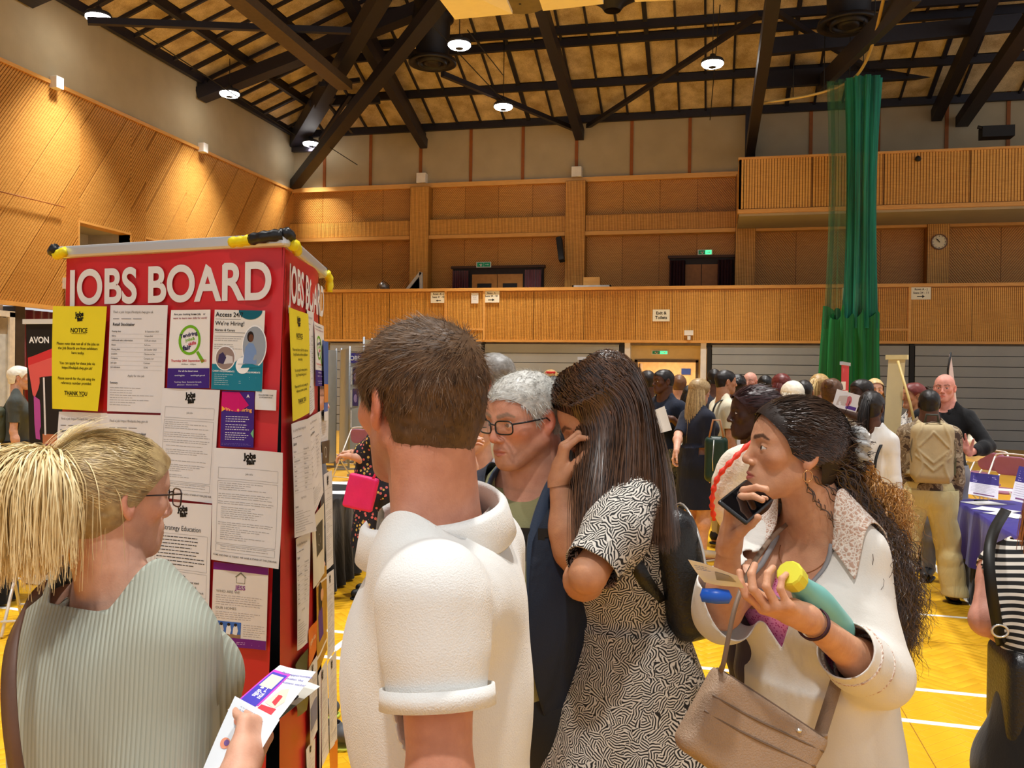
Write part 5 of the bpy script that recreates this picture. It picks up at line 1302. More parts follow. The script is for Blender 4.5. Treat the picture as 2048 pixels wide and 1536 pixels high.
RED_B = None
mr_, nt, b_ = nodes('banner_red'); tc = nd(nt, 'ShaderNodeTexCoord'); n_ = nd(nt, 'ShaderNodeTexNoise', i_Scale=1.5, i_Detail=2.0); lk(nt, tc.outputs['Object'], n_.inputs['Vector'])
r_ = ramp(nt, n_.outputs['Fac'], [(.3, srgb(196, 30, 38)), (.7, srgb(208, 38, 44))]); lk(nt, r_.outputs[0], b_.inputs['Base Color']); b_.inputs['Roughness'].default_value = .42; RED_B = mr_
ALU = M(srgb(214, 216, 218), .35, .55, var=0); TAPE_Y = M(srgb(236, 216, 24), .4, var=.03); TAPE_K = M((.012, .012, .014), .35, var=0)
A1 = at(127, 497, 2.49); B1 = at(568, 478, 2.20); C1 = at(646, 543, 2.90); D1 = A1+(C1-B1)
A1[2] = B1[2] = C1[2] = D1[2] = 2.085
def banner(Pa, Pb, label, txt=None, tx=0, seed=0, inset=.006, tap=.024):
    pan = Panel(Pa, Pb); W_ = pan.W; H = 2.02; base = pan.w(W_/2, -2.085, 0); t = thing('pull_up_banner', label, 'banner', base, group='red jobs board banners')
    nx, nz = 24, 30; V = []; F = []; R = random.Random(seed)
    for s_ in (0, 1):
        for j in range(nz+1):
            for i in range(nx+1):
                a, b = i/nx, j/nz; z = -b*H
                x = inset+(W_-2*inset)*a-tap*b*H*.9+.012*b
                e = .005*math.sin(a*9+seed)*(1-b)**3+.006*math.sin(a*PI)*math.exp(-b*14)-.004*math.exp(-((a-1)/.04)**2)*0-s_*.0015
                e += -.010*(abs(a-.5)*2)**6*(1-b)
                V.append(pan.w(x, z, e))
    for j in range(nz):
        for i in range(nx):
            a = j*(nx+1)+i; F.append((a, a+nx+1, a+nx+2, a+1)); b = a+(nx+1)*(nz+1); F.append((b, b+1, b+nx+2, b+nx+1))
    mi = [0 if k % 2 == 0 else 1 for k in range(len(F))]
    link('print_panel', mesh('print_panel', V, F, True, mi, base), [RED_B, BLACKM], t)
    b = MB(); b.bar(pan.w(-.012, .012, .0), pan.w(W_+.012, .012, .0), .03, .034); b.build('top_bar', ALU, t, off=base, bevel=.008)
    b = MB(); b.bar(pan.w(-.03, -2.05, -.02), pan.w(W_+.0, -2.05, -.02), .17, .07); b.build('base_cassette', ALU, t, off=base, bevel=.015)
    b = MB(); b.tube([pan.w(W_/2, -2.03, -.05), pan.w(W_/2, .0, -.025)], .010, 8); b.build('pole', ALU, t, True, off=base)
    if txt:
        b2 = MB(); W2, F2 = text_poly(txt, .118, .0030, 'LEFT', 1.0, res=8); w0 = W2[:, 0].max()-W2[:, 0].min(); sx = (W_*.935)/w0
        b2.add([pan.w(tx+(x-W2[:, 0].min())*sx, -.135+z*1.14, .0075) for x, z in W2], F2); o = b2.build('heading_lettering', pm((226, 224, 222)), t, off=base); o['kind'] = 'stuff'
    return t, pan
t1, P1 = banner(A1, B1, 'red pull-up banner reading JOBS BOARD, facing the blonde woman', 'JOBS BOARD', .018, 1, tap=.036)
t2, P2 = banner(B1+(C1-B1)*.012, C1, 'red pull-up banner at the side of the jobs board, seen edge-on, cut heading', 'JOBS BOARD', .02, 2, tap=-.010)
banner(D1, A1, 'red pull-up banner at the hidden left side of the jobs board', None, 0, 3); banner(C1, D1, 'red pull-up banner at the hidden back of the jobs board', None, 0, 4)
def tape(name, pts_y, pts_k, lab):
    t = thing('hazard_tape', lab, 'tape', pts_y[0], group='hazard tape on the board corners')
    for nm, pts, m, r in (('yellow_wrap', pts_y, TAPE_Y, .016), ('black_wrap', pts_k, TAPE_K, .018)):
        b = MB(); P = spline(pts, 10); b.tube(P, [r*(.85+.10*math.sin(i*2.1)) for i in range(10)], 9); b.build(nm, m, t, True, pts_y[0])
u1, u2 = P1.U, P2.U
tape('t', [P1.w(-.01, .004, .016), P1.w(.012, .006, .02), P1.w(.032, .014, .018)], [P1.w(-.022, .014, .0), P1.w(-.018, .016, .02), P1.w(-.002, .022, .02)], 'yellow and black tape on the left end of the board top bar')
tape('t', [P1.w(P1.W-.155, .012, .012), P1.w(P1.W-.115, .012, .018), P1.w(P1.W-.085, .016, .016)], [P1.w(P1.W-.09, .016, .014), P1.w(P1.W-.04, .02, .018), P1.w(P1.W+.005, .024, .01)], 'yellow and black tape joining the two top bars at the near corner')
tape('t', [P2.w(.0, .0, .02), P2.w(.03, .005, .022), P2.w(.07, -.005, .02)], [P1.w(P1.W-.01, .026, .0), P1.w(P1.W+.012, .028, .0), P2.w(.02, .02, .01)], 'yellow tape hanging over the side bar at the near corner')
tape('t', [P2.w(P2.W-.01, .012, .012), P2.w(P2.W+.01, -.01, .02), P2.w(P2.W+.014, -.05, .018)], [P2.w(P2.W-.005, .018, .0), P2.w(P2.W+.008, .02, .0), P2.w(P2.W+.012, .01, -.02)], 'yellow tape on the far end of the side top bar')

WP = (228, 228, 230); CRM = (226, 220, 200)
def sh1(pan, q, w_, h_, col, label, cat='poster', e=.010, curl=(0, 0, 0, 0), name='poster', group=None):
    return Sheet(pan, [pan.px(*p) for p in q], w_, h_, col, name, label, cat, e, curl, group=group)
GP = 'sheets on the jobs board'
# 1 yellow notice
def notice(pan, q, lab, e, curl, full=True):
    s = sh1(pan, q, .21, .297, (238, 222, 44), lab, 'notice', e, curl, 'notice')
    jf_logo(s, .105, .268, .9)
    s.text('heading', [('NOTICE', .105, .222, .0185, 'CENTER', .02), ('THANK YOU', .105, .042, .0165, 'CENTER', .02)], (20, 18, 10)); s.rects('underline', [(.076, .2185, .134, .2196)], (20, 18, 10)); s.rects('underline', [(.070, .0385, .140, .0396)], (20, 18, 10))
    s.text('message', [('Please note that not all of the jobs on', .105, .186, .0112, 'CENTER', .01), ('the Job Boards are from exhibitors', .105, .173, .0112, 'CENTER', .01), ('here today.', .105, .160, .0112, 'CENTER', .01),
        ('You can apply for these jobs via', .105, .130, .0112, 'CENTER', .01), ('https://findajob.dwp.gov.uk/', .105, .117, .0112, 'CENTER', .01), ('Please search for the job using the', .105, .086, .0112, 'CENTER', .01), ('reference number provided.', .105, .073, .0112, 'CENTER', .01)], (30, 26, 8))
    return s
notice(P1, [(117, 613), (225, 614), (212, 822), (113, 817)], 'yellow NOTICE sheet at the top left of the board front', .018, (0, 0, .012, -.004))
# 2 job advert sheets
def job_sheet(pan, q, lab, title, seed, e=.010, curl=(0, 0, 0, 0), size=.0115):
    s = sh1(pan, q, .21, .297, WP, lab, 'job sheet', e, curl, 'job_sheet', GP)
    s.text('site_heading', [('Find a job https://findajob.dwp.gov.uk', .012, .275, .0098, 'LEFT')], (128, 126, 124)); s.text('title', [(title, .012, .240, size, 'LEFT', .02)], (52, 50, 50))
    s.rects('small_print', [(.012, .2585, .034, .2600), (.042, .2585, .078, .2600), (.084, .2585, .116, .2600)], (90, 88, 88))
    rows = ['Posting date', 'Salary', 'Additional salary information', 'Hours', 'Closing date', 'Location', 'Company', 'Job type', 'Job reference']; vals = ['26 September 2023', 'Unspecified', 'DOE per annum', 'Full time', '26 October 2023', 'Clacton-on-Sea', 'Company Ltd', 'Contract', '12345']
    s.text('details', [(r, .010, .222-i*.0125, .0066, 'LEFT', .01) for i, r in enumerate(rows)]+[(r, .130, .222-i*.0125, .0066, 'LEFT') for i, r in enumerate(vals)], (86, 84, 84))
    s.rects('rules', [(.010, .2165-i*.0125, .200, .2170-i*.0125) for i in range(9)], (176, 174, 172)); s.text('apply', [('Apply for this job', .105, .098, .0085)], (110, 108, 108)); s.text('summary', [('Summary', .010, .078, .0078, 'LEFT', .02)], (60, 58, 58))
    s.lines(.010, .195, .066, 9, .0068, (128, 126, 124), .0010, seed, .6); return s
job_sheet(P1, [(227, 611), (342, 611), (331, 826), (220, 822)], 'white Retail Stocktaker job sheet beside the yellow notice', 'Retail Stocktaker', 5)
job_sheet(P1, [(124, 823), (221, 826), (214, 1042), (112, 1032)], 'white job sheet under the yellow notice, partly behind the blonde hair', 'Receptionist', 6)
job_sheet(P1, [(221, 827), (331, 830), (322, 1046), (213, 1042)], 'white Retail Merchandise Supervisor sheet below the stocktaker sheet', 'Retail Merchandise Supervisor', 7, .012)
job_sheet(P1, [(110, 1046), (212, 1048), (206, 1206), (104, 1196)], 'lowest left white job sheet behind the ponytail', 'Cleaner', 8)
# 3 tendring poster
def tendring(pan, q, lab):
    s = sh1(pan, q, .148, .26, (236, 234, 232), lab, e=.012)
    s.rects('footer', [(.0, .0, .148, .066)], (62, 34, 128))
    s.text('question', [('Are you looking for a', .012, .243, .0092, 'LEFT', .01), ('new job,', .082, .243, .0092, 'LEFT', .015), ('or', .122, .243, .0092, 'LEFT', .01)], (30, 28, 40)); s.text('question_end', [('want to learn new skills for work?', .074, .230, .0092, 'CENTER', .01)], (140, 30, 60))
    s.disc('magnifier_ring', .074, .160, .040, (112, 178, 32), ry=.050, r0=.009); s.poly('magnifier_handle', [(.098, .118), (.106, .124), (.130, .090), (.120, .082)], (112, 178, 32))
    s.text('fair_title', [('Tendring', .070, .172, .0175, 'CENTER', .03, .2), ('fair', .066, .128, .0215, 'CENTER', .04, .2)], (40, 34, 80)); s.text('fair_jobs', [('jobs&', .076, .158, .0150, 'CENTER', .02, .2)], (120, 180, 40)); s.text('fair_skills', [('skills', .084, .144, .0150, 'CENTER', .03, .2)], (200, 40, 70))
    s.text('date', [('Thursday 28th September 2023', .074, .088, .0098, 'CENTER', .02)], (190, 30, 50)); s.text('time', [('10:00am - 4:00pm', .074, .077, .0072)], (40, 40, 46))
    s.text('footer_text', [('For all the latest news', .074, .054, .0075, 'CENTER', .02), ('tendringjobs', .045, .040, .007, 'CENTER', .01), ('tendringdc.gov.uk', .108, .040, .007, 'CENTER', .01), ('Tendring  Essex  Economic Growth', .074, .018, .0065), ('Jobcentre - Clacton-on-Sea', .074, .009, .0065)], (235, 235, 240))
    return s
tendring(P1, [(349, 621), (428, 620), (424, 776), (341, 776)], 'white and purple Tendring jobs and skills fair poster with a green magnifier')
# 4 access 24/7
s = sh1(P1, [(436, 620), (537, 622), (529, 783), (429, 778)], .21, .297, (230, 228, 222), 'teal and cream Access 24/7 poster for nurses and carers', e=.012)
s.rects('lower_block', [(0, 0, .21, .095)], (24, 124, 148)); s.disc('teal_arc', .150, .297, .05, (10, 96, 116), ry=.034, a0=PI, a1=2*PI, r0=0)
s.poly('wave', [(0, .09), (.0, .075), (.08, .08), (.21, .09), (.21, .13), (.12, .125), (.09, .10)], (24, 124, 148), .0005)
s.text('title', [('Access 24/7', .006, .272, .0235, 'LEFT', .015)], (16, 20, 24)); s.text('hiring', [("We're Hiring!", .006, .240, .0215, 'LEFT', .008), ('Nurses & Carers', .006, .218, .0120, 'LEFT', .015)], (16, 20, 24)); s.rects('rules', [(.006, .262, .11, .2632), (.006, .2125, .135, .2137), (.006, .198, .135, .199)], (30, 32, 36)); s.lines(.006, .13, .190, 6, .0075, (110, 110, 110), .0012, 3, .5)
s.disc('photo_frame', .172, .165, .052, (245, 245, 245), .0009, ry=.078); s.disc('photo', .172, .165, .048, (150, 160, 172), .0012, ry=.073); s.disc('hair', .155, .200, .014, (34, 24, 22), .0015, ry=.02); s.disc('face', .158, .195, .010, (104, 64, 46), .0018, ry=.014); s.poly('uniform', [(.128, .10), (.135, .16), (.150, .178), (.168, .175), (.182, .150), (.184, .10)], (120, 150, 196), .0016)
s.disc('photo_frame', .055, .118, .042, (245, 245, 245), .0009, ry=.046); s.disc('photo', .055, .118, .038, (150, 130, 122), .0012, ry=.042); s.poly('figure', [(.025, .10), (.03, .13), (.045, .14), (.06, .12), (.05, .095)], (60, 50, 90), .0015); s.poly('bed', [(.045, .095), (.088, .10), (.085, .125), (.06, .13)], (210, 205, 205), .0014)
s.disc('badge', .128, .093, .028, (244, 244, 244), .0014, ry=.031); s.text('badge_text', [('ACCESS 24/7', .128, .095, .007)], (110, 120, 130), .0018)
s.text('columns', [("CARER'S REQUIREMENTS", .05, .066, .0082, 'CENTER', .02), ("NURSE'S REQUIREMENTS", .155, .066, .0082, 'CENTER', .02)], (236, 240, 240)); s.lines(.012, .10, .056, 6, .0075, (200, 222, 226), .0012, 4, .5); s.lines(.115, .20, .056, 5, .0075, (200, 222, 226), .0012, 5, .5, name='small_print')
# jobs fair forms
def form(pan, q, lab, seed, e=.012, curl=(0, 0, 0, 0), title=None, foot=True, box2=True):
    s = sh1(pan, q, .21, .297, WP, lab, 'job sheet', e, curl, 'job_sheet', GP); jf_logo(s, .105, .274, 1.0); g = (140, 138, 136)
    def frame(x0, y0, x1, y1): s.rects('box_rule', [(x0, y0, x1, y0+.0006), (x0, y1, x1, y1+.0006), (x0, y0, x0+.0006, y1), (x1, y0, x1+.0006, y1)], (120, 118, 118))
    if title:
        s.text('title', [(title, .105, .222, .0185)], (46, 46, 50)); frame(.012, .118, .198, .212); s.lines(.018, .19, .203, 9, .0092, (60, 58, 58), .0022, seed, .35); frame(.012, .05, .198, .112)
        s.text('how_to_apply', [('To apply:', .105, .098, .010, 'CENTER', .02), ('Fill out the application form at our stand', .105, .085, .0082, 'CENTER', .01), ('Visit: www.strategyeducation.co.uk', .105, .073, .0082, 'CENTER', .01), ('Email us on 0330 or at basildon@strategyeducation.co.uk', .105, .061, .0072, 'CENTER', .01)], (46, 44, 46))
    else:
        frame(.015, .218, .195, .247); s.text('role', [('Job title', .105, .231, .007)], (120, 120, 120)); frame(.015, .048, .195, .212)
        for k, (y, n, x) in enumerate(((.206, 4, .02), (.178, 3, .018), (.158, 2, .018), (.143, 6, .028), (.103, 2, .02), (.092, 8, .028))): s.lines(x, .188, y, n, .0054, g, .0010, seed*7+k, .65 if n > 3 else .15)
        if box2: frame(.015, .026, .195, .044); s.lines(.03, .18, .040, 2, .006, g, .001, seed+3, .1)
    if foot: s.text('footer', [('COME AND FIND US TODAY, WE HAVE A STAND AT THIS JOBS FAIR', .105, .014, .0064, 'CENTER', .01)], (90, 88, 88))
    return s
form(P1, [(332, 776), (447, 780), (431, 1006), (318, 992)], 'white jobs fair form hanging between the stocktaker sheet and the large form', 11)
form(P1, [(318, 1000), (433, 1008), (425, 1235), (309, 1214)], 'white Strategy Education sheet beside the blonde woman face', 12, .016, (0, 0, .0, .004), 'Strategy Education')
form(P1, [(213, 1048), (317, 1050), (312, 1215), (208, 1206)], 'plain white form low on the board behind the blonde neck', 13, .009)
form(P1, [(443, 894), (587, 903), (570, 1134), (433, 1116)], 'largest white jobs fair form, overhanging the right edge of the board front', 14, .024, (.004, .018, .004, -.004))
# we're hiring
s = sh1(P1, [(450, 782), (515, 784), (511, 895), (446, 892)], .105, .178, (64, 34, 130), "purple and magenta We're hiring poster")
s.poly('magenta_shape', [(.0, .176), (.055, .176), (.088, .135), (.055, .112), (.0, .118)], (206, 16, 110)); s.poly('arrow', [(.002, .112), (.002, .130), (.014, .121)], (240, 180, 60), .0009); s.text('title', [("We're hiring", .056, .115, .0165, 'CENTER', .03)], (244, 176, 100)); s.poly('corner_shape', [(.105, .03), (.105, .06), (.095, .045)], (120, 190, 140)); s.text('logo', [('A', .085, .160, .013, 'CENTER', .05)], (230, 230, 240)); s.lines(.016, .092, .096, 3, .0075, (226, 222, 236), .0022, 4, .2); s.lines(.016, .092, .070, 3, .0075, (226, 222, 236), .0022, 5, .2); s.lines(.016, .092, .044, 4, .0070, (226, 222, 236), .0022, 6, .2); s.lines(.004, .10, .010, 2, .004, (140, 120, 190), .001, 7, .3)
# small card, its code left blank
s = sh1(P1, [(517, 778), (559, 780), (556, 821), (515, 819)], .074, .072, (226, 224, 220), 'small pale card at the right edge of the board under the teal poster', 'card', name='card')
s.text('title', [('VOLUNTEER CARE', .037, .050, .0062, 'CENTER', .02), ('& WORKFORCE', .037, .042, .0062, 'CENTER', .02)], (100, 98, 98))
# JESS
s = sh1(P1, [(434, 1122), (544, 1134), (537, 1298), (429, 1286)], .148, .22, (226, 220, 214), 'purple-edged JESS homes poster with a blue photo strip', e=.012)
s.rects('top_band', [(0, .201, .148, .22)], (118, 30, 130)); s.rects('bottom_band', [(0, 0, .148, .024)], (112, 30, 126)); s.rects('photo', [(0, .024, .080, .066)], (66, 110, 190)); s.rects('photo_ground', [(0, .024, .080, .034)], (150, 120, 90), .0008)
for i, x in enumerate((.010, .028, .048, .066)): s.poly('child', [(x-.007, .034), (x-.006, .050), (x-.002, .060), (x+.004, .058), (x+.007, .044), (x+.004, .032)], [(60, 70, 110), (210, 210, 205), (235, 235, 235), (230, 228, 224)][i], .0010); s.disc('head', x, .059, .0042, (40, 30, 28), .0014, n=12)
s.poly('house_roof', [(.058, .186), (.074, .200), (.090, .186), (.086, .186), (.074, .196), (.062, .186)], (120, 118, 100), .0009); s.rects('house_walls', [(.062, .170, .0632, .187), (.0848, .170, .086, .187), (.062, .170, .086, .1712)], (120, 118, 100)); s.text('name', [('JESS', .074, .153, .016, 'CENTER', .02)], (130, 30, 130)); s.text('heading', [('WHO ARE WE', .010, .142, .0098, 'LEFT'), ('OUR HOMES', .010, .098, .0098, 'LEFT')], (130, 126, 118))
s.lines(.010, .138, .134, 4, .0058, (168, 160, 158), .0011, 1, .2); s.lines(.010, .138, .116, 2, .0058, (168, 160, 158), .0011, 2, .1); s.lines(.010, .138, .090, 4, .0055, (168, 160, 158), .0011, 3, .3); s.lines(.086, .144, .060, 6, .0058, (168, 160, 158), .0011, 8, .2); s.lines(.008, .05, .017, 3, .0055, (220, 190, 226), .001, 9, .3); s.lines(.07, .14, .013, 2, .0045, (220, 190, 226), .001, 10, .3)
form(P1, [(300, 1296), (456, 1337), (449, 1500), (292, 1480)], 'cream form low on the board above the held leaflets', 15, .014, (0, 0, .004, 0), None, False)
# side banner
notice(P2, [(568, 614), (607, 628), (617, 824), (573, 843)], 'yellow NOTICE sheet on the edge-on side banner', .012, (0, 0, -.004, .004))
job_sheet(P2, [(608, 619), (621, 625), (625, 818), (614, 830)], 'narrow white job sheet behind the side yellow notice', 'Care Assistant', 21, .008)
tendring(P2, [(620, 642), (639, 652), (641, 772), (623, 772)], 'magnifier fair poster on the side banner')
s = sh1(P2, [(636, 680), (646, 684), (647, 840), (638, 842)], .1, .26, (60, 100, 180), 'blue and orange strip poster at the far edge of the side banner', e=.016); s.rects('lower_block', [(0, .06, .1, .12)], (220, 140, 60)); s.rects('white_block', [(0, 0, .1, .03)], (230, 230, 230))
job_sheet(P2, [(570, 848), (605, 836), (618, 1062), (577, 1076)], 'white job sheet under the side yellow notice', 'Labourer', 22, .016, (0, .004, .008, 0))
job_sheet(P2, [(606, 838), (628, 824), (640, 985), (617, 1032)], 'second white job sheet on the side banner, right of the first', 'Warehouse Operative', 23, .013)
form(P2, [(627, 826), (650, 816), (651, 902), (634, 906)], 'small cream form on the side banner below the blue strip', 24, .010, (0, 0, 0, 0), None, False)
s = sh1(P2, [(634, 884), (650, 880), (651, 925), (636, 928)], .1, .08, (58, 52, 44), 'dark photo card on the side banner', e=.014); s.disc('ring', .05, .04, .02, (190, 186, 176), r0=.004)
form(P2, [(640, 950), (656, 940), (661, 1128), (646, 1140)], 'narrow white form at the far edge of the side banner', 25, .012, (0, 0, 0, 0), None, False)
job_sheet(P2, [(582, 1078), (611, 1064), (609, 1284), (585, 1302)], 'long white job sheet in the middle of the side banner', 'Engineer', 26, .013)
s = sh1(P2, [(612, 1042), (637, 1006), (640, 1146), (616, 1178)], .15, .21, (222, 216, 196), 'cream sheet with a dark diamond picture on the side banner', e=.016); s.rects('picture', [(.05, .08, .13, .17)], (74, 70, 56)); s.disc('ring', .09, .12, .018, (170, 166, 150), r0=.003)
s = sh1(P2, [(624, 1146), (645, 1130), (648, 1300), (626, 1345)], .15, .3, (186, 138, 44), 'gold photo poster of a person in purple on the side banner', e=.012); s.poly('purple_top', [(.03, .08), (.02, .16), (.05, .20), (.09, .17), (.10, .08)], (86, 50, 130)); s.disc('face', .085, .215, .02, (226, 170, 120), .0012); s.disc('hair', .06, .21, .03, (40, 26, 22), ry=.05); s.rects('white_band', [(0, .255, .15, .262), (0, .035, .15, .045)], (236, 228, 210))
form(P2, [(646, 1150), (660, 1138), (664, 1300), (648, 1320)], 'white form right of the gold poster', 27, .012, (0, 0, 0, 0), None, False)
s = sh1(P2, [(607, 1262), (624, 1240), (625, 1300), (608, 1335)], .15, .18, (222, 110, 36), 'orange leaflet with pale script on the side banner', e=.014); s.text('script', [('join us', .075, .09, .04, 'CENTER', .02)], (246, 214, 170))
s = sh1(P2, [(582, 1330), (607, 1296), (607, 1342), (584, 1372)], .15, .1, (52, 66, 44), 'dark green photo leaflet on the side banner', e=.012)
s = sh1(P2, [(584, 1410), (608, 1392), (607, 1420), (586, 1434)], .15, .07, (104, 98, 58), 'olive leaflet low on the side banner', e=.012)
form(P2, [(608, 1340), (625, 1310), (628, 1460), (612, 1490)], 'white sheet with a blue-grey block on the side banner', 28, .013, (0, 0, 0, 0), None, False).rects('blue_block', [(.01, .05, .2, .14)], (126, 130, 156))
form(P2, [(629, 1352), (646, 1318), (652, 1505), (632, 1540)], 'long cream sheet low on the side banner', 29, .012, (0, 0, 0, 0), None, False)
form(P2, [(648, 1330), (665, 1300), (669, 1480), (653, 1500)], 'lowest far white sheet on the side banner', 30, .012, (0, 0, 0, 0), None, False)
form(P2, [(604, 1500), (622, 1476), (622, 1600), (606, 1640)], 'lowest near cream sheet on the side banner', 31, .012, (0, 0, 0, 0), None, False)
s = sh1(P2, [(652, 1500), (668, 1478), (670, 1600), (655, 1640)], .1, .2, (226, 118, 34), 'orange leaflet at the bottom of the side banner', e=.012)
# ------------------------------------------------------------------ clothes materials
def fabric(name, col, rough=.85, bump=.3, bs=220., var=.05, sheen=.15, fold=.25, fs=7.0):
    m, nt, b = nodes(name); tc = nd(nt, 'ShaderNodeTexCoord')
    n = nd(nt, 'ShaderNodeTexNoise', i_Scale=5.0, i_Detail=3.0); lk(nt, tc.outputs['Object'], n.inputs['Vector'])
    r = ramp(nt, n.outputs['Fac'], [(.3, tuple(c*(1-var*2) for c in col)), (.7, tuple(min(1, c*(1+var)) for c in col))]); lk(nt, r.outputs[0], b.inputs['Base Color'])
    b.inputs['Roughness'].default_value = rough; b.inputs['Sheen Weight'].default_value = sheen; b.inputs['Specular IOR Level'].default_value = .25
    mp = nd(nt, 'ShaderNodeMapping'); mp.inputs['Scale'].default_value = (1, 1, .45); lk(nt, tc.outputs['Object'], mp.inputs[0])
    n1 = nd(nt, 'ShaderNodeTexNoise', i_Scale=fs, i_Detail=3.0, i_Distortion=.8); lk(nt, mp.outputs[0], n1.inputs['Vector'])
    b1 = nd(nt, 'ShaderNodeBump', i_Strength=fold, i_Distance=.03); lk(nt, n1.outputs['Fac'], b1.inputs['Height'])
    n2 = nd(nt, 'ShaderNodeTexNoise', i_Scale=bs, i_Detail=2.0); lk(nt, tc.outputs['Object'], n2.inputs['Vector'])
    b2 = nd(nt, 'ShaderNodeBump', i_Strength=bump, i_Distance=.002); lk(nt, n2.outputs['Fac'], b2.inputs['Height']); lk(nt, b1.outputs[0], b2.inputs['Normal']); lk(nt, b2.outputs[0], b.inputs['Normal'])
    m['bc'] = 1; return m
def stripes(name, c1, c2, axis=2, freq=60., duty=.5, bump=0, rot=(0, 0, 0), wob=0.0, soft=False):
    m, nt, b = nodes(name); tc = nd(nt, 'ShaderNodeTexCoord'); mp = nd(nt, 'ShaderNodeMapping'); mp.inputs['Rotation'].default_value = rot; lk(nt, tc.outputs['Object'], mp.inputs[0])
    sp = nd(nt, 'ShaderNodeSeparateXYZ'); lk(nt, mp.outputs[0], sp.inputs[0])
    ad = nd(nt, 'ShaderNodeMath', operation='MULTIPLY', i_1=freq); lk(nt, sp.outputs[axis], ad.inputs[0]); fr = nd(nt, 'ShaderNodeMath', operation='FRACT'); lk(nt, ad.outputs[0], fr.inputs[0])
    r = ramp(nt, fr.outputs[0], [(0, c1), (duty, c2)], 'LINEAR' if soft else 'CONSTANT'); lk(nt, r.outputs[0], b.inputs['Base Color']); b.inputs['Roughness'].default_value = .85
    if bump: bp = nd(nt, 'ShaderNodeBump', i_Strength=bump, i_Distance=.004); pp = nd(nt, 'ShaderNodeMath', operation='PINGPONG', i_1=.5); lk(nt, fr.outputs[0], pp.inputs[0]); lk(nt, pp.outputs[0], bp.inputs['Height']); lk(nt, bp.outputs[0], b.inputs['Normal'])
    return m
SKIN_F = srgb(224, 176, 150); SKIN_M = srgb(216, 160, 132); SKIN_T = srgb(206, 152, 116); SKIN_D = srgb(92, 60, 44); SKIN_D2 = srgb(70, 46, 36)
def person(label, B, group=None):
    return thing('person', label, 'person', (B.xy[0], B.xy[1], 0), group=group)
away = 102.96
def at2(u, v, D): p = at(u, v, D); return (p[0], p[1])

# ================================================================== 1. blonde woman, sage knitted top
hc = at(232, 992, 1.58); nb = at(236, 1190, 1.56)
B = Body((nb[0]-.02, nb[1]), 72, 1.64, head=61, hpitch=-4, fem=True, girth=1.34, headc=hc, lean=3,
         wr=at(418, 1560, 1.40), er=(0.3, -.6, -1), wl=at(438, 1452, 1.70), el=(.1, .6, -1))
B.elR = at(312, 1640, 1.44); B.wrR = at(476, 1556, 1.36)
blonde = person('blonde woman with a clipped-up ponytail, glasses and sage knitted top reading the board', B); off = B.xy
leaf_c = at(520, 1430, 1.50)
body, hi_ = make_body(blonde, B, SKIN_F, brow=srgb(170, 130, 90), hh=.0028, h=.012, jaw=.95, nose=.7, flush=.14,
    hands={'R': dict(F=nrm(at(508, 1462, 1.43)-at(476, 1556, 1.36)), N=nrm((-.55, .75, .35)), curl=(.75, .8, .85, .9), c2=(1.0, 1.0, 1.0, 1.0), th=(.35, .1, .2), thb=.1, hs=1.1),
           'L': dict(F=nrm(at(500, 1408, 1.60)-at(438, 1452, 1.70)), N=nrm((.3, -.5, .6)), curl=(.6, .7, .7, .7), c2=(.8, .8, .8, .8), th=(.2, .3, .1), hs=1.0)})
KN = stripes('sage_ribbed_knit', srgb(150, 156, 142), srgb(176, 182, 168), 0, 130., .55, .7, (0, 0, math.radians(-25)), soft=True)
def ex1(P, d):   # wide drop shoulders
    d = smin(d, ell(P, B.waist+B.sp*.03, (.19, .135, .27), B.TR), .06)
    for sh, e, s_ in ((B.shR, B.elR, 1), (B.shL, B.elL, -1)): d = smin(d, cone(P, sh-B.cr*s_*.01-np.array([0, 0, .03]), sh+(e-sh)*.9, .064, .078), .04)
    return d
SAGE = fabric('sage_rib', srgb(164, 170, 156), .9, .5, 300, .04, .2, .35, 6)
make_shirt(blonde, B, KN, ease=.040, sleeve=1.3, sleeve2=1.3, hem=-.12, neckr=.105, neckz=-.012, fold=.007, h=.0095, extra=ex1, name='knitted_top', seed=4)
def collar(root, B, m, h_=.042, r=.098, open_=.5, out=.014, off=None, zo=-.012):
    V = []; F = []; n = 44; nz = nrm(B.neck1-B.neck0); c = B.nb+B.cf*.006; u = nrm(B.cf-nz*(B.cf @ nz)); v = np.cross(u, nz)
    for hh_, ro in ((zo-.006, 0), (h_*.8, -.014), (h_, -.010), (h_*.8, .0), (zo+.006, out), (zo, out-.004), (h_*.55, -.004)):
        for q in range(n+1):
            a = PI/2+open_+(2*PI-2*open_)*q/n; rr = r+ro; V.append(c+v*math.cos(a)*rr+u*math.sin(a)*rr+nz*(hh_-.030*max(0, math.sin(a))))
    for j in range(6):
        for q in range(n): F.append((j*(n+1)+q, j*(n+1)+q+1, (j+1)*(n+1)+q+1, (j+1)*(n+1)+q))
    return link('collar', mesh('collar', V, F, True, None, off), m, root)
collar(blonde, B, SAGE, .016, .108, .0, .008, off, -.020)
make_trousers(blonde, B, fabric('dark_denim', srgb(40, 44, 58)), fold=.004); make_shoes(blonde, B, M(srgb(220, 218, 210), .5))
STRAPB = M(srgb(104, 76, 62), .5, bump=.2)
p_ = []
for u, v, D in ((88, 1175, 1.52), (55, 1205, 1.46), (36, 1245, 1.41), (22, 1300, 1.37), (17, 1380, 1.34), (24, 1480, 1.33), (40, 1580, 1.34)): p_.append(at(u, v, D))
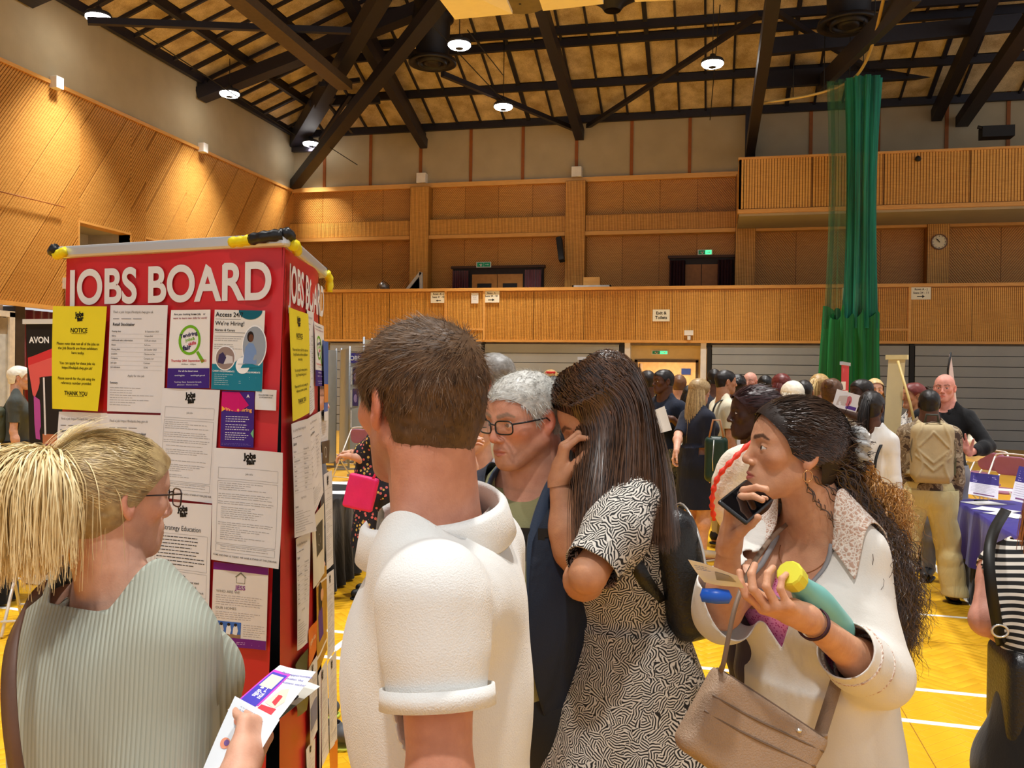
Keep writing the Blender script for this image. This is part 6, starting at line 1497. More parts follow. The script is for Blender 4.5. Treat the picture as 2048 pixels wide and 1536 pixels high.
def strap(name, pts, w_, th, m, parent, off, nrmv, n=30):
    P = spline(pts, n); V = []; F = []
    for i in range(n):
        t = nrm(P[min(i+1, n-1)]-P[max(i-1, 0)]); s_ = nrm(np.cross(t, nrmv)); n_ = np.cross(s_, t)
        for a, b_ in ((-1, -1), (1, -1), (1, 1), (-1, 1)): V.append(P[i]+s_*a*w_/2+n_*b_*th/2)
    for i in range(n-1):
        for k in range(4): F.append((i*4+k, i*4+(k+1) % 4, (i+1)*4+(k+1) % 4, (i+1)*4+k))
    F += [(3, 2, 1, 0), tuple((n-1)*4+k for k in range(4))]
    return link(name, mesh(name, V, F, True, None, off), m, parent)
strap('bag_strap', p_, .030, .004, STRAPB, blonde, off, nrm(p_[3]-np.array([B.chest[0], B.chest[1], p_[3][2]])))
HB = hair_mat(srgb(214, 184, 122), srgb(255, 238, 186), .38, 'blonde_hair'); HBR = hair_mat(srgb(150, 124, 84), srgb(226, 198, 138), .4, 'blonde_roots')
def hl1(q):
    y = q[:, 1]; z = q[:, 2]; zl = np.interp(y, [-.14, -.10, -.05, -.015, .006, .022, .045, .075, .10], [-.058, -.075, -.070, -.045, -.010, .012, .038, .062, .085]); return zl-z
cap, cV, cT, cf_ = scalp(blonde, B, HBR, thick=.012, hair_clip=hl1, h=.0055, det=.0012, name='hair')
HC, HR = B.Hc, B.HR; W1 = lambda x, y, z: HC+HR @ (np.array([x, y, z])*B.hs)
tie = W1(-.012, -.122, .062)
# strands drawn back to the tie
i = rng.integers(0, len(cV), 5200); P0 = cV[i]; N0, _ = grad(cf_, P0, .004); k = 9; t = np.linspace(0, 1, k)
E = tie+rng.normal(0, .008, (len(P0), 3)); P = P0[:, None]*(1-t)[None, :, None]+E[:, None]*t[None, :, None]
q = (P.reshape(-1, 3)-HC) @ HR; r0 = np.array([.0765, .098, .082])*B.hs+.013; cc = np.array([0, -.014, .033])*B.hs
u_ = (q-cc)/r0; L_ = np.linalg.norm(u_, axis=1); out_ = np.where(L_ < 1, 1/np.maximum(L_, .2), 1); q = cc+(q-cc)*out_[:, None]*(1+rng.normal(0, .010, len(q)))[:, None]
P = (q @ HR.T+HC).reshape(len(P0), k, 3); P[:, 0] = P0; Nn = np.repeat(((P.mean(1)-HC)/np.linalg.norm(P.mean(1)-HC, axis=1, keepdims=True))[:, None], k, 1)
V, T = ribbons(P, Nn, .0013, False); fobj('hair_strands', V, T, HBR, cap, off)
# ponytail fan falling from the clip
n = 4200; k = 14; t = np.linspace(0, 1, k)
cn = HR @ nrm((-.15, -1, 0)); lat = HR[:, 0]; ang = rng.normal(-.10, .80, n); sp_ = rng.random(n)
dirs = np.array([cn*math.cos(a)+lat*math.sin(a) for a in ang]); reach = (.035+.085*sp_)[:, None]; ln = (.145+.075*rng.random(n))[:, None]
P = tie+rng.normal(0, .007, (n, 3)); P = P[:, None]+dirs[:, None]*(reach[:, None]*np.sin(np.minimum(t*2.0, 1.25))[None, :, None])+np.array([0, 0, 1.])*((.030*np.sin(np.minimum(t*3.4, PI)))[None, :, None]*(.4+sp_[:, None, None])-ln[:, None]*(np.maximum(t-.08, 0)**1.25)[None, :, None])
P += rng.normal(0, .0045, (n, 1, 3))*t[None, :, None]*2.2+np.sin(t*9+rng.random(n)[:, None]*6)[..., None]*.0018
V, T = ribbons(P, np.repeat(dirs[:, None], k, 1), .0026); fobj('ponytail', V, T, HB, cap, off)
n = 420; a0 = rng.random(n)*1.5-.3; P0 = W1(0, -.02, .118)+np.outer(rng.normal(0, .03, n), lat)+rng.normal(0, .012, (n, 3)); P = P0[:, None]*(1-t)[None, :, None]+(tie+rng.normal(0, .01, (n, 1, 3)))*t[None, :, None]; P[:, :, 2] += .022*np.sin(t*PI)[None]; V, T = ribbons(P, np.tile(HR[:, 2], (n, k, 1)), .0014); fobj('loose_strands', V, T, HB, cap, off)
b = MB(); b.tube([tie+lat*.02*math.cos(a)+HR[:, 2]*.02*math.sin(a) for a in np.linspace(0, 2*PI, 14, endpoint=False)], .006, 8, True); b.build('hair_tie', HB, cap, True, off)
glasses(blonde, B, off, .026, .0175, .0014, srgb(50, 34, 32), fwd=.112)
# leaflets in her hands
def held(cor, w_, h_, col, label, name='leaflet', **kw): return Sheet(None, None, w_, h_, col, name, label, 'leaflet', 0, (0, 0, 0, 0), world=cor, **kw)
Dl = 1.50
L2 = held([at(575, 1345, 1.60), at(640, 1374, 1.58), at(545, 1448, 1.47), at(500, 1440, 1.49)], .105, .21, (226, 226, 216), 'grey and cream leaflet, the lowest of the three held by the blonde woman')
L2.rects('photo_block', [(.0, .0, .105, .10)], (110, 120, 104)); L2.text('lettering', [('nen', .05, .12, .05, 'CENTER', .02, 0)], (60, 60, 60))
L1 = held([at(560, 1330, 1.57), at(632, 1345, 1.55), at(548, 1448, 1.43), at(455, 1420, 1.46)], .105, .21, (238, 236, 242), 'white leaflet with a violet band held by the blonde woman, the upper one')
L1.rects('magenta_frame', [(.0, .04, .048, .185)], (206, 70, 200)); L1.rects('violet_band', [(.004, .0, .044, .175)], (74, 66, 190), .0009); L1.rects('photo', [(.008, .11, .040, .165)], (236, 214, 200), .0012); L1.text('lettering', [('Have you', .030, .095, .016, 'CENTER', .03, -1.57), ('the skills', .016, .095, .016, 'CENTER', .03, -1.57)], (240, 240, 248)); L1.rects('red_block', [(.050, .0, .085, .05), (.062, .06, .078, .10)], (226, 60, 70)); L1.text('caption', [('Paid opportunities', .066, .180, .0115, 'CENTER', .01), ('within the', .070, .163, .0115, 'CENTER', .01), ('education sector', .070, .146, .0115, 'CENTER', .01)], (120, 128, 190)); L1.poly('figure', [(.052, .06), (.060, .12), (.075, .13), (.09, .08), (.08, .05)], (240, 214, 190))
L0 = held([at(470, 1392, 1.47), at(560, 1440, 1.43), at(480, 1570, 1.36), at(405, 1540, 1.40)], .105, .148, (226, 234, 240), 'pale blue leaflet with small drawings, nearest the blonde woman thumb')
for x, y in ((.03, .11), (.06, .09), (.025, .06), (.055, .05)): L0.disc('drawing', x, y, .011, (226, 150, 120)); L0.disc('drawing', x+.003, y+.002, .006, (120, 90, 150), .0012)
L0.lines(.02, .09, .135, 3, .006, (150, 160, 190), .001, 2, .3)

# ================================================================== 2. man in the white polo shirt
hc = at(838, 806, 1.36); nb = at(900, 1030, 1.37)
B = Body((nb[0], nb[1]), 176, 1.84, head=143, hpitch=-2, htilt=0, girth=.98, headc=hc, lean=2)
B.shL = at(870, 1200, 1.18); B.elL = at(880, 1560, 1.13); B.wrL = at(850, 1900, 1.08)
polo = person('man with cropped brown hair in a white polo shirt, seen from behind', B); off = B.xy
make_body(polo, B, srgb(206, 148, 122), stubble=srgb(120, 90, 74), hh=.003, h=.012, hands={'L': {}, 'R': {}}, handh=.005, jaw=1.02, flush=.16)
PW = fabric('white_polo_cotton', srgb(232, 232, 228), .8, .5, 420, .02, .25, .35, 5)
make_shirt(polo, B, PW, ease=.024, sleeve=.60, bl=.006, hem=-.12, neckr=.104, neckz=-.008, fold=.008, h=.0085, sl_ease=.022, name='polo_shirt', seed=11)
# sleeve seam, cuff band, collar
def ringtube(c, u, v, ru, rv, r, n=36): return [c+u*math.cos(a)*ru+v*math.sin(a)*rv for a in np.linspace(0, 2*PI, n, endpoint=False)]
for sh, e in ((B.shL, B.elL), (B.shR, B.elR)):
    ax = nrm(e-sh); u = nrm(np.cross(ax, B.cf)); v = np.cross(ax, u); L_ = np.linalg.norm(e-sh); c = sh+(e-sh)*.60-ax*.026; rr = .0275*B.k+.026
    V = []; F = []; n = 40
    for j, (o, r) in enumerate(((0, rr), (.026, rr+.001), (.026, rr-.004), (0, rr-.004))):
        for q in range(n): a = 2*PI*q/n; V.append(c+ax*o+u*math.cos(a)*r+v*math.sin(a)*r)
    for j in range(4):
        for q in range(n): F.append((j*n+q, j*n+(q+1) % n, ((j+1) % 4)*n+(q+1) % n, ((j+1) % 4)*n+q))
    link('cuff', mesh('cuff', V, F, True, None, off), PW, polo)
collar(polo, B, PW, .052, .117, .28, .012, off, -.012)
# seams
seam = M(srgb(196, 196, 192), .8, var=0)
make_trousers(polo, B, fabric('grey_shorts', srgb(120, 120, 118)), fold=.004, bottom=.3); make_shoes(polo, B, M(srgb(60, 60, 66), .5))
HBK = hair_mat(srgb(48, 34, 24), srgb(118, 88, 60), .5, 'cropped_brown_hair', .25)
hlm = lambda q: hairline_short(q, nape=-.108)
cap, cV, cT, cf_ = scalp(polo, B, HBK, thick=.010, hair_clip=hlm, h=.005, det=.0012)
def flow2(q):
    c = np.array([.012, -.075, .085]); d = q-c; f = np.cross(d, np.array([0, .35, 1.])); o = d/(np.linalg.norm(d, axis=1, keepdims=True)+1e-6)
    back = np.tile([0., .5, .2], (len(q), 1)); top = np.clip((q[:, 2]-.03)/.04, 0, 1)[:, None]
    return top*(o*1.0+f*6*.0+back*.9+np.array([-.3, 0, 0]))+(1-top)*np.array([0, .10, -1.])
zq = ((cV-B.Hc) @ B.HR)[:, 2]; tops = cV[zq > .035]; short_strands(polo, B, cV[(zq > -.01) & (zq < .06)], cf_, HBK, 5000, .014, flow2, wid=.0011, lift=.10, parent=cap, k=4)
short_strands(polo, B, tops, cf_, HBK, 7000, .020, flow2, wid=.0012, lift=.10, parent=cap, k=5)
low = cV[zq <= .02]
short_strands(polo, B, low, cf_, HBK, 5200, .008, flow2, wid=.0009, lift=.08, parent=cap, k=3)

# ================================================================== 3. grey-haired man in glasses
hc = at(1046, 838, 2.25); nb = at(1066, 965, 2.30)
B = Body((nb[0], nb[1]), 254, 1.77, head=237, hpitch=-8, girth=1.20, headc=hc)
grey = person('grey-haired man in black glasses, navy jacket and khaki T-shirt studying the board', B); off = B.xy
make_body(grey, B, srgb(216, 160, 134), lip=srgb(186, 116, 100), brow=srgb(150, 130, 112), stubble=srgb(176, 140, 122), hh=.0027, h=.014, iris=srgb(70, 80, 90), jaw=1.12, nose=.9, flush=.2, hands={'L': {}, 'R': {}}, handh=.005)
KH = fabric('khaki_tee', srgb(146, 142, 100)); make_shirt(grey, B, KH, ease=.016, sleeve=.5, hem=-.02, neckr=.085, fold=.005, h=.010, name='t_shirt', belly=.02)
NV = fabric('navy_jacket', srgb(28, 36, 52), .6, .3, 300, .05, .1, .5, 9)
def jk(P, d): return d
def open_front(w0=.075, w1=.10):
    def g(P):
        q = P-B.nb; x = np.abs(q @ B.cr); y = q @ B.cf; z = -(q @ B.sp)
        return np.where(y > .02, (w0+np.clip(z, 0, .6)*(w1-w0)/.5)-x, -1)
    return g
make_shirt(grey, B, NV, ease=.034, sleeve=.93, hem=-.05, neckr=.11, fold=.010, h=.011, long=True, sl_ease=.028, name='jacket', tuckz=open_front(.07, .12), belly=.02)
JIN = fabric('jacket_lining', srgb(52, 66, 88), .6)
# collar and lapels
for s_ in (-1, 1):
    pts = [B.nb+B.sp*.045+B.cr*s_*.03-B.cf*.075, B.nb+B.sp*.05+B.cr*s_*.085-B.cf*.01, B.nb+B.sp*.01+B.cr*s_*.095+B.cf*.075, B.nb-B.sp*.10+B.cr*s_*.088+B.cf*.135, B.nb-B.sp*.25+B.cr*s_*.10+B.cf*.155]
    strap('jacket_collar', pts, .060, .006, JIN, grey, off, nrm(B.cf*.6+B.cr*s_*.8), 24)
bt = MB(); W_, F_ = text_poly('INSTYLE', .075, .004, 'CENTER', .9); O = B.nb-B.sp*.15; 
bt.add([O-B.cr*x+B.sp*(z*1.5)+B.cf*.166*(1-.6*(x/.2)**2) for x, z in W_], F_); W_, F_ = text_poly('SURF', .06, .004, 'CENTER', .9)
bt.add([O-B.sp*.09-B.cr*x+B.sp*(z*1.3)+B.cf*.172*(1-.6*(x/.2)**2) for x, z in W_], F_); o = bt.build('shirt_print', INK, grey, off=off); o['kind'] = 'stuff'
SH = fabric('black_shorts', srgb(26, 26, 28), .6); make_trousers(grey, B, SH, ease=.045, bottom=.305, fold=.008, wide=.02, name='shorts')
make_shoes(grey, B, M(srgb(58, 66, 74), .5), M(srgb(190, 210, 90), .5))
HG = hair_mat(srgb(120, 118, 112), srgb(226, 224, 216), .45, 'grey_hair')
cap, cV, cT, cf_ = scalp(grey, B, HG, thick=.007, hair_clip=lambda q: hairline_short(q, top=.066), h=.005, det=.0012)
short_strands(grey, B, cV, cf_, HG, 5200, .013, lambda q: np.where((q[:, 2] > .05)[:, None], np.tile([0, .8, .3], (len(q), 1)), np.tile([0, -.3, -1.], (len(q), 1))), wid=.0011, lift=.35, parent=cap, k=3)
glasses(grey, B, off, .0255, .0165, .0020, (.01, .01, .012), fwd=.106, zc=-.004)

# ================================================================== 4. girl with long dark hair
hc = at(1206, 840, 2.20); nb = at(1262, 945, 2.22)
B = Body((nb[0], nb[1]), 200, 1.86, head=192, hpitch=-28, htilt=0, fem=True, headc=hc, girth=1.05, lean=4,
         wr=at(1118, 962, 2.14), er=(0, -.4, -1), wl=at(1128, 1178, 2.04), el=(.2, .2, -1))
B.elR = at(1142, 1100, 2.12); B.elL = at(1176, 1150, 1.90); B.wrL = at(1150, 1180, 2.16)
girl = person('girl with long straight dark hair in a leaf-print dress, hand at her mouth', B); off = B.xy
make_body(girl, B, SKIN_T, brow=srgb(70, 48, 36), lip=srgb(200, 120, 110), hh=.003, h=.013, iris=srgb(60, 40, 30), jaw=.9, nose=.6,
    hands={'R': dict(F=nrm(at(1130, 890, 2.14)-at(1118, 962, 2.14)), N=nrm((.9, .3, .1)), curl=(.75, .7, .75, .9), c2=(.8, .9, 1.0, 1.1), th=(.1, .6, .3), hs=1.0)}, handh=.003)
def leafprint(name):
    m, nt, b = nodes(name); tc = nd(nt, 'ShaderNodeTexCoord'); v = nd(nt, 'ShaderNodeTexVoronoi', i_Scale=44.0); lk(nt, tc.outputs['Object'], v.inputs['Vector'])
    sp = nd(nt, 'ShaderNodeSeparateColor'); lk(nt, v.outputs['Color'], sp.inputs[0]); an = nd(nt, 'ShaderNodeMath', operation='MULTIPLY', i_1=6.28); lk(nt, sp.outputs[0], an.inputs[0])
    n0 = nd(nt, 'ShaderNodeTexNoise', i_Scale=26.0, i_Detail=1.0); lk(nt, tc.outputs['Object'], n0.inputs['Vector']); a2 = nd(nt, 'ShaderNodeMath', operation='MULTIPLY_ADD', i_1=3.5); lk(nt, n0.outputs['Fac'], a2.inputs[0]); lk(nt, an.outputs[0], a2.inputs[2])
    vr = nd(nt, 'ShaderNodeVectorRotate', rotation_type='AXIS_ANGLE'); vr.inputs['Axis'].default_value = (.25, 1, 0); lk(nt, v.outputs['Position'], vr.inputs['Center']); lk(nt, tc.outputs['Object'], vr.inputs['Vector']); lk(nt, a2.outputs[0], vr.inputs['Angle'])
    s2 = nd(nt, 'ShaderNodeSeparateXYZ'); lk(nt, vr.outputs[0], s2.inputs[0]); mu = nd(nt, 'ShaderNodeMath', operation='MULTIPLY', i_1=180.0); lk(nt, s2.outputs[2], mu.inputs[0]); fr = nd(nt, 'ShaderNodeMath', operation='PINGPONG', i_1=.5); lk(nt, mu.outputs[0], fr.inputs[0])
    r = ramp(nt, fr.outputs[0], [(.20, srgb(30, 27, 26)), (.28, srgb(212, 205, 194))]); lk(nt, r.outputs[0], b.inputs['Base Color']); b.inputs['Roughness'].default_value = .85; return m
DR = leafprint('leaf_print_cotton')
kk = B.k; skc = B.pel; hemz = 1.76-(1482-757)/1741*2.2
def dressf(P):
    d = B.torso(P, .016); a = None
    for sh, e in ((B.shR, B.elR), (B.shL, B.elL)):
        ax = e-sh; c = smin(cone(P, sh, sh+ax*.45, .066, .080), cone(P, sh+ax*.45, sh+ax*.86, .080, .066), .02); c = smin(c, cone(P, sh+ax*.84, sh+ax*1.02, .052, .070), .010); d = smin(d, c, .02)
    zz = np.clip((B.waist[2]-.01-P[:, 2])/.45, 0, 1.3); q = P-B.waist; q = q-np.outer(q[:, 2], B.sp/B.sp[2]); q = q+np.outer(np.clip(B.waist[2]-P[:, 2], 0, 1)*.0, B.cf)
    rx = q @ B.cr; ry = q @ B.cf; ang = np.arctan2(ry, rx); R_ = .088*kk+.25*zz*.72*(1+.15*zz*np.sin(ang*6+.6)+.06*zz*np.sin(ang*11))
    sk = (np.sqrt(rx*rx+(ry*1.12)**2)-R_)*.8; sk = np.maximum(sk, P[:, 2]-B.waist[2]); sk = np.maximum(sk, hemz-.05-P[:, 2])
    d = smin(d, sk, .04); return d+folds(P, B, .007, 11., 2)
lo, hi = B.bounds(.32); lo[2] = hemz-.06; hi[2] = B.nb[2]+.1
V, T = surf(dressf, lo, hi, .0115)
def dg(P):
    q = P-B.waist; ang = np.arctan2(q @ B.cf, q @ B.cr); s_ = hemz+.03*np.sin(ang*1.0+2.2)+.012*np.sin(ang*6)-P[:, 2]
    c = B.nb+B.sp*.016; qq = P-c; hz = qq @ B.sp; s_ = np.maximum(s_, np.minimum(hz+.3*(qq @ B.cf)-.010, .088-np.linalg.norm(qq-np.outer(hz, B.sp), axis=1)))
    for sh, e in ((B.shR, B.elR), (B.shL, B.elL)):
        ax = nrm(e-sh); L = np.linalg.norm(e-sh); t = (P-sh) @ ax-L*.93; s_ = np.maximum(s_, np.where(cone(P, sh, e+ax*.1, 0, 0) < .085, t, -1))
    return s_
V, T = clip(V, T, dg); fobj('dress', V, T, DR, girl, off, .003)
make_trousers(girl, B, fabric('black_leggings', (.012, .012, .013), .7), ease=.004, top=.0, bottom=.03, fold=0, name='leggings'); make_shoes(girl, B, BLACKM)
HD = hair_mat(srgb(34, 22, 16), srgb(104, 72, 50), .30, 'long_dark_hair', .6)
cap, cV, cT, cf_ = scalp(girl, B, HD, thick=.012, hair_clip=lambda q: np.interp(q[:, 1], [-.14, -.05, 0, .03, .06, .095], [-.08, -.09, -.075, -.02, .045, .082])-q[:, 2], h=.006, det=.0006)
# long strands: root on the scalp -> over the curve of the head -> falling curtain
Hc, HR = B.Hc, B.HR
def longhair(n, ends, seed, wid=.0022, k=22, spread=.02):
    R_ = np.random.default_rng(seed); q = (cV-Hc) @ HR; sel = np.nonzero(q[:, 2] > -.005)[0]; i = R_.choice(sel, n); P0 = cV[i]; q0 = q[i]
    side = q0[:, 0]*1.0; # + = her right (far side), - = left (near the camera)
    t = np.linspace(0, 1, k); out = np.zeros((n, k, 3)); nrmx = np.zeros((n, k, 3))
    for a in range(n):
        x = q0[a, 0]; y = q0[a, 1]; z = q0[a, 2]
        s_ = -1 if x < .01+R_.normal(0, .012) else 1
        az = math.atan2(y-(-.01), abs(x)+1e-3)               # where round the head: front + / back -
        f_ = np.clip((az+1.4)/2.6, 0, 1)+R_.normal(0, .03)      # 0 back .. 1 front
        # point at ear level on the outside of the head
        th = -1.35+2.2*f_; ex = s_*(.090+R_.normal(0, .004))*math.cos(th); ey = -.018+.110*math.sin(th); m_ = Hc+HR @ np.array([ex, ey, -.01+.02*f_])
        e = ends(s_, f_, R_)
        c1 = Hc+HR @ np.array([(x*.5+ex*.5)*1.12, (y+ey)/2*1.08, max(z, .055)+.018])
        p = spline([P0[a], c1, m_, m_*.45+e*.55+(m_-Hc)*.10*np.array([1, 1, 0]), e], k); out[a] = p; nn = p-Hc; nn[:, 2] *= .2; nrmx[a] = nn/np.linalg.norm(nn, axis=1, keepdims=True)
    out += R_.normal(0, .0035, (n, 1, 3))*t[None, :, None]*2
    V, T = ribbons(out, nrmx, wid); return V, T
def ends4(s_, f, R_):
    if s_ < 0:     # near the camera: front locks hang straight down by the face, the rest sweeps over the shoulder and back
        if f > .52: return at(1150+75*R_.random()+(1-f)*50, 1100+60*R_.random(), 1.96+.06*R_.random())
        g = f/.52; return at(1335-g*110+R_.normal(0, 8), 1065+40*R_.random()-g*20, 1.97+.06*R_.random())
    return at(1170+120*R_.random()*(1-f)+R_.normal(0, 12), 1080+60*R_.random(), 2.32+.05*R_.random()) if f > .3 else at(1330+R_.normal(0, 14), 1080+30*R_.random(), 2.22)
V, T = longhair(5200, ends4, 5); fobj('hair_strands', V, T, HD, cap, off)
# black backpack on her back
bp_c = at(1345, 1135, 2.20); t = thing('backpack', 'black leather backpack on the long-haired girl back', 'backpack', bp_c)
LBK = M((.010, .010, .011), .32, bump=.5, bscale=180, spec=.55, name='black_leather')
bk = -B.cf; R3 = np.stack([B.cr, bk, B.up], 1); tl = rotm(B.cr, -.18); R3 = tl @ R3
def bpf(P): d = rbox(P, bp_c, (.125, .062, .165), R3, .05); return smin(d, ell(P, bp_c+R3 @ np.array([0, .05, -.06]), (.10, .05, .09), R3), .03)+.002*vnoise(P, 14, 2)
V, T = surf(bpf, bp_c-.26, bp_c+.26, .010); fobj('bag_body', V, T, LBK, t, bp_c)
ZIP = M((.75, .72, .66), .3, .8, var=0)
zp = [bp_c+R3 @ np.array([.128*math.cos(a), .045+.005*math.sin(a), .150*math.sin(a)]) for a in np.linspace(-.8, PI+.8, 26)]
b = MB(); b.tube(zp, .004, 6); b.build('zip', ZIP, t, True, bp_c)
b = MB(); b.tube([bp_c+R3 @ np.array([-.04, .0, .16]), bp_c+R3 @ np.array([-.03, .01, .20]), bp_c+R3 @ np.array([.03, .01, .20]), bp_c+R3 @ np.array([.04, .0, .16])], .010, 8); b.build('top_handle', LBK, t, True, bp_c)
strap('shoulder_strap', [bp_c+R3 @ np.array([-.07, -.05, .15]), B.shL+np.array([0, 0, .055]), B.shL+B.cf*.07-np.array([0, 0, .02]), B.shL*.6+B.elL*.4+B.cf*.03+B.cr*.05, at(1262, 1115, 2.06), at(1290, 1160, 2.06), at(1320, 1205, 2.10)], .034, .006, LBK, t, bp_c, nrm(C0-bp_c), 40)

# ================================================================== 5. woman with curly dark hair on the phone
hc = at(1585, 902, 1.98); nb = at(1640, 1062, 2.02)
B = Body((nb[0]+.01, nb[1]), 228, 1.70, head=196, hpitch=7, fem=True, headc=hc, girth=1.10,
         wr=at(1458, 1092, 1.86), er=(.1, -.5, -1), wl=at(1612, 1236, 1.62), el=(.9, -.2, -.6))
B.elR = at(1448, 1225, 1.92); B.elL = at(1756, 1352, 1.84); B.shL = at(1712, 1142, 1.96); B.shR = at(1540, 1098, 2.10)
curly = person('woman with long curly dark hair in a white lace-shouldered blouse, phone at her chin', B); off = B.xy
hR = nrm(at(1478, 970, 1.84)-B.wrR)
body, hinf = make_body(curly, B, srgb(212, 160, 126), lip=srgb(196, 110, 100), brow=srgb(44, 30, 24), hh=.0025, h=.012, iris=srgb(60, 42, 30), jaw=.92, nose=.75, flush=.08,
    hands={'R': dict(F=hR, N=nrm((.85, -.35, .1)), curl=(.55, .45, .40, .5), c2=(.7, .65, .6, .6), th=(.2, .75, .2), hs=1.0),
           'L': dict(F=nrm(at(1465, 1180, 1.55)-B.wrL), N=nrm((-.1, .35, .9)), curl=(.35, .55, .75, .8), c2=(.6, .8, .9, .9), th=(.25, .35, .15), thb=.1, hs=.98)}, handh=.0026)
BL = fabric('white_blouse', srgb(226, 222, 214), .75, .25, 260, .02, .2, .5, 6)
PK = None
mp_, nt, b_ = nodes('pink_mesh'); tc = nd(nt, 'ShaderNodeTexCoord'); vo = nd(nt, 'ShaderNodeTexVoronoi', i_Scale=170.0); lk(nt, tc.outputs['Object'], vo.inputs['Vector']); r_ = ramp(nt, vo.outputs['Distance'], [(.25, srgb(206, 60, 130)), (.38, srgb(248, 150, 196))]); lk(nt, r_.outputs[0], b_.inputs['Base Color']); b_.inputs['Roughness'].default_value = .7; PK = mp_
def vneck(w0, dep, side=.0):
    def g(P):
        q = P-B.nb; x = q @ B.cr; y = q @ B.cf; z = -(q @ B.sp)
        return np.where(y > -.02, w0*np.clip(1-(np.clip(z, 0, 9)/dep)**2, -1, 1)-np.abs(x-side), -1)
    return g
make_shirt(curly, B, PK, ease=.006, sleeve=-.1, hem=.12, neckr=.10, fold=0, h=.008, sl_ease=-.02, name='sports_top', tuckz=vneck(.062, .135), thick=.002)
GT = M(srgb(150, 148, 150), .7, var=0)
pts = []
for a in np.linspace(0, PI, 22):
    x = math.cos(a)*.066; z = .135*math.sin(a); p = B.nb-B.sp*z*1.0+B.cr*x; lo_ = B.chest
    r = (p-C0); pts.append(p)
# project the neckline onto the top's surface
def onsurf(p, d_, f, n=40):
    q = np.array(p)+d_*.2
    for _ in range(n):
        v = f(q[None])[0]
        if v < .0005: break
        q = q-d_*max(v*.7, .0008)
    return q
ft = lambda P: B.upper(P, False)-.010
pts = [onsurf(p, B.cf, ft) for p in pts]; b = MB(); b.tube(pts, .0065, 6); b.build('top_trim', GT, curly, True, off)
def exb(P, d):
    for sh, e, w_ in ((B.shL, B.elL, B.wrL), (B.shR, B.elR, B.wrR)):
        d = smin(d, cone(P, sh, sh+(e-sh)*.95, .046, .066), .03)
        d = smin(d, cone(P, e, e+(w_-e)*.60, .058, .052), .03)
    return d
def vb(P):
    q = P-B.nb; x = q @ B.cr; y = q @ B.cf; z = -(q @ B.sp)
    return np.where(y > -.01, .072*np.clip(1-(np.clip(z-.0, 0, 9)/.235)**2, -1, 1)-np.abs(x), -1)
make_shirt(curly, B, BL, ease=.024, sleeve=.48, sleeve2=.48, hem=-.13, neckr=.10, fold=.010, h=.0095, long=True, sl_ease=.02, name='blouse', tuckz=vb, extra=exb, seed=6, flare=.22)
# lace yokes
mlace, nt, b_ = nodes('white_lace'); tc = nd(nt, 'ShaderNodeTexCoord'); vo = nd(nt, 'ShaderNodeTexVoronoi', i_Scale=125.0, feature='DISTANCE_TO_EDGE'); n0 = nd(nt, 'ShaderNodeTexNoise', i_Scale=40.0); mx = nd(nt, 'ShaderNodeMix', data_type='VECTOR'); mx.inputs[0].default_value = .03
lk(nt, tc.outputs['Object'], n0.inputs['Vector']); lk(nt, tc.outputs['Object'], mx.inputs[4]); lk(nt, n0.outputs['Color'], mx.inputs[5]); lk(nt, mx.outputs[1], vo.inputs['Vector']); r_ = ramp(nt, vo.outputs['Distance'], [(.0, srgb(240, 234, 224)), (.22, srgb(196, 160, 140))]); lk(nt, r_.outputs[0], b_.inputs['Base Color']); bp = nd(nt, 'ShaderNodeBump', i_Strength=.8, i_Distance=.003); lk(nt, vo.outputs['Distance'], bp.inputs['Height']); lk(nt, bp.outputs[0], b_.inputs['Normal']); b_.inputs['Roughness'].default_value = .8
for s_, sh in ((1, B.shR), (-1, B.shL)):
    fl_ = lambda P: smin(B.torso(P, .028), B.arms(P, .024, lo=False), .03)
    V, T = surf(fl_, sh-.15, sh+.15, .008)
    V, T = clip(V, T, lambda P: np.maximum(np.maximum(np.abs((P-(sh-B.cr*s_*.010)) @ B.cr)-.062, -(P-sh) @ B.up-.055), np.maximum(vb(P), np.abs((P-sh) @ B.cf)-.085)))
    fobj('lace_yoke', V, T, mlace, curly, off, .002)
for s_, e, w_ in ((0, B.elL, B.wrL),):
    ax = nrm(w_-e); u = nrm(np.cross(ax, (0, 0, 1))); v = np.cross(ax, u)
    for f_ in (.22, .40):
        c = e+(w_-e)*f_; b = MB(); b.tube(ringtube(c, u, v, .0600, .0600, .004, 40), .0040, 6, True); b.build('lace_band', mlace, curly, True, off)
JN = fabric('pale_jeans', srgb(120, 140, 160), .8); make_trousers(curly, B, JN, fold=.004); make_shoes(curly, B, WHITEM)
# earring and necklace
GOLD = M(srgb(214, 160, 110), .25, .9, var=0)
ep = B.Hc+B.HR @ (np.array([-.086, -.008, -.048])*B.hs); b = MB(); b.tube(ringtube(ep, B.HR[:, 1], B.HR[:, 2], .0105, .0125, .002, 20), .0016, 6, True); b.build('hoop_earring', GOLD, curly, True, off)
fs = lambda P: B.upper(P, False)-.0012
nk = [onsurf(B.nb+B.cr*math.cos(a)*.058-B.sp*(.012+.062*math.sin(a)), B.cf, fs) for a in np.linspace(.15, PI-.15, 22)]; b = MB(); b.tube(nk, .0009, 5); b.build('necklace', GOLD, curly, True, off)
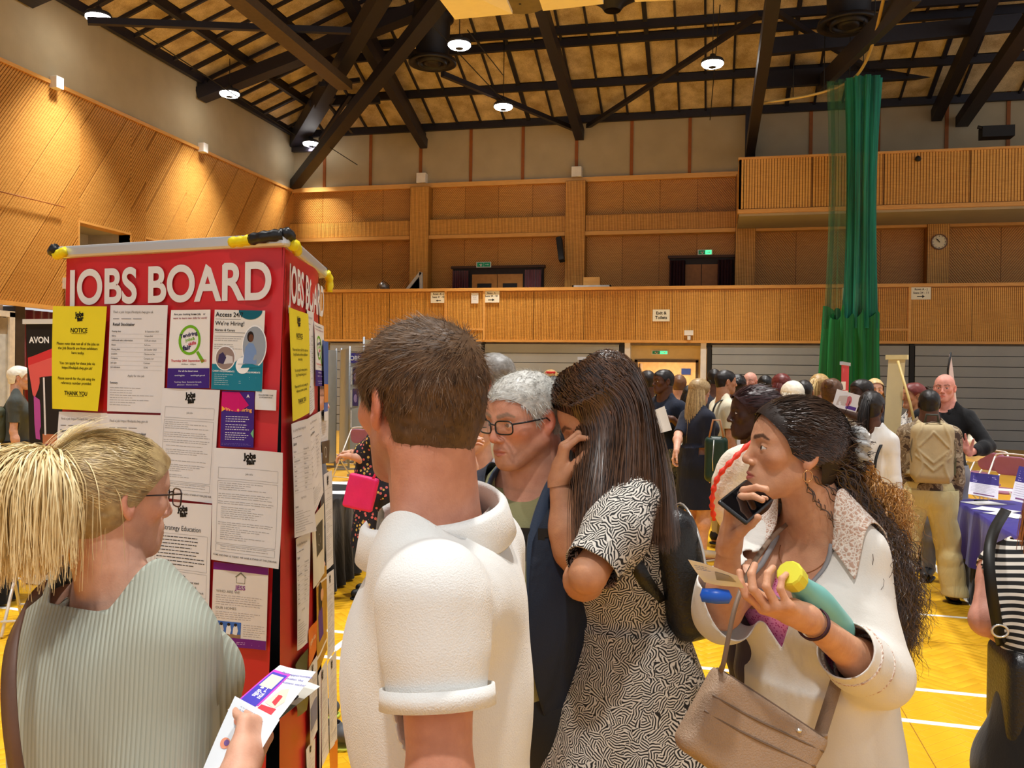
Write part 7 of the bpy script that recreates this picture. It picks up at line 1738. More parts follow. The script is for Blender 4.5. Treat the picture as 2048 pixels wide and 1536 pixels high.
# curly hair
HCU = hair_mat(srgb(26, 18, 14), srgb(84, 60, 44), .34, 'curly_dark_hair', .55); HCT = hair_mat(srgb(104, 66, 30), srgb(206, 150, 80), .4, 'curly_golden_ends')
def hl5(q): y = q[:, 1]; z = q[:, 2]; return np.interp(y, [-.14, -.05, -.035, -.028, -.004, .014, .030, .050, .075, .10], [-.10, -.06, .0, .028, .034, .014, -.004, .030, .056, .085])-z
HCK = hair_mat(srgb(22, 15, 12), srgb(40, 28, 22), .5, 'curly_hair_base', .3)
cap, cV, cT, cf_ = scalp(curly, B, HCK, thick=.014, hair_clip=hl5, h=.006, det=.0008)
Hc, HR = B.Hc, B.HR; tie = Hc+HR @ (np.array([0, -.140, .030])*B.hs)
i = rng.integers(0, len(cV), 4200); P0 = cV[i]; k = 10; t = np.linspace(0, 1, k); E = tie+rng.normal(0, .016, (len(P0), 3))+np.outer(rng.normal(-.02, .02, len(P0)), [0, 0, 1.])
P = P0[:, None]*(1-t)[None, :, None]+E[:, None]*t[None, :, None]; q = (P.reshape(-1, 3)-Hc) @ HR; r0 = np.array([.0765, .098, .082])*B.hs+.018; cc = np.array([0, -.014, .033])*B.hs
u_ = (q-cc)/r0; L_ = np.linalg.norm(u_, axis=1); q = cc+(q-cc)*np.where(L_ < 1, 1/np.maximum(L_, .2), 1)[:, None]; P = (q @ HR.T+Hc).reshape(len(P0), k, 3); P[:, 0] = P0
ph = rng.random((len(P0), 1))*6; P += (HR[:, 2][None, None]*np.sin(t*11+ph)[..., None])*.0035*np.sin(t*PI)[None, :, None]
V, T = ribbons(P, np.repeat(((P.mean(1)-Hc)/np.linalg.norm(P.mean(1)-Hc, axis=1, keepdims=True))[:, None], k, 1), .0016, False); fobj('hair_strands', V, T, HCU, cap, off)
def curls(n, path, m, seed, name, rad=.010, wid=.0016, k=44, spread=.05, turns=(6, 11), parent=cap):
    R_ = np.random.default_rng(seed); out = np.zeros((n, k, 3)); nn = np.zeros((n, k, 3)); t = np.linspace(0, 1, k)
    for a in range(n):
        pts = path(R_); p = spline(pts, k); tg = np.gradient(p, axis=0); tg /= np.linalg.norm(tg, axis=1, keepdims=True)+1e-9
        u = np.cross(tg, nrm(C0-p[0])); u /= np.linalg.norm(u, axis=1, keepdims=True)+1e-9; v = np.cross(tg, u); tr = R_.uniform(*turns)*2*PI; ph = R_.random()*6.28; r = rad*(.3+.7*t)*R_.uniform(.4, 1.2)
        out[a] = p+(u*np.cos(t*tr+ph)[:, None]+v*np.sin(t*tr+ph)[:, None])*r[:, None]; nn[a] = nrm(C0-p[k//2])
    V, T = ribbons(out, nn, wid); return fobj(name, V, T, m, parent, off)
def path5(R_):
    w = R_.normal(0, 1, 3); f = R_.random(); s = R_.normal(0, 1)
    if f < .45: q = [(1612, 935), (1658, 985), (1712+10*s, 1055), (1772+12*s, 1145), (1802+14*s, 1258)]
    elif f < .8: q = [(1640, 905), (1690, 960), (1725+14*s, 1040), (1765+16*s, 1130), (1795+16*s, 1235)]
    else: q = [(1606, 945), (1640+6*s, 995), (1682+10*s, 1040), (1745+12*s, 1105), (1792+14*s, 1195)]
    e = 1+.12*w[0]; D = 2.02+.03*w[1]
    return [at(u+w[2]*(4+4*i)+R_.normal(0, 5), 900+(v-900)*(1 if i < 3 else e)+R_.normal(0, 6), D+(.0, .0, -.0, -.03, -.04)[i]) for i, (u, v) in enumerate(q)]
curls(3000, path5, HCU, 1, 'curls', wid=.0021)
def path5b(R_):
    s = R_.normal(0, 1); e = R_.uniform(.6, 1.1); q = [(1690, 890), (1722, 930), (1752+10*s, 985), (1775+14*s, 1050), (1790+18*s, 1130)]
    return [at(u+R_.normal(0, 6), 880+(v-880)*(e if i > 2 else 1)+R_.normal(0, 6), 2.10+R_.normal(0, .03)) for i, (u, v) in enumerate(q)]
curls(1300, path5b, HCT, 2, 'golden_curls', .012, wid=.0020)
def path5c(R_):
    s = R_.normal(0, 1); q = [(1770, 1150), (1785+6*s, 1190), (1798+10*s, 1225), (1805+12*s, 1260), (1800+14*s, 1290)]
    return [at(u+R_.normal(0, 8), v+R_.normal(0, 6), 2.0+R_.normal(0, .02)) for u, v in q]
curls(260, path5c, HCT, 3, 'curl_ends', .012, turns=(3, 6), k=26)
hp = [at(1648, 950, 2.06), at(1700, 1020, 2.09), at(1762, 1110, 2.09), at(1792, 1190, 2.07), at(1803, 1262, 2.04)]; hr_ = [.040, .048, .044, .032, .012]
def hm_(P):
    d = None
    for i in range(4): c = cone(P, hp[i], hp[i+1], hr_[i], hr_[i+1]); d = c if d is None else smin(d, c, .02)
    return d+.006*vnoise(P, 60, 2)
V, T = surf(hm_, np.min(hp, 0)-.08, np.max(hp, 0)+.08, .009); fobj('hair_mass', V, T, HCK, cap, off)
# velvet scrunchie
sc_ = fabric('grey_velvet', srgb(170, 170, 168), .8, sheen=.8); c = tie+HR @ np.array([0, -.008, .0]); V = []; F = []; n, m_ = 44, 12
for i in range(n):
    a = 2*PI*i/n; r = .030+.004*math.sin(9*a); 
    for j in range(m_): b_ = 2*PI*j/m_; rr = .017+.005*math.sin(11*a+b_*2); V.append(c+HR[:, 0]*(r+rr*math.cos(b_))*math.cos(a)+HR[:, 2]*(r+rr*math.cos(b_))*math.sin(a)+HR[:, 1]*rr*math.sin(b_))
for i in range(n):
    for j in range(m_): F.append((i*m_+j, i*m_+(j+1) % m_, ((i+1) % n)*m_+(j+1) % m_, ((i+1) % n)*m_+j))
link('scrunchie', mesh('scrunchie', V, F, True, None, off), sc_, curly)
# bracelet
b = MB(); ax = nrm(B.elL-B.wrL); u = nrm(np.cross(ax, (0, 0, 1))); v = np.cross(ax, u); bc = B.wrL+ax*.030
for o_ in (0, .006): b.tube(ringtube(bc+ax*o_, u, v, .030, .030, 0, 24), .0022, 6, True)
b.build('bracelet', M(srgb(60, 24, 40), .5, var=0), curly, True, off)
# phone
pc = at(1492, 1003, 1.81); px_ = nrm(at(1522, 978, 1.87)-at(1462, 1028, 1.75)); pn = nrm(C0-pc+np.array([-.2, 0, .1])); pn = nrm(pn-px_*(pn @ px_)); py = np.cross(pn, px_); R4 = np.stack([px_, py, pn], 1)
t = thing('phone', 'black smartphone held to the curly-haired woman chin', 'phone', pc)
V, T = surf(lambda P: rbox(P, pc, (.072, .036, .0045), R4, .0040), pc-.09, pc+.09, .0028); fobj('phone_case', V, T, M((.008, .008, .009), .3, var=0, spec=.6), t, pc)
b = MB(); Pq = [pc+R4 @ np.array([x*.066, y*.031, .0050]) for x, y in ((-1, -1), (1, -1), (1, 1), (-1, 1))]; b.quad(*Pq); b.build('screen', M((.003, .003, .004), .06, var=0, spec=.8), t, off=pc)
# bottle tucked in her elbow
b0 = at(1592, 1162, 1.62); b1 = at(1690, 1278, 1.80); ax = nrm(b1-b0); u = nrm(np.cross(ax, (0, 0, 1))); v = np.cross(ax, u); R5 = np.stack([u, v, ax], 1)
t = thing('water_bottle', 'mint green water bottle with a yellow screw lid tucked in the curly-haired woman elbow', 'bottle', b0); L = .25
b = MB(); b.lathe([(.0, 0), (.019, .0), (.021, .004), (.0215, .03), (.027, .055), (.034, .09), (.036, .12), (.036, .235), (.033, .25), (0, .25)], 36, b0, R5.tolist()); b.build('flask', M(srgb(120, 190, 182), .4, var=.02), t, True, b0)
b = MB(); pr = [(0, -.036), (.0215, -.036), (.0245, -.033)]; b.lathe([(0, -.038), (.022, -.038), (.025, -.034), (.025, -.004), (.0215, 0)], 12, b0, R5.tolist()); b.build('lid', M(srgb(226, 222, 70), .4, var=.02), t, False, b0)
# flyer and blue key fob in her left hand
FL = held([at(1376, 1119, 1.52), at(1475, 1150, 1.50), at(1488, 1178, 1.56), at(1408, 1164, 1.58)], .148, .105, (238, 240, 244), 'small white flyer with a black figure picture held by the curly-haired woman'); FL.poly('picture', [(.06, .03), (.07, .075), (.12, .08), (.13, .04)], (170, 166, 156)); FL.rects('figures', [(.075, .04, .08, .07), (.09, .04, .094, .072), (.105, .042, .110, .07)], (20, 20, 22), .0009); FL.lines(.01, .055, .085, 4, .008, (120, 150, 210), .002, 1)
fc = at(1432, 1192, 1.53); b = MB(); b.lathe([(0, -.028), (.012, -.024), (.014, 0), (.012, .022), (0, .028)], 14, fc, Matrix.Rotation(PI/2, 3, 'Y')); setp(b.build('key_fob', M(srgb(24, 90, 200), .35, var=0), smooth=True, off=fc), 'small bright blue object under the flyer in her hand', 'fob').location = fc
# taupe handbag
TP = M(srgb(168, 142, 118), .42, bump=.6, bscale=300, spec=.4, name='taupe_leather'); TPD = M(srgb(120, 98, 80), .5, var=0)
hb = at(1502, 1478, 1.70); t = thing('handbag', 'taupe leather shoulder bag with its top zip open at the curly-haired woman hip', 'handbag', hb)
hx = nrm(at(1640, 1535, 1.70)-at(1425, 1395, 1.68)); hn = nrm(C0-hb); hn = nrm(hn-hx*(hn @ hx)); hy = np.cross(hn, hx); R6 = np.stack([hx, hy, hn], 1)
def hbf(P):
    q = (P-hb) @ R6; w_ = .135-.0*q[:, 1]; d = rbox(P, hb, (.135, .090, .034), R6, .026); return d+.0015*vnoise(P, 20, 4)
V, T = surf(hbf, hb-.22, hb+.22, .008); V, T = clip(V, T, lambda P: ((P-hb) @ R6)[:, 1]-.078); o = fobj('bag_body', V, T, TP, t, hb, .004)
rim = [hb+R6 @ np.array([.128*math.cos(a), .078, .026*math.sin(a)]) for a in np.linspace(0, 2*PI, 30, endpoint=False)]; b = MB(); b.tube(rim, .0035, 6, True); b.build('zip_edge', TPD, t, True, hb)
b = MB(); b.box((-.125, -.04, -.024), (.125, .060, .024)); bb = MB(); bb.V = [tuple(hb+R6 @ np.array(x)) for x in b.V]; bb.F = b.F; bb.M = b.M; bb.build('lining', BLACKM, t, off=hb)
for yo in (.045, .012): b = MB(); b.tube([hb+R6 @ np.array([x, yo-.015*math.cos((x+.13)*9), .0355-abs(x)**2*.3]) for x in np.linspace(-.125, .125, 20)], .0024, 6); b.build('front_zip' if yo > .02 else 'pocket_piping', TPD, t, True, hb)
b = MB(); b.lathe([(0, 0), (.006, .002), (.006, .006), (0, .008)], 12, hb+R6 @ np.array([.06, .06, .034])); b.build('stud', ZIP, t, True, hb)
s1 = hb+R6 @ np.array([-.125, .082, 0]); s2 = hb+R6 @ np.array([.125, .078, 0])
strap('bag_strap', [s1, at(1446, 1330, 1.66), at(1470, 1215, 1.68), at(1500, 1140, 1.76), at(1540, 1080, 1.88), B.nb+B.cr*.085+B.up*.030], .009, .004, TPD, t, hb, nrm(C0-hb), 40)
strap('bag_strap', [s2, at(1640, 1470, 1.78), at(1668, 1380, 1.84), at(1690, 1300, 1.95), at(1700, 1200, 2.12)], .026, .004, TP, t, hb, nrm(C0-hb), 30)

# ================================================================== 6. woman in a striped top at the right edge
nb = at(2078, 1062, 2.15)
B = Body((nb[0], nb[1]), 62, 1.66, head=50, fem=True, girth=1.15, lean=4)
_t = at(2002, 1100, 2.12)-B.shL; B = Body((nb[0]+_t[0], nb[1]+_t[1]), 62, 1.66, head=50, fem=True, girth=1.15, lean=4)
B.elL = at(1972, 1240, 2.06); B.wrL = at(2070, 1262, 2.16)
strp = person('woman in a black and white striped sleeveless top at the right edge', B); off = B.xy
make_body(strp, B, srgb(218, 160, 140), hh=.004, h=.012, hands={'L': {}, 'R': {}}, handh=.006)
STR = stripes('black_white_stripes', (.012, .012, .013), srgb(234, 228, 216), 2, 62., .55, 0, (0, .18, 0))
make_shirt(strp, B, STR, ease=.014, sleeve=.04, hem=.085, neckr=.12, fold=.004, h=.009, name='striped_top', sl_ease=.004)
make_trousers(strp, B, fabric('black_trousers', (.012, .012, .013), .7), ease=.022, top=.10, fold=.005, bust=True) if False else make_trousers(strp, B, fabric('black_trousers', (.012, .012, .013), .7), ease=.020, top=.10, fold=.005)
make_shoes(strp, B, BLACKM)
HRD = hair_mat(srgb(110, 58, 26), srgb(190, 116, 60), .4, 'auburn_hair')
cap, cV, cT, cf_ = scalp(strp, B, HRD, thick=.016, hair_clip=hl5, h=.009)
n = 1500; k = 14; t_ = np.linspace(0, 1, k); a_ = rng.uniform(-2.6, -.5, n); P0 = B.Hc+(np.stack([np.cos(a_)*.085, np.sin(a_)*.105, rng.uniform(.0, .08, n)], 1)) @ B.HR.T
P = P0[:, None]+np.stack([np.zeros(k), np.zeros(k), -t_*.36], 1)[None]+(P0-B.Hc)[:, None]*np.array([1, 1, 0])*.25*np.sin(t_*3)[None, :, None]+rng.normal(0, .006, (n, 1, 3))*t_[None, :, None]*2; V, T = ribbons(P, np.repeat(((P0-B.Hc)/.1)[:, None], k, 1), .003); fobj('hair_strands', V, T, HRD, cap, off)
t = thing('shoulder_bag', 'black shoulder bag hanging behind the striped-top woman elbow', 'bag', at(2012, 1330, 2.06)); hb = at(2012, 1330, 2.06)
strap('bag_strap', [at(2012, 1020, 2.2), at(1988, 1062, 2.06), at(1978, 1110, 1.99), at(1983, 1180, 1.97), at(1996, 1258, 2.0), at(2004, 1290, 2.05)], .024, .004, M(srgb(24, 22, 18), .5, var=0), t, hb, nrm(C0-hb), 36)
V, T = surf(lambda P: rbox(P, hb+np.array([.03, 0, -.06]), (.05, .10, .11), np.eye(3), .03), hb-.22, hb+.22, .012); fobj('bag_body', V, T, LBK, t, hb)
b = MB(); b.tube(ringtube(at(2000, 1262, 1.99), np.array([1, 0, 0.]), np.array([0, 0, 1.]), .017, .014, 0, 16), .003, 6, True); b.build('buckle', ZIP, t, True, hb)
# ------------------------------------------------------------------ people farther into the hall
def camo(name, cs):
    m, nt, b = nodes(name); tc = nd(nt, 'ShaderNodeTexCoord'); n = nd(nt, 'ShaderNodeTexNoise', i_Scale=13.0, i_Detail=4.0, i_Distortion=1.0); lk(nt, tc.outputs['Object'], n.inputs['Vector'])
    r = ramp(nt, n.outputs['Fac'], [(0, cs[0]), (.42, cs[1]), (.50, cs[2]), (.58, cs[3])], 'CONSTANT'); lk(nt, r.outputs[0], b.inputs['Base Color']); b.inputs['Roughness'].default_value = .85; return m
def floral(name, bg, c1, c2, sc=34.):
    m, nt, b = nodes(name); tc = nd(nt, 'ShaderNodeTexCoord'); v = nd(nt, 'ShaderNodeTexVoronoi', i_Scale=sc); lk(nt, tc.outputs['Object'], v.inputs['Vector']); sp = nd(nt, 'ShaderNodeSeparateColor'); lk(nt, v.outputs['Color'], sp.inputs[0])
    r = ramp(nt, sp.outputs[0], [(0, c1), (.45, c2), (.75, bg)], 'CONSTANT'); r2 = ramp(nt, v.outputs['Distance'], [(0, (1, 1, 1)), (.36, (0, 0, 0))], 'CONSTANT')
    mx = nd(nt, 'ShaderNodeMix', data_type='RGBA'); lk(nt, r2.outputs[0], mx.inputs[0]); mx.inputs[6].default_value = (*bg, 1); lk(nt, r.outputs[0], mx.inputs[7]); lk(nt, mx.outputs[2], b.inputs['Base Color']); b.inputs['Roughness'].default_value = .85; return m
FAB = {}
def fab(c, r=.85):
    if c not in FAB: FAB[c] = fabric('cloth', srgb(*c), r, .2, 200, .05, .1, .4, 8)
    return FAB[c]
HM = {}
def hm(a, b):
    if (a, b) not in HM: HM[(a, b)] = hair_mat(srgb(*a), srgb(*b), .45)
    return HM[(a, b)]
BLK = ((10, 8, 8), (36, 28, 26)); BRN = ((60, 38, 24), (120, 80, 50)); BLD = ((170, 130, 76), (236, 206, 140)); GRY = ((120, 116, 110), (210, 206, 200)); WHT = ((206, 200, 184), (250, 244, 226)); RED_ = ((70, 20, 20), (120, 46, 40))
def longlocks(root, B, m, length, n=700, wid=.005, back=True, braid=False, off=None, seed=1):
    R_ = np.random.default_rng(seed); a = R_.uniform(-PI*.98, PI*-.02, n) if back else R_.uniform(-PI, PI, n); k = 10; t = np.linspace(0, 1, k)
    z0 = R_.uniform(-.02, .09, n); r = np.sqrt(np.clip(1-(z0/.125)**2, .05, 1)); P0 = np.stack([np.cos(a)*.090*r, np.sin(a)*.108*r-.012, z0], 1)*B.hs @ B.HR.T+B.Hc
    L = length*(.8+.3*R_.random(n)); o = (P0-B.Hc); o[:, 2] = 0
    P = P0[:, None]+np.stack([np.zeros(k), np.zeros(k), -t], 1)[None]*L[:, None, None]+o[:, None]*(.22*np.sin(t*2.6))[None, :, None]+R_.normal(0, .006, (n, 1, 3))*t[None, :, None]*2
    if braid: P += .004*np.sin(t*50)[None, :, None]
    V, T = ribbons(P, np.repeat((o/np.linalg.norm(o, axis=1, keepdims=True))[:, None], k, 1), wid, not braid); return fobj('hair_locks', V, T, m, root, off)
def crowd(label, u, v, D, az, skin=SKIN_F, hair=BRN, style='short', top=(120, 120, 120), legs=(40, 42, 50), shoes=(30, 30, 32), fem=False, girth=1.0, sleeve=.7, long=False, hem=-.08, h=.02, fine=False, pitch=0, wr=None, wl=None, er=None, el=None, skirt=False, flare=0, topm=None, legm=None, ht=None, hands=None, lhem=.05, stance=.10, iris=None, bust=True, step=0, **k):
    p = at(u, v, D); f = np.array([math.cos(math.radians(az)), math.sin(math.radians(az)), 0]); H = ht or p[2]*1.073
    B = Body((p[0]-f[0]*.03, p[1]-f[1]*.03), az, H, head=k.get('head', az), hpitch=pitch, fem=fem, girth=girth, headc=p, wr=wr, wl=wl, er=er, el=el, stance=stance, step=step)
    t = thing('person', label, 'person', (B.xy[0], B.xy[1], 0)); off = B.xy
    make_body(t, B, skin, brow=tuple(c*.25 for c in skin), hh=.0055 if fine else .008, h=h, hands=hands if hands is not None else {'R': {}, 'L': {}}, handh=.007 if not fine else .005, det=fine, iris=iris)
    make_shirt(t, B, topm or fab(top), ease=.018, sleeve=sleeve, hem=hem, fold=.006, h=.015 if fine else .020, sl_ease=.014, long=long, flare=flare, name='dress' if skirt else 'shirt', seed=int(u))
    if not skirt: make_trousers(t, B, legm or fab(legs), h=.022, bottom=lhem, name='trousers' if lhem < .2 else 'shorts')
    make_shoes(t, B, M(srgb(*shoes), .5), h=.012)
    if style != 'bald':
        m = hm(*hair); hl = hl5 if style in ('bun', 'pony', 'braids', 'braidpony') else (lambda q: hairline_short(q)) if style in ('short', 'curlyshort') else (lambda q: np.interp(q[:, 1], [-.14, -.05, 0, .03, .06, .095], [-.08, -.09, -.075, -.02, .045, .082])-q[:, 2])
        cap, cV, cT, cf2 = scalp(t, B, m, thick=.024 if style == 'curlyshort' else (.006 if hair == BLK and style == 'short' else .013), hair_clip=hl, h=.009, det=.004 if style == 'curlyshort' else .0018, nsc=60.)
        W = lambda x, y, z: B.Hc+B.HR @ (np.array([x, y, z])*B.hs)
        if style == 'long': longlocks(cap, B, m, k.get('len', .38), off=off, seed=int(u))
        if style == 'bob': longlocks(cap, B, m, .16, off=off, seed=int(u))
        if style == 'bun': V, T = surf(lambda P: ell(P, W(0, -.125, .075), (.040, .036, .036))+.004*vnoise(P, 60, 1), W(0, -.125, .075)-.07, W(0, -.125, .075)+.07, .008); fobj('bun', V, T, m, cap, off)
        if style in ('pony', 'braidpony'):
            n = 260; kk_ = 12; tt = np.linspace(0, 1, kk_); L = k.get('len', .26); P0 = W(0, -.115, .06)+rng.normal(0, .012, (n, 3)); d_ = -B.HR[:, 1]
            P = P0[:, None]+d_[None, None]*(.07*np.sin(np.minimum(tt*3, 1.57)))[None, :, None]+np.array([0, 0, -1.])*(L*tt**1.2)[None, :, None]+rng.normal(0, .010, (n, 1, 3))*np.sin(tt*PI)[None, :, None]; V, T = ribbons(P, np.tile(d_, (n, kk_, 1)), .006); fobj('ponytail', V, T, m, cap, off)
        if style == 'braids': longlocks(cap, B, m, .30, 420, .006, braid=True, off=off, seed=3); short_strands(t, B, cV, cf2, m, 900, .05, lambda q: np.tile([0, -1, .05], (len(q), 1)), wid=.0055, lift=.12, parent=cap, k=5, jit=.05)
    return t, B, off
HN = {'R': {}, 'L': {}}
def n_(v): return nrm(v)
# floral dress woman
FLO = floral('floral_dress', srgb(24, 24, 36), srgb(214, 110, 110), srgb(214, 184, 96))
t, B, off = crowd('woman in a dark floral dress and black sandals reaching over the black table', 748, 822, 6.9, 192, hair=((70, 30, 50), (130, 70, 96)), style='bob', top=(20, 20, 30), fem=True, girth=1.35, sleeve=.9, hem=-.27, h=.016, fine=True, skirt=True, flare=.30, topm=FLO, shoes=(14, 14, 14), wr=at(698, 912, 6.75), wl=at(705, 905, 7.15), er=(.6, -.2, -.8), el=(.6, 0, -.8), hands={'R': dict(F=n_((-1, .1, 0)), N=(0, 0, -1.)), 'L': dict(F=n_((-1, .1, 0)), N=(0, 0, -1.))})
bc = at(722, 985, 6.55); tb_ = thing('crossbody_bag', 'bright pink crossbody bag on the hip of the floral dress woman', 'bag', bc); PNK = M(srgb(226, 34, 110), .5, var=.04, bump=.3)
V, T = surf(lambda P: rbox(P, bc, (.115, .03, .13), rotm((0, 0, 1), .2) @ rotm((0, 1, 0), .22), .02)+.004*vnoise(P, 12, 1), bc-.2, bc+.2, .010); fobj('bag_body', V, T, PNK, tb_, bc)
strap('bag_strap', [bc+np.array([.09, 0, .10]), at(765, 925, 6.5), at(782, 890, 6.6)], .02, .006, PNK, tb_, bc, nrm(C0-bc), 12)
# second grey-haired man
t, B, off = crowd('grey-haired man in a cream sweater behind the man in black glasses', 984, 756, 4.7, 168, skin=srgb(214, 146, 120), hair=GRY, top=(206, 202, 188), long=True, sleeve=.95, legs=(150, 140, 116), fine=True)
# boy
t, B, off = crowd('boy with round glasses and a grey T-shirt beside the polo man shoulder', 948, 856, 3.7, 262, hair=((70, 52, 36), (140, 110, 78)), style='curlyshort', top=(150, 146, 150), fine=True, girth=.85, ht=1.60, iris=srgb(60, 50, 40), h=.016, wr=at(945, 935, 3.45), hands={'R': dict(F=n_((-.3, 0, 1)), N=(1, 0, 0), curl=(.9, .9, 1, 1)), 'L': {}})
glasses(t, B, off, .024, .019, .0022, (.02, .01, .01), fwd=.106)
t, B, off = crowd('person in an orange top mostly hidden behind the polo man head', 950, 772, 5.4, 250, top=(232, 150, 40), hair=BRN, style='long', fem=True, legs=(60, 50, 50))
t, B, off = crowd('woman with long black hair in a red top and black waistcoat', 1108, 792, 5.6, 95, hair=BLK, style='long', top=(206, 36, 34), fem=True, legs=(30, 26, 40), len=.45)
make_shirt(t, B, fab((22, 22, 30)), ease=.034, sleeve=-.05, hem=-.1, neckr=.12, neckz=-.03, fold=.004, h=.02, name='waistcoat', tuckz=lambda P: (lambda q: .09-np.abs(q))((P-B.nb) @ B.cr+.07))
t, B, off = crowd('blonde woman with a high bun tied with a red band near the seating', 1101, 764, 9.2, 100, hair=BLD, style='bun', top=(110, 90, 130), fem=True)
b = MB(); c = B.Hc+B.HR @ np.array([0, -.12, .1]); b.tube(ringtube(c, B.HR[:, 0], B.HR[:, 1], .04, .04, 0, 16), .014, 6, True); b.build('hair_band', M(srgb(200, 40, 40), .7), t, True, off)
t, B, off = crowd('dark-haired man left of the long-haired girl head', 1152, 772, 7.2, 240, hair=BLK, top=(70, 60, 130), skin=SKIN_T)
# hi-vis
HV = stripes('hi_vis', srgb(240, 220, 20), srgb(150, 150, 140), 2, 5.2, .8)
t, B, off = crowd('man in a yellow high-visibility vest standing in the exit doorway', 1294, 763, 9.9, 118, skin=SKIN_D, hair=BLK, topm=HV, legs=(40, 40, 50))
t, B, off = crowd('brown-haired man in a pale shirt just inside the exit doorway', 1358, 770, 11.0, 95, hair=BRN, top=(190, 205, 215))
t, B, off = crowd('dark-haired woman behind the navy lettered T-shirt man', 1382, 790, 10.4, 60, hair=BLK, style='bob', top=(200, 215, 220), fem=True)
# navy lettered tee
CAM1 = camo('camo_trousers', [srgb(40, 40, 32), srgb(92, 88, 60), srgb(60, 58, 42), srgb(130, 120, 88)])
hw_ = at(1345, 838, 8.75)
t, B, off = crowd('tall man in a navy T-shirt lettered OLD NAVY holding a white sheet', 1326, 763, 9.0, 232, skin=SKIN_D, hair=BLK, top=(26, 34, 52), girth=1.25, fine=True, legm=CAM1, sleeve=.85, iris=srgb(30, 20, 16), wl=hw_, el=(.6, 0, -1), head=215, hands={'L': dict(F=n_((-1, -.2, .1)), N=(0, 1, 0.), curl=(.5, .5, .5, .5)), 'R': {}})
bt = MB(); W_, F_ = text_poly('OLD NAVY', .054, .0022, 'CENTER', .9); O = B.nb-B.sp*.14; ff = lambda P: B.torso(P, .021)
V_ = []
for x, z in W_: V_.append(onsurf(O-B.cr*x+B.sp*z*1.5, B.cf, ff, 30)+B.cf*.008)
bt.add(V_, F_); o = bt.build('shirt_lettering', M(srgb(235, 235, 232), .6, var=0), t, off=off); o['kind'] = 'stuff'
sx = Sheet(None, None, .21, .297, (240, 236, 228), 'paper_sheet', 'white paper sheet held tilted by the man in the lettered T-shirt', 'paper', 0, world=[at(1295, 826, 8.6), at(1329, 812, 8.6), at(1344, 860, 8.55), at(1310, 869, 8.55)])
# navy dress woman with long hair
t, B, off = crowd('woman with long fair hair in a navy midi dress seen from behind', 1400, 783, 8.5, 40, hair=((130, 100, 64), (216, 188, 136)), style='long', top=(26, 30, 46), fem=True, girth=1.3, skirt=True, hem=-.24, flare=.22, fine=True, sleeve=.95, len=.46, wl=at(1352, 905, 8.2), el=(-.6, -.5, -.4), pitch=-8, shoes=(214, 196, 170), hands={'L': dict(F=n_((-.4, 0, -1)), N=(1, 0, 0)), 'R': {}})
b = MB(); 
for s_ in (-1, 1): b.tube([B.Hc+B.HR @ np.array([s_*(.03+.025*math.cos(a)), .075+.02*math.sin(a)*0, .10+.02*math.sin(a)]) for a in np.linspace(0, 2*PI, 12, endpoint=False)], .004, 5, True)
b.build('sunglasses', BLACKM, t, True, off)
# handbag green held
gc = at(1432, 918, 7.6); tb_ = thing('handbag', 'dark green leather handbag hanging between the navy dress and the braided woman', 'bag', gc); GRN = M(srgb(22, 50, 38), .4, bump=.3)
V, T = surf(lambda P: rbox(P, gc, (.10, .06, .20), np.eye(3), .05)+.004*vnoise(P, 9, 1), gc-.3, gc+.3, .016); fobj('bag_body', V, T, GRN, tb_, gc)
b = MB(); 
for o_ in (-.03, .03): b.tube([gc+np.array([-.06, o_, .19]), gc+np.array([-.03, o_, .34]), gc+np.array([.03, o_, .34]), gc+np.array([.06, o_, .19])], .009, 6)
b.build('handles', M(srgb(170, 120, 84), .5), tb_, True, gc); b = MB(); b.tube([gc+np.array([-.02, -.062, .17]), gc+np.array([-.03, -.064, 0]), gc+np.array([-.025, -.062, -.1])], .005, 5); b.build('zip', ZIP, tb_, True, gc)
t, B, off = crowd('man in a cream T-shirt with a black crossbody strap right of the doorway', 1452, 764, 9.2, 22, skin=SKIN_T, hair=BLK, top=(224, 216, 190), legs=(196, 176, 120), fine=True, girth=1.1)
strap('crossbody_strap', [B.nb+B.cr*.10-B.cf*.02+B.up*.03, B.nb+B.cr*.10-B.cf*.12-B.up*.03, B.chest+B.cr*.09-B.cf*.155, B.waist+B.cr*.13-B.cf*.12], .035, .006, BLACKM, t, off, -B.cf, 14)
# braided woman in profile, nearer
t, B, off = crowd('woman with dark red box braids and a black halter top seen in profile', 1506, 826, 3.9, 190, skin=SKIN_D2, hair=((16, 8, 9), (62, 34, 36)), style='braids', top=(26, 28, 36), fem=True, fine=True, h=.016, sleeve=.02, legs=(40, 30, 40), iris=srgb(24, 14, 10), girth=1.1)
VR = M(srgb(232, 224, 206), .9, bump=.6, bscale=90); c1 = at(1462, 985, 3.72)
V, T = surf(lambda P: smin(ell(P, c1, (.085, .05, .17)), ell(P, at(1490, 930, 3.72), (.075, .05, .09)), .05)+.003*vnoise(P, 30, 1), c1-.32, c1+.34, .010); tv = thing('tote_bag', 'cream woolly tote bag with a scalloped red edge beside the braided woman', 'bag', c1); fobj('bag_body', V, T, VR, tv, c1)
ed = spline([at(1515, 872, 3.68), at(1470, 915, 3.64), at(1436, 955, 3.64), at(1424, 1000, 3.65), at(1428, 1040, 3.68)], 34); b = MB(); b.tube(ed, [.010+.004*math.sin(i*1.9) for i in range(34)], 7); b.build('red_edge', M(srgb(232, 60, 40), .6), tv, True, c1)
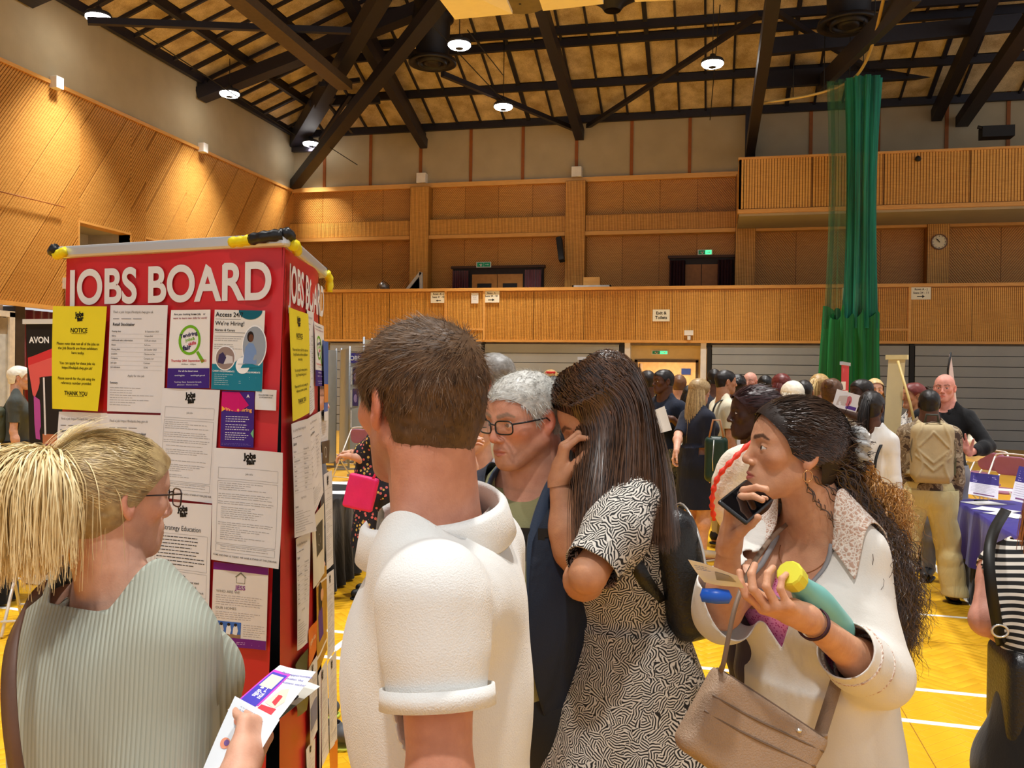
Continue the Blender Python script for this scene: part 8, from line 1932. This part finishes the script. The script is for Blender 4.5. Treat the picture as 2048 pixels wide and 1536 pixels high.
# heads crowding by the far tables
for lab, u, v, D, az, sk, hr, st, tp, fm in (
    ('man with black hair farthest back, left of the cream T-shirt man', 1428, 758, 11.2, 100, SKIN_D, BLK, 'short', (60, 60, 70), False),
    ('woman with a black afro behind the cream T-shirt man shoulder', 1475, 772, 10.4, 90, SKIN_D, BLK, 'curlyshort', (200, 200, 205), True),
    ('pink-skinned bald man partly hidden above the braids', 1500, 764, 11.0, 250, srgb(226, 170, 150), BRN, 'bald', (80, 80, 90), False),
    ('man with cropped black hair behind the braided woman', 1530, 772, 10.0, 95, SKIN_D, BLK, 'short', (70, 40, 50), False),
    ('woman with dark red hair near the end of the grey seating', 1562, 772, 9.0, 110, SKIN_D, RED_, 'bob', (50, 40, 60), True),
    ('woman with a pale platinum bob seen from behind', 1584, 792, 7.2, 105, SKIN_F, WHT, 'bob', (60, 60, 76), True),
    ('man with black hair right of the platinum bob', 1608, 785, 8.4, 80, SKIN_T, BLK, 'short', (44, 44, 50), False),
    ('woman with a blonde ponytail in a pale blue blouse', 1640, 774, 8.6, 62, SKIN_F, BLD, 'pony', (196, 216, 226), True),
    ('woman with brown tied-up hair in a white striped top', 1664, 786, 7.6, 70, SKIN_F, BRN, 'bun', (226, 222, 208), True),
    ('dark-skinned man in a navy shirt leaning over an open magazine', 1722, 785, 7.9, 205, SKIN_D2, BLK, 'short', (30, 36, 54), False),
    ('smiling blonde woman facing the camera right of the green net', 1750, 780, 9.6, 272, SKIN_F, BLD, 'long', (50, 46, 56), True),
    ('woman with dark red hair in a white flowered blouse by the cream banner', 1826, 792, 8.2, 200, SKIN_T, RED_, 'pony', (226, 222, 214), True)):
    kw = {}
    if 'smiling' in lab: kw = dict(fine=True, iris=srgb(60, 50, 40))
    if 'striped' in lab: kw = dict(topm=stripes('pale_stripes', srgb(230, 226, 212), srgb(150, 146, 136), 2, 36., .75))
    if 'flowered' in lab: kw = dict(topm=floral('white_floral', srgb(226, 222, 214), srgb(60, 60, 70), srgb(150, 150, 160), 40.))
    if 'magazine' in lab: kw = dict(wl=at(1680, 822, 7.3), wr=at(1698, 818, 7.9))
    crowd(lab, u, v, D, az, skin=sk, hair=hr, style=st, top=tp, fem=fm, legs=(44, 44, 54), **kw)
sx = Sheet(None, None, .42, .297, (232, 232, 236), 'magazine', 'open magazine held up in front of the navy-shirted man', 'magazine', 0, world=[at(1674, 778, 7.0), at(1724, 792, 7.1), at(1712, 825, 7.1), at(1664, 812, 7.0)]); sx.disc('photo_figure', .24, .15, .05, (200, 110, 120), ry=.09); sx.rects('purple_block', [(.22, .02, .40, .08)], (90, 60, 150)); sx.poly('photo_ground', [(.05, .04), (.07, .2), (.2, .24), (.22, .06)], (200, 190, 186))
t, B, off = crowd('girl with a long braided ponytail in a white blouse and bag straps', 1744, 815, 6.4, 62, skin=SKIN_D, hair=BLK, style='braidpony', top=(226, 224, 220), fem=True, fine=True, long=True, sleeve=.8, len=.42, legs=(36, 36, 44))
for s_ in (-1, 1): strap('bag_strap', [B.shR*.5+B.nb*.5+B.cr*(s_*.10-.05)+B.up*.045, B.chest+B.cr*s_*.09-B.cf*.13, B.waist+B.cr*s_*.08-B.cf*.14], .02, .005, BLACKM if s_ > 0 else M(srgb(220, 200, 140), .5), t, off, -B.cf, 12)
# bald man
t, B, off = crowd('bald man in a black shirt and grey trousers talking with one hand raised', 1889, 776, 7.7, 248, skin=srgb(232, 166, 150), style='bald', top=(18, 19, 22), long=True, sleeve=.82, legs=(140, 140, 146), fine=True, h=.016, girth=1.12, iris=srgb(60, 60, 60), wl=at(1938, 905, 7.3), el=(.9, -.3, -.8), hands={'L': dict(F=n_((-.55, -.2, .8)), N=(-.3, -.9, .1), curl=(.15, .2, .25, .3), c2=(.3, .3, .3, .3), th=(.6, .3, 0), spread=.35), 'R': {}})
collar(t, B, fab((18, 19, 22)), .035, .088, .5, .012, off)
# backpack man
CAM2 = camo('camo_jacket', [srgb(74, 56, 44), srgb(150, 130, 104), srgb(120, 100, 76), srgb(176, 160, 134)])
TRC = fabric('cream_trousers', srgb(222, 206, 150), .8, .2, 200, .04, .1, .6, 9)
t, B, off = crowd('man in a camouflage jacket and baggy cream trousers talking to the bald man', 1858, 808, 7.05, 84, skin=SKIN_D, hair=BLK, topm=CAM2, long=True, sleeve=.97, fine=True, h=.016, legm=TRC, shoes=(12, 12, 13), girth=1.1, hem=-.05, ht=1.70, stance=.2)
make_trousers(t, B, TRC, ease=.035, top=.0, bottom=.035, h=.015, fold=.016, wide=.03, seed=8)
pc = B.chest-B.cf*.20-B.up*.03; BG = M(srgb(186, 166, 126), .7, bump=.3, name='beige_nylon'); R7 = np.stack([B.cr, -B.cf, B.up], 1); tb_ = thing('backpack', 'beige moulded hard-front backpack worn by the man in cream trousers', 'backpack', pc)
def bpk(P):
    q = (P-pc) @ R7; d = rbox(P, pc, (.155, .10, .235), R7, .075)
    x = np.abs(q[:, 0]); z = q[:, 2]; fr = q[:, 1] > .03
    rb = np.minimum.reduce([np.abs(z+.03-(.9*x-.04)) , np.abs(z+.09-(.9*x-.04)), np.abs(z-.12+(1.1*x-.05)), np.abs(x-.10-.02*np.sin(z*20))])
    return d-.010*np.exp(-(rb/.011)**2)*fr*(x < .13)
V, T = surf(bpk, pc-.34, pc+.34, .0095); fobj('bag_body', V, T, BG, tb_, pc)
b = MB(); b.tube([pc+R7 @ np.array([x, y, z]) for x, y, z in ((-.05, -.04, .235), (-.04, -.03, .30), (.04, -.03, .30), (.05, -.04, .235))], .010, 7); b.build('top_handle', M(srgb(60, 60, 52), .6), tb_, True, pc)
b = MB(); b.tube([pc+R7 @ np.array([.160*math.cos(a)*1.0, .055, .02+.225*math.sin(a)]) for a in np.linspace(-.5, PI+.5, 26)], .005, 6); b.build('zip', M(srgb(120, 108, 84), .5), tb_, True, pc)
b = MB(); 
for i in range(1): b.hexa([pc+R7 @ np.array(x) for x in ((.14, -.03, -.16), (.165, -.03, -.16), (.165, .05, -.16), (.14, .05, -.16), (.14, -.03, -.03), (.168, -.03, -.03), (.168, .05, -.03), (.14, .05, -.03))])
b.build('side_pocket', M(srgb(84, 84, 58), .7), tb_, off=pc)
for s_ in (-1, 1): strap('shoulder_strap', [pc+R7 @ np.array([s_*.08, -.08, .21]), B.nb+B.cr*s_*.10+B.up*.035, B.nb+B.cr*s_*.12+B.cf*.12-B.up*.05, B.chest+B.cr*s_*.13+B.cf*.12, B.waist+B.cr*s_*.17, pc+R7 @ np.array([s_*.14, -.06, -.16])], .05, .010, BG, tb_, pc, B.up*.3+B.cf*.1+B.cr*s_*.4, 26)
# left background
t, B, off = crowd('white-haired woman in a grey top with an olive backpack at the left edge', 40, 756, 9.3, 38, hair=WHT, style='short', top=(76, 80, 76), fem=True, fine=True, legs=(16, 16, 18))
pc2 = B.chest-B.cf*.17-B.up*.12; R8 = np.stack([B.cr, -B.cf, B.up], 1); tb_ = thing('backpack', 'small olive rucksack on the white-haired woman back', 'backpack', pc2); OL = M(srgb(74, 78, 58), .7, bump=.3)
V, T = surf(lambda P: rbox(P, pc2, (.14, .08, .19), R8, .06)+.005*vnoise(P, 12, 2), pc2-.3, pc2+.3, .016); fobj('bag_body', V, T, OL, tb_, pc2)
V, T = surf(lambda P: rbox(P, pc2+R8 @ np.array([0, .02, .12]), (.145, .085, .05), R8, .03), pc2-.3, pc2+.3, .016); fobj('flap', V, T, OL, tb_, pc2)
for s_ in (-1, 1): strap('shoulder_strap', [pc2+R8 @ np.array([s_*.07, -.06, .16]), B.nb+B.cr*s_*.09+B.up*.03, B.chest+B.cr*s_*.12+B.cf*.10], .04, .008, OL, tb_, pc2, B.cr*s_+B.up, 12)
# somebody behind the board: only a trainer shows
t, B, off = crowd('person behind the side banner of whom only a grey trainer with a lime sole shows', 612, 800, 4.35, 15, top=(90, 90, 100), legs=(40, 40, 46), stance=.1)
for o in [q for q in bpy.data.objects if (q.parent == t and q.name.startswith('shoe')) or (q.parent and q.parent.parent == t and q.name.startswith('sole'))]: bpy.data.objects.remove(o)
B.anR = np.array([*at(668, 1478, 4.10)[:2], .08]); B.hf = nrm(B.hf); make_shoes(t, B, M(srgb(84, 88, 92), .6), M(srgb(200, 220, 90), .5), h=.010)
# ------------------------------------------------------------------ furniture and stands
FRW = M(srgb(226, 222, 212), .35, .2, var=0); MAUV = fabric('mauve_pad', srgb(160, 104, 128)); CRP = fabric('cream_pad', srgb(214, 190, 130))
def chair(loc, rz, label, pad, group):
    t = thing('folding_chair', label, 'chair', (loc[0], loc[1], 0), rz, group=group); Z = (0, 0, 0)
    def plate(name, cx, cy, cz, w_, h_, tilt, th=.025):
        def f(P):
            q = P-np.array([cx, cy, cz]); c, s_ = math.cos(tilt), math.sin(tilt); y = q[:, 1]*c+q[:, 2]*s_; z = -q[:, 1]*s_+q[:, 2]*c
            x = np.abs(q[:, 0])-w_/2+.08; zz = np.abs(z)-h_/2+.08; return smax(np.sqrt(np.maximum(x, 0)**2+np.maximum(zz, 0)**2)+np.minimum(np.maximum(x, zz), 0)-.08, np.abs(y)-th/2, .01)
        c = np.array([cx, cy, cz]); V, T = surf(f, c-.27, c+.27, .016); return link(name, mesh(name, V, T, True), pad, t)
    plate('seat', 0, .0, .45, .40, .38, PI/2-.06); plate('backrest', 0, -.215, .74, .40, .24, -.14)
    for s_ in (-1, 1):
        x = s_*.215
        for nm, a, b_ in (('leg', (x, .28, .012), (x*.98, -.24, .84)), ('leg', (x*.9, -.28, .012), (x*.9, .16, .46))):
            b = MB(); b.tube([a, b_], .011, 7); b.build(nm, FRW, t, True)
    b = MB(); b.tube(spline([(-.211, -.24, .80), (-.19, -.25, .87), (0, -.255, .885), (.19, -.25, .87), (.211, -.24, .80)], 14), .011, 7); b.build('top_rail', FRW, t, True)
    for y, z in ((.22, .10), (-.23, .10)): b = MB(); b.tube([(-.21, y, z), (.21, y, z)], .009, 6); b.build('stretcher', FRW, t, True)
    return t
c0 = chair(atZ(1962, 985, 0)*[1, 1, 0], 2.2, 'folding chair with a mauve pad just behind the bald man elbow', MAUV, 'mauve folding chairs')
def at_f(u, D): p = at(u, 900, D); return (p[0], p[1], 0)
c0.location = at_f(1960, 11.2)
copy_tree(c0, None, at_f(2003, 10.6), 2.35, 'folding chair with a mauve pad nearest the purple table, right of the other two'); copy_tree(c0, None, at_f(1940, 12.6), 1.9, 'folding chair with a mauve pad farthest back, beside the bald man')
c1_ = chair(at_f(26, 10.6), 3.6, 'cream-backed folding chair at the left edge, the left one of a pair', CRP, 'cream folding chairs'); copy_tree(c1_, None, at_f(56, 9.8), 3.5, 'cream-backed folding chair just left of the lipstick banner')
copy_tree(c0, None, at_f(92, 6.0), .5, 'mauve folding chair behind the blonde ponytail'); copy_tree(c0, None, at_f(705, 14.2), 2.9, 'folding chair standing by the grey display boards')
PUR = fabric('purple_cloth', srgb(62, 50, 150), .75, fold=.3); BKC = fabric('black_cloth', srgb(16, 16, 18), .8, fold=.5)
def clothtable(A, Bq, depth, label, m, zt=.745, zlow=.02, skirt=None, sign=1, seed=1, nf=9):
    A = np.array([A[0], A[1], 0.]); Bq = np.array([Bq[0], Bq[1], 0.]); U = nrm(Bq-A); L = np.linalg.norm(Bq-A); N = np.array([-U[1], U[0], 0])*sign; c = (A+Bq)/2+N*depth/2
    t = thing('trestle_table', label, 'table', c)
    b = MB(); P = lambda x, y, z: A+U*x+N*y+np.array([0, 0, z]); b.hexa([P(.01, .01, zt-.03), P(L-.01, .01, zt-.03), P(L-.01, depth-.01, zt-.03), P(.01, depth-.01, zt-.03), P(.01, .01, zt-.006), P(L-.01, .01, zt-.006), P(L-.01, depth-.01, zt-.006), P(.01, depth-.01, zt-.006)]); b.build('table_top', M(srgb(180, 176, 168), .5), t, off=c)
    for x in (.15, L-.15):
        for y in (.1, depth-.1): b = MB(); b.tube([P(x, y, .0), P(x, y, zt-.03)], .015, 7); b.build('leg', M((.3, .3, .3), .4, .6, var=0), t, True, c)
    def drape_(name, z1, z0, m, out, top=True):
        V = []; F = []; per = [(0, 0), (L, 0), (L, depth), (0, depth)]; pts = []
        for i in range(4):
            a, b_ = np.array(per[i]), np.array(per[(i+1) % 4]); n = max(4, int(np.linalg.norm(b_-a)/.03)); e = (b_-a)/np.linalg.norm(b_-a); nn = np.array([e[1], -e[0]])
            for k in range(n): pts.append((a+(b_-a)*k/n, nn))
        n = len(pts); K = 8
        for k in range(K+1):
            f_ = k/K; z = z1+(z0-z1)*f_
            for i, (q, nn) in enumerate(pts):
                w_ = out+f_*(.018+.030*math.sin(i/n*2*PI*nf*2+seed+f_*.8)+.012*math.sin(i*.9+seed)); q2 = q+nn*w_; V.append(P(q2[0], q2[1], z))
        for k in range(K):
            for i in range(n): F.append((k*n+i, (k+1)*n+i, (k+1)*n+(i+1) % n, k*n+(i+1) % n))
        if top: F.append(tuple(range(n)))
        link(name, mesh(name, V, F, True, None, c), m, t); 
    drape_('tablecloth', zt, zlow, m, .006)
    if skirt: drape_('under_skirt', zlow+.12, .01, skirt, -.012, False)
    return t, P, L
t, Pt, L_ = clothtable(atZ(1908, 996, .745), atZ(2130, 1130, .745), .78, 'exhibition table under a purple cloth at the right edge', PUR, zlow=.30, skirt=BKC, seed=2)
clothtable(atZ(640, 1010, .745), atZ(742, 968, .745), .75, 'exhibition table under a black cloth left of the floral dress woman', BKC, seed=1)
clothtable(atZ(-120, 1040, .745), atZ(30, 1006, .745), .75, 'exhibition table under a black cloth at the left edge', BKC, seed=3)
clothtable(atZ(-100, 886, .745), atZ(74, 878, .745), .7, 'far exhibition table under a black cloth behind the white-haired woman', BKC, seed=5)
def flat_sheet(u, v, D_z, w_, h_, rz, label, col=(236, 236, 238), name='paper_sheet', cat='paper', z=.7475):
    c = atZ(u, v, z); cc, ss = math.cos(rz), math.sin(rz); q = lambda x, y: c+np.array([x*cc-y*ss, x*ss+y*cc, 0]); s = Sheet(None, None, w_, h_, col, name, label, cat, 0.001, world=[q(-w_/2, h_/2), q(w_/2, h_/2), q(w_/2, -h_/2), q(-w_/2, -h_/2)]); s.lines(.015, w_-.02, h_-.03, 8, .012, (150, 150, 156), .0014, int(u)); return s
flat_sheet(1965, 1006, 0, .297, .21, .5, 'white form with a pen on the purple table'); pc = atZ(1962, 1001, .752); b = MB(); b.tube([pc-np.array([.06, .02, 0]), pc+np.array([.06, .02, 0])], .005, 6); setp(b.build('pen', BLACKM, smooth=True, off=pc), 'black pen lying on the form on the purple table', 'pen').location = pc
flat_sheet(1992, 1020, 0, .21, .30, .9, 'loose white leaflet on the purple table, left of its neighbour'); flat_sheet(2018, 1030, 0, .21, .30, .6, 'loose white leaflet on the purple table near the frame edge')
flat_sheet(2010, 980, 0, .21, .297, 1.2, 'stack of pale leaflets behind the sign holder on the purple table'); flat_sheet(672, 985, 0, .297, .21, .3, 'white leaflet nearest the edge of the black table'); flat_sheet(682, 966, 0, .297, .21, .2, 'white leaflet at the back of the black table')
def holder(q, D, label):
    W_ = [at(u, v, d) for (u, v), d in zip(q, D)]; s = Sheet(None, None, .297, .21, (226, 224, 236), 'sign_holder', label, 'sign', 0, world=W_)
    s.rects('purple_header', [(0, .115, .297, .21)], (52, 40, 120)); s.lines(.03, .28, .18, 5, .014, (190, 180, 230), .003, 3, .3); s.lines(.02, .28, .10, 6, .013, (150, 140, 170), .002, 4, .2, name='small_print'); s.rects('base_row', [(.05, .012, .26, .022)], (120, 70, 120)); return s
holder([(1942, 944), (1999, 951), (1996, 998), (1936, 988)], (7.35, 7.25, 7.15, 7.25), 'clear sign holder with a purple and white card on the purple table'); holder([(2038, 932), (2085, 940), (2075, 1012), (2020, 1000)], (6.9, 6.8, 6.7, 6.8), 'second sign holder on the purple table, cut by the right edge')
PLB = M(srgb(232, 226, 206), .3, var=.04, bump=.8, bscale=30)
for i, (u, v, D, r, l) in enumerate(((2004, 962, 10.2, .20, 'crumpled pale plastic bag on the floor right of the mauve chairs'), (1935, 890, 10.6, .20, 'crumpled white plastic bag on the chair behind the bald man'))):
    c = at(u, v, D); c[2] = max(c[2], r*.8) if i else r*.85; V, T = surf(lambda P: ell(P, c, (r, r*.8, r))+.05*vnoise(P, 9, i)+.02*vnoise(P, 24, i+3), c-r*1.6, c+r*1.6, .018); o = fobj('plastic_bag', V, T, PLB, None, c); o.location = c; setp(o, l, 'bag')
c = at(62, 862, 9.8); c[2] = .745+.14; V, T = surf(lambda P: rbox(P, c, (.22, .14, .14), np.eye(3), .08)+.02*vnoise(P, 9, 2), c-.35, c+.35, .02); t = thing('holdall', 'black holdall on the far table beside the lipstick banner', 'bag', c); fobj('bag_body', V, T, BLACKM, t, c); b = MB(); b.tube([c+np.array([-.1, -.05, .12]), c+np.array([-.05, -.08, .26]), c+np.array([.05, -.08, .26]), c+np.array([.1, -.05, .12])], .012, 6); b.build('handles', M(srgb(190, 190, 190), .5), t, True, c)
# -- stands
def pullup(TL, TR, D0, D1, zb, label, col, parts=None, lean=0.0, bar=ALU, pole=False):
    A = at(*TL, D0); Bq = at(*TR, D1); Bq[2] = A[2]; pan = Panel(A, Bq); H = A[2]-zb; c = pan.w(pan.W/2, -A[2], 0); t = thing('pull_up_banner', label, 'banner', c)
    s = Sheet(None, None, pan.W, H, col, 'print_panel', None, None, .0, world=[pan.w(0, 0), pan.w(pan.W, 0), pan.w(pan.W-lean, -H), pan.w(-lean, -H)], parent=t, rough=.5)
    s.ob.location = s.off-np.array([c[0], c[1], 0]); s.c = c
    b = MB(); b.bar(pan.w(-.02, .015), pan.w(pan.W+.02, .015), .035, .04); b.build('top_bar', bar, t, off=(c[0], c[1], 0)); b = MB(); b.bar(pan.w(-.02-lean, -H-.03), pan.w(pan.W+.02-lean, -H-.03), .18, .06); b.build('base', bar, t, off=(c[0], c[1], 0))
    b = MB(); b.tube([pan.w(pan.W*.5-lean, -H, -.05), pan.w(pan.W*.5, 0, -.03)], .010, 7); b.build('pole', bar, t, True, (c[0], c[1], 0)); t.location = (c[0], c[1], 0)
    return t, s, pan
WB = M(srgb(228, 228, 224), .4, .2, var=0)
t, s, pan = pullup((52, 647), (252, 634), 7.25, 6.95, .07, 'black pull-up banner with a lipstick picture behind the left of the board', (30, 26, 26), lean=-.10, bar=WB)
H = s.h; W_ = s.w; X = lambda u: (u-52)/200*W_; Yv = lambda v: H-(v-647)/ (1741/7.2)
s.text('lettering', [('AVON', X(58), Yv(686), .072, 'LEFT', .03, 0, 1.0)], (240, 240, 240))
P_ = lambda *q: [(X(u)-.10*(1-Yv(v)/H)*0, Yv(v)) for u, v in q]
s.poly('red_shape', P_((54, 716), (66, 712), (112, 694), (150, 680), (150, 704), (112, 718), (54, 735)), (214, 56, 60)); s.poly('salmon_shape', P_((54, 732), (112, 712), (150, 700), (150, 768), (112, 765), (102, 752), (80, 754), (74, 778), (66, 796), (62, 790)), (226, 96, 92), .0009)
s.poly('magenta_drip', P_((64, 792), (76, 800), (80, 845), (74, 862), (75, 880), (66, 878), (64, 850)), (190, 80, 160), .0010); s.rects('tube_body', [(X(77), Yv(870), X(113), Yv(755))], (38, 32, 32), .0012); s.rects('white_stem', [(X(84), Yv(870), X(87.5), Yv(755))], (232, 226, 226), .0016); s.rects('gold_collar', [(X(80), Yv(888), X(112), Yv(868))], (196, 120, 80), .0016); s.rects('tube_base', [(X(80), Yv(915), X(112), Yv(888))], (120, 40, 80), .0016)
t, s, pan = pullup((1158, 719), (1197, 719), 12.0, 12.0, .07, 'dark pull-up banner lettered NPCT behind the long-haired girl', (38, 34, 60)); s.text('lettering', [('NPCT', .11, s.h-.16, .10, 'CENTER', .03)], (236, 234, 236)); s.poly('house_logo', [(.18, s.h-.16), (.18, s.h-.08), (.215, s.h-.05), (.25, s.h-.08), (.25, s.h-.16)], (230, 228, 232))
t, s, pan = pullup((1683, 729), (1698, 730), 10.2, 10.9, .07, 'red pull-up banner in front of the green net', (204, 36, 44), lean=.05); s.rects('white_block', [(.0, s.h-.30, s.w*.6, s.h-.2), (.0, s.h-.36, s.w*.9, s.h-.31)], (232, 226, 220)); s.text('lettering', [('F', s.w*.3, s.h-.1, .08, 'CENTER')], (236, 220, 216))
t, s, pan = pullup((1777, 718), (1811, 719), 7.6, 7.5, .07, 'plain cream back of a pull-up banner with its pole showing', (226, 214, 170), lean=.10, bar=M(srgb(226, 214, 160), .5)); b = MB(); b.tube([at(1796, 722, 7.4), at(1820, 805, 7.25), at(1842, 905, 7.1)], .011, 7); b.build('stay_pole', M(srgb(206, 180, 110), .4), t, True, (t.location.x, t.location.y, 0))
# feather flag
fl = at(1902, 705, 10.4); t = thing('feather_flag', 'tall white feather flag behind the bald man', 'flag', (fl[0], fl[1], 0)); b = MB(); b.tube([(fl[0]-.04, fl[1], 0), (fl[0]-.03, fl[1], fl[2]-.2), (fl[0], fl[1], fl[2])], .012, 7); b.build('pole', BLACKM, t, True, (fl[0], fl[1], 0))
V = []; F = []; n = 16
for s_ in (0, 1):
    for i in range(n+1):
        f_ = i/n; z = fl[2]-.02-f_*1.25; w_ = .02+.16*math.sin(min(f_*1.2, 1.4))+.0; 
        for x in (0, w_*.5, w_): V.append((fl[0]-.03*f_+x-.02, fl[1]-.01*math.sin(x*20)+s_*.003, z))
for s_ in (0, 1):
    o_ = s_*(n+1)*3
    for i in range(n):
        for j in (0, 1): a = o_+i*3+j; F.append((a, a+1, a+4, a+3))
link('sail', mesh('sail', V, F, True, None, (fl[0], fl[1], 0)), M(srgb(232, 216, 222), .8, var=.04), t)
# grey display boards
GB = M(srgb(176, 182, 184), .6, var=.02); GP_ = M(srgb(140, 144, 148), .4, .4, var=0)
def dboard(u0, u1, D0, D1, vt, label, posters=()):
    A = at(u0, vt, D0); Bq = at(u1, vt, D1); Bq[2] = A[2]; pan = Panel(A, Bq); c = pan.w(pan.W/2, -A[2], 0); t = thing('display_board', label, 'display board', c, group='grey display boards'); o = (c[0], c[1], 0)
    b = MB(); b.hexa([pan.w(.02, -A[2]+.12, -.02), pan.w(pan.W-.02, -A[2]+.12, -.02), pan.w(pan.W-.02, -A[2]+.12, -.05), pan.w(.02, -A[2]+.12, -.05), pan.w(.02, -.02, -.02), pan.w(pan.W-.02, -.02, -.02), pan.w(pan.W-.02, -.02, -.05), pan.w(.02, -.02, -.05)]); b.build('panel', GB, t, off=o)
    for x in (0, pan.W): b = MB(); b.tube([pan.w(x, -A[2], -.035), pan.w(x, .02, -.035)], .022, 8); b.build('post', GP_, t, True, o); b = MB(); b.bar(pan.w(x, -A[2]+.02, -.3), pan.w(x, -A[2]+.02, .22), .05, .03); b.build('foot', GP_, t, off=o)
    t.location = o; return t, pan
dboard(636, 676, 15.6, 16.4, 696, 'grey display board nearest the side banner, left of the pair'); dboard(679, 696, 17.2, 16.0, 698, 'narrow grey display board turned away, middle of the group'); dboard(732, 748, 15.0, 15.6, 676, 'tall grey display board just left of the polo man head')
t, pan = dboard(690, 726, 17.2, 17.0, 704, 'display board with a blue heading and white posters beside the polo man')
A = at(690, 704, 17.2)
s = Sheet(pan, [(.03, -.02), (pan.W-.02, -.02), (pan.W-.02, -.22), (.03, -.22)], .35, .2, (60, 56, 150), 'poster', 'blue heading strip on the display board left of the polo man head', 'poster', -.012); s.text('lettering', [('JOBS', .17, .06, .12, 'CENTER', .03)], (236, 236, 240))
for i, (x, y, c_) in enumerate(((.03, -.3, (236, 236, 236)), (.19, -.3, (40, 36, 90)), (.03, -.75, (236, 234, 236)), (.19, -.72, (80, 66, 120)), (.04, -1.15, (232, 232, 232)))):
    s = Sheet(pan, [(x, y), (x+.14, y), (x+.14, y-.34), (x, y-.34)], .14, .34, c_, 'poster', ['white poster at the top left of the blue-headed display board', 'dark violet poster at the top right of the blue-headed display board', 'white poster in the middle left of the blue-headed display board', 'violet picture poster in the middle right of the blue-headed display board', 'lowest white poster on the blue-headed display board'][i], 'poster', -.012); s.lines(.01, .13, .3, 12, .02, (150, 150, 156), .004, i) if i % 2 == 0 else s.disc('figure', .07, .15, .04, (170, 150, 200), ry=.08)
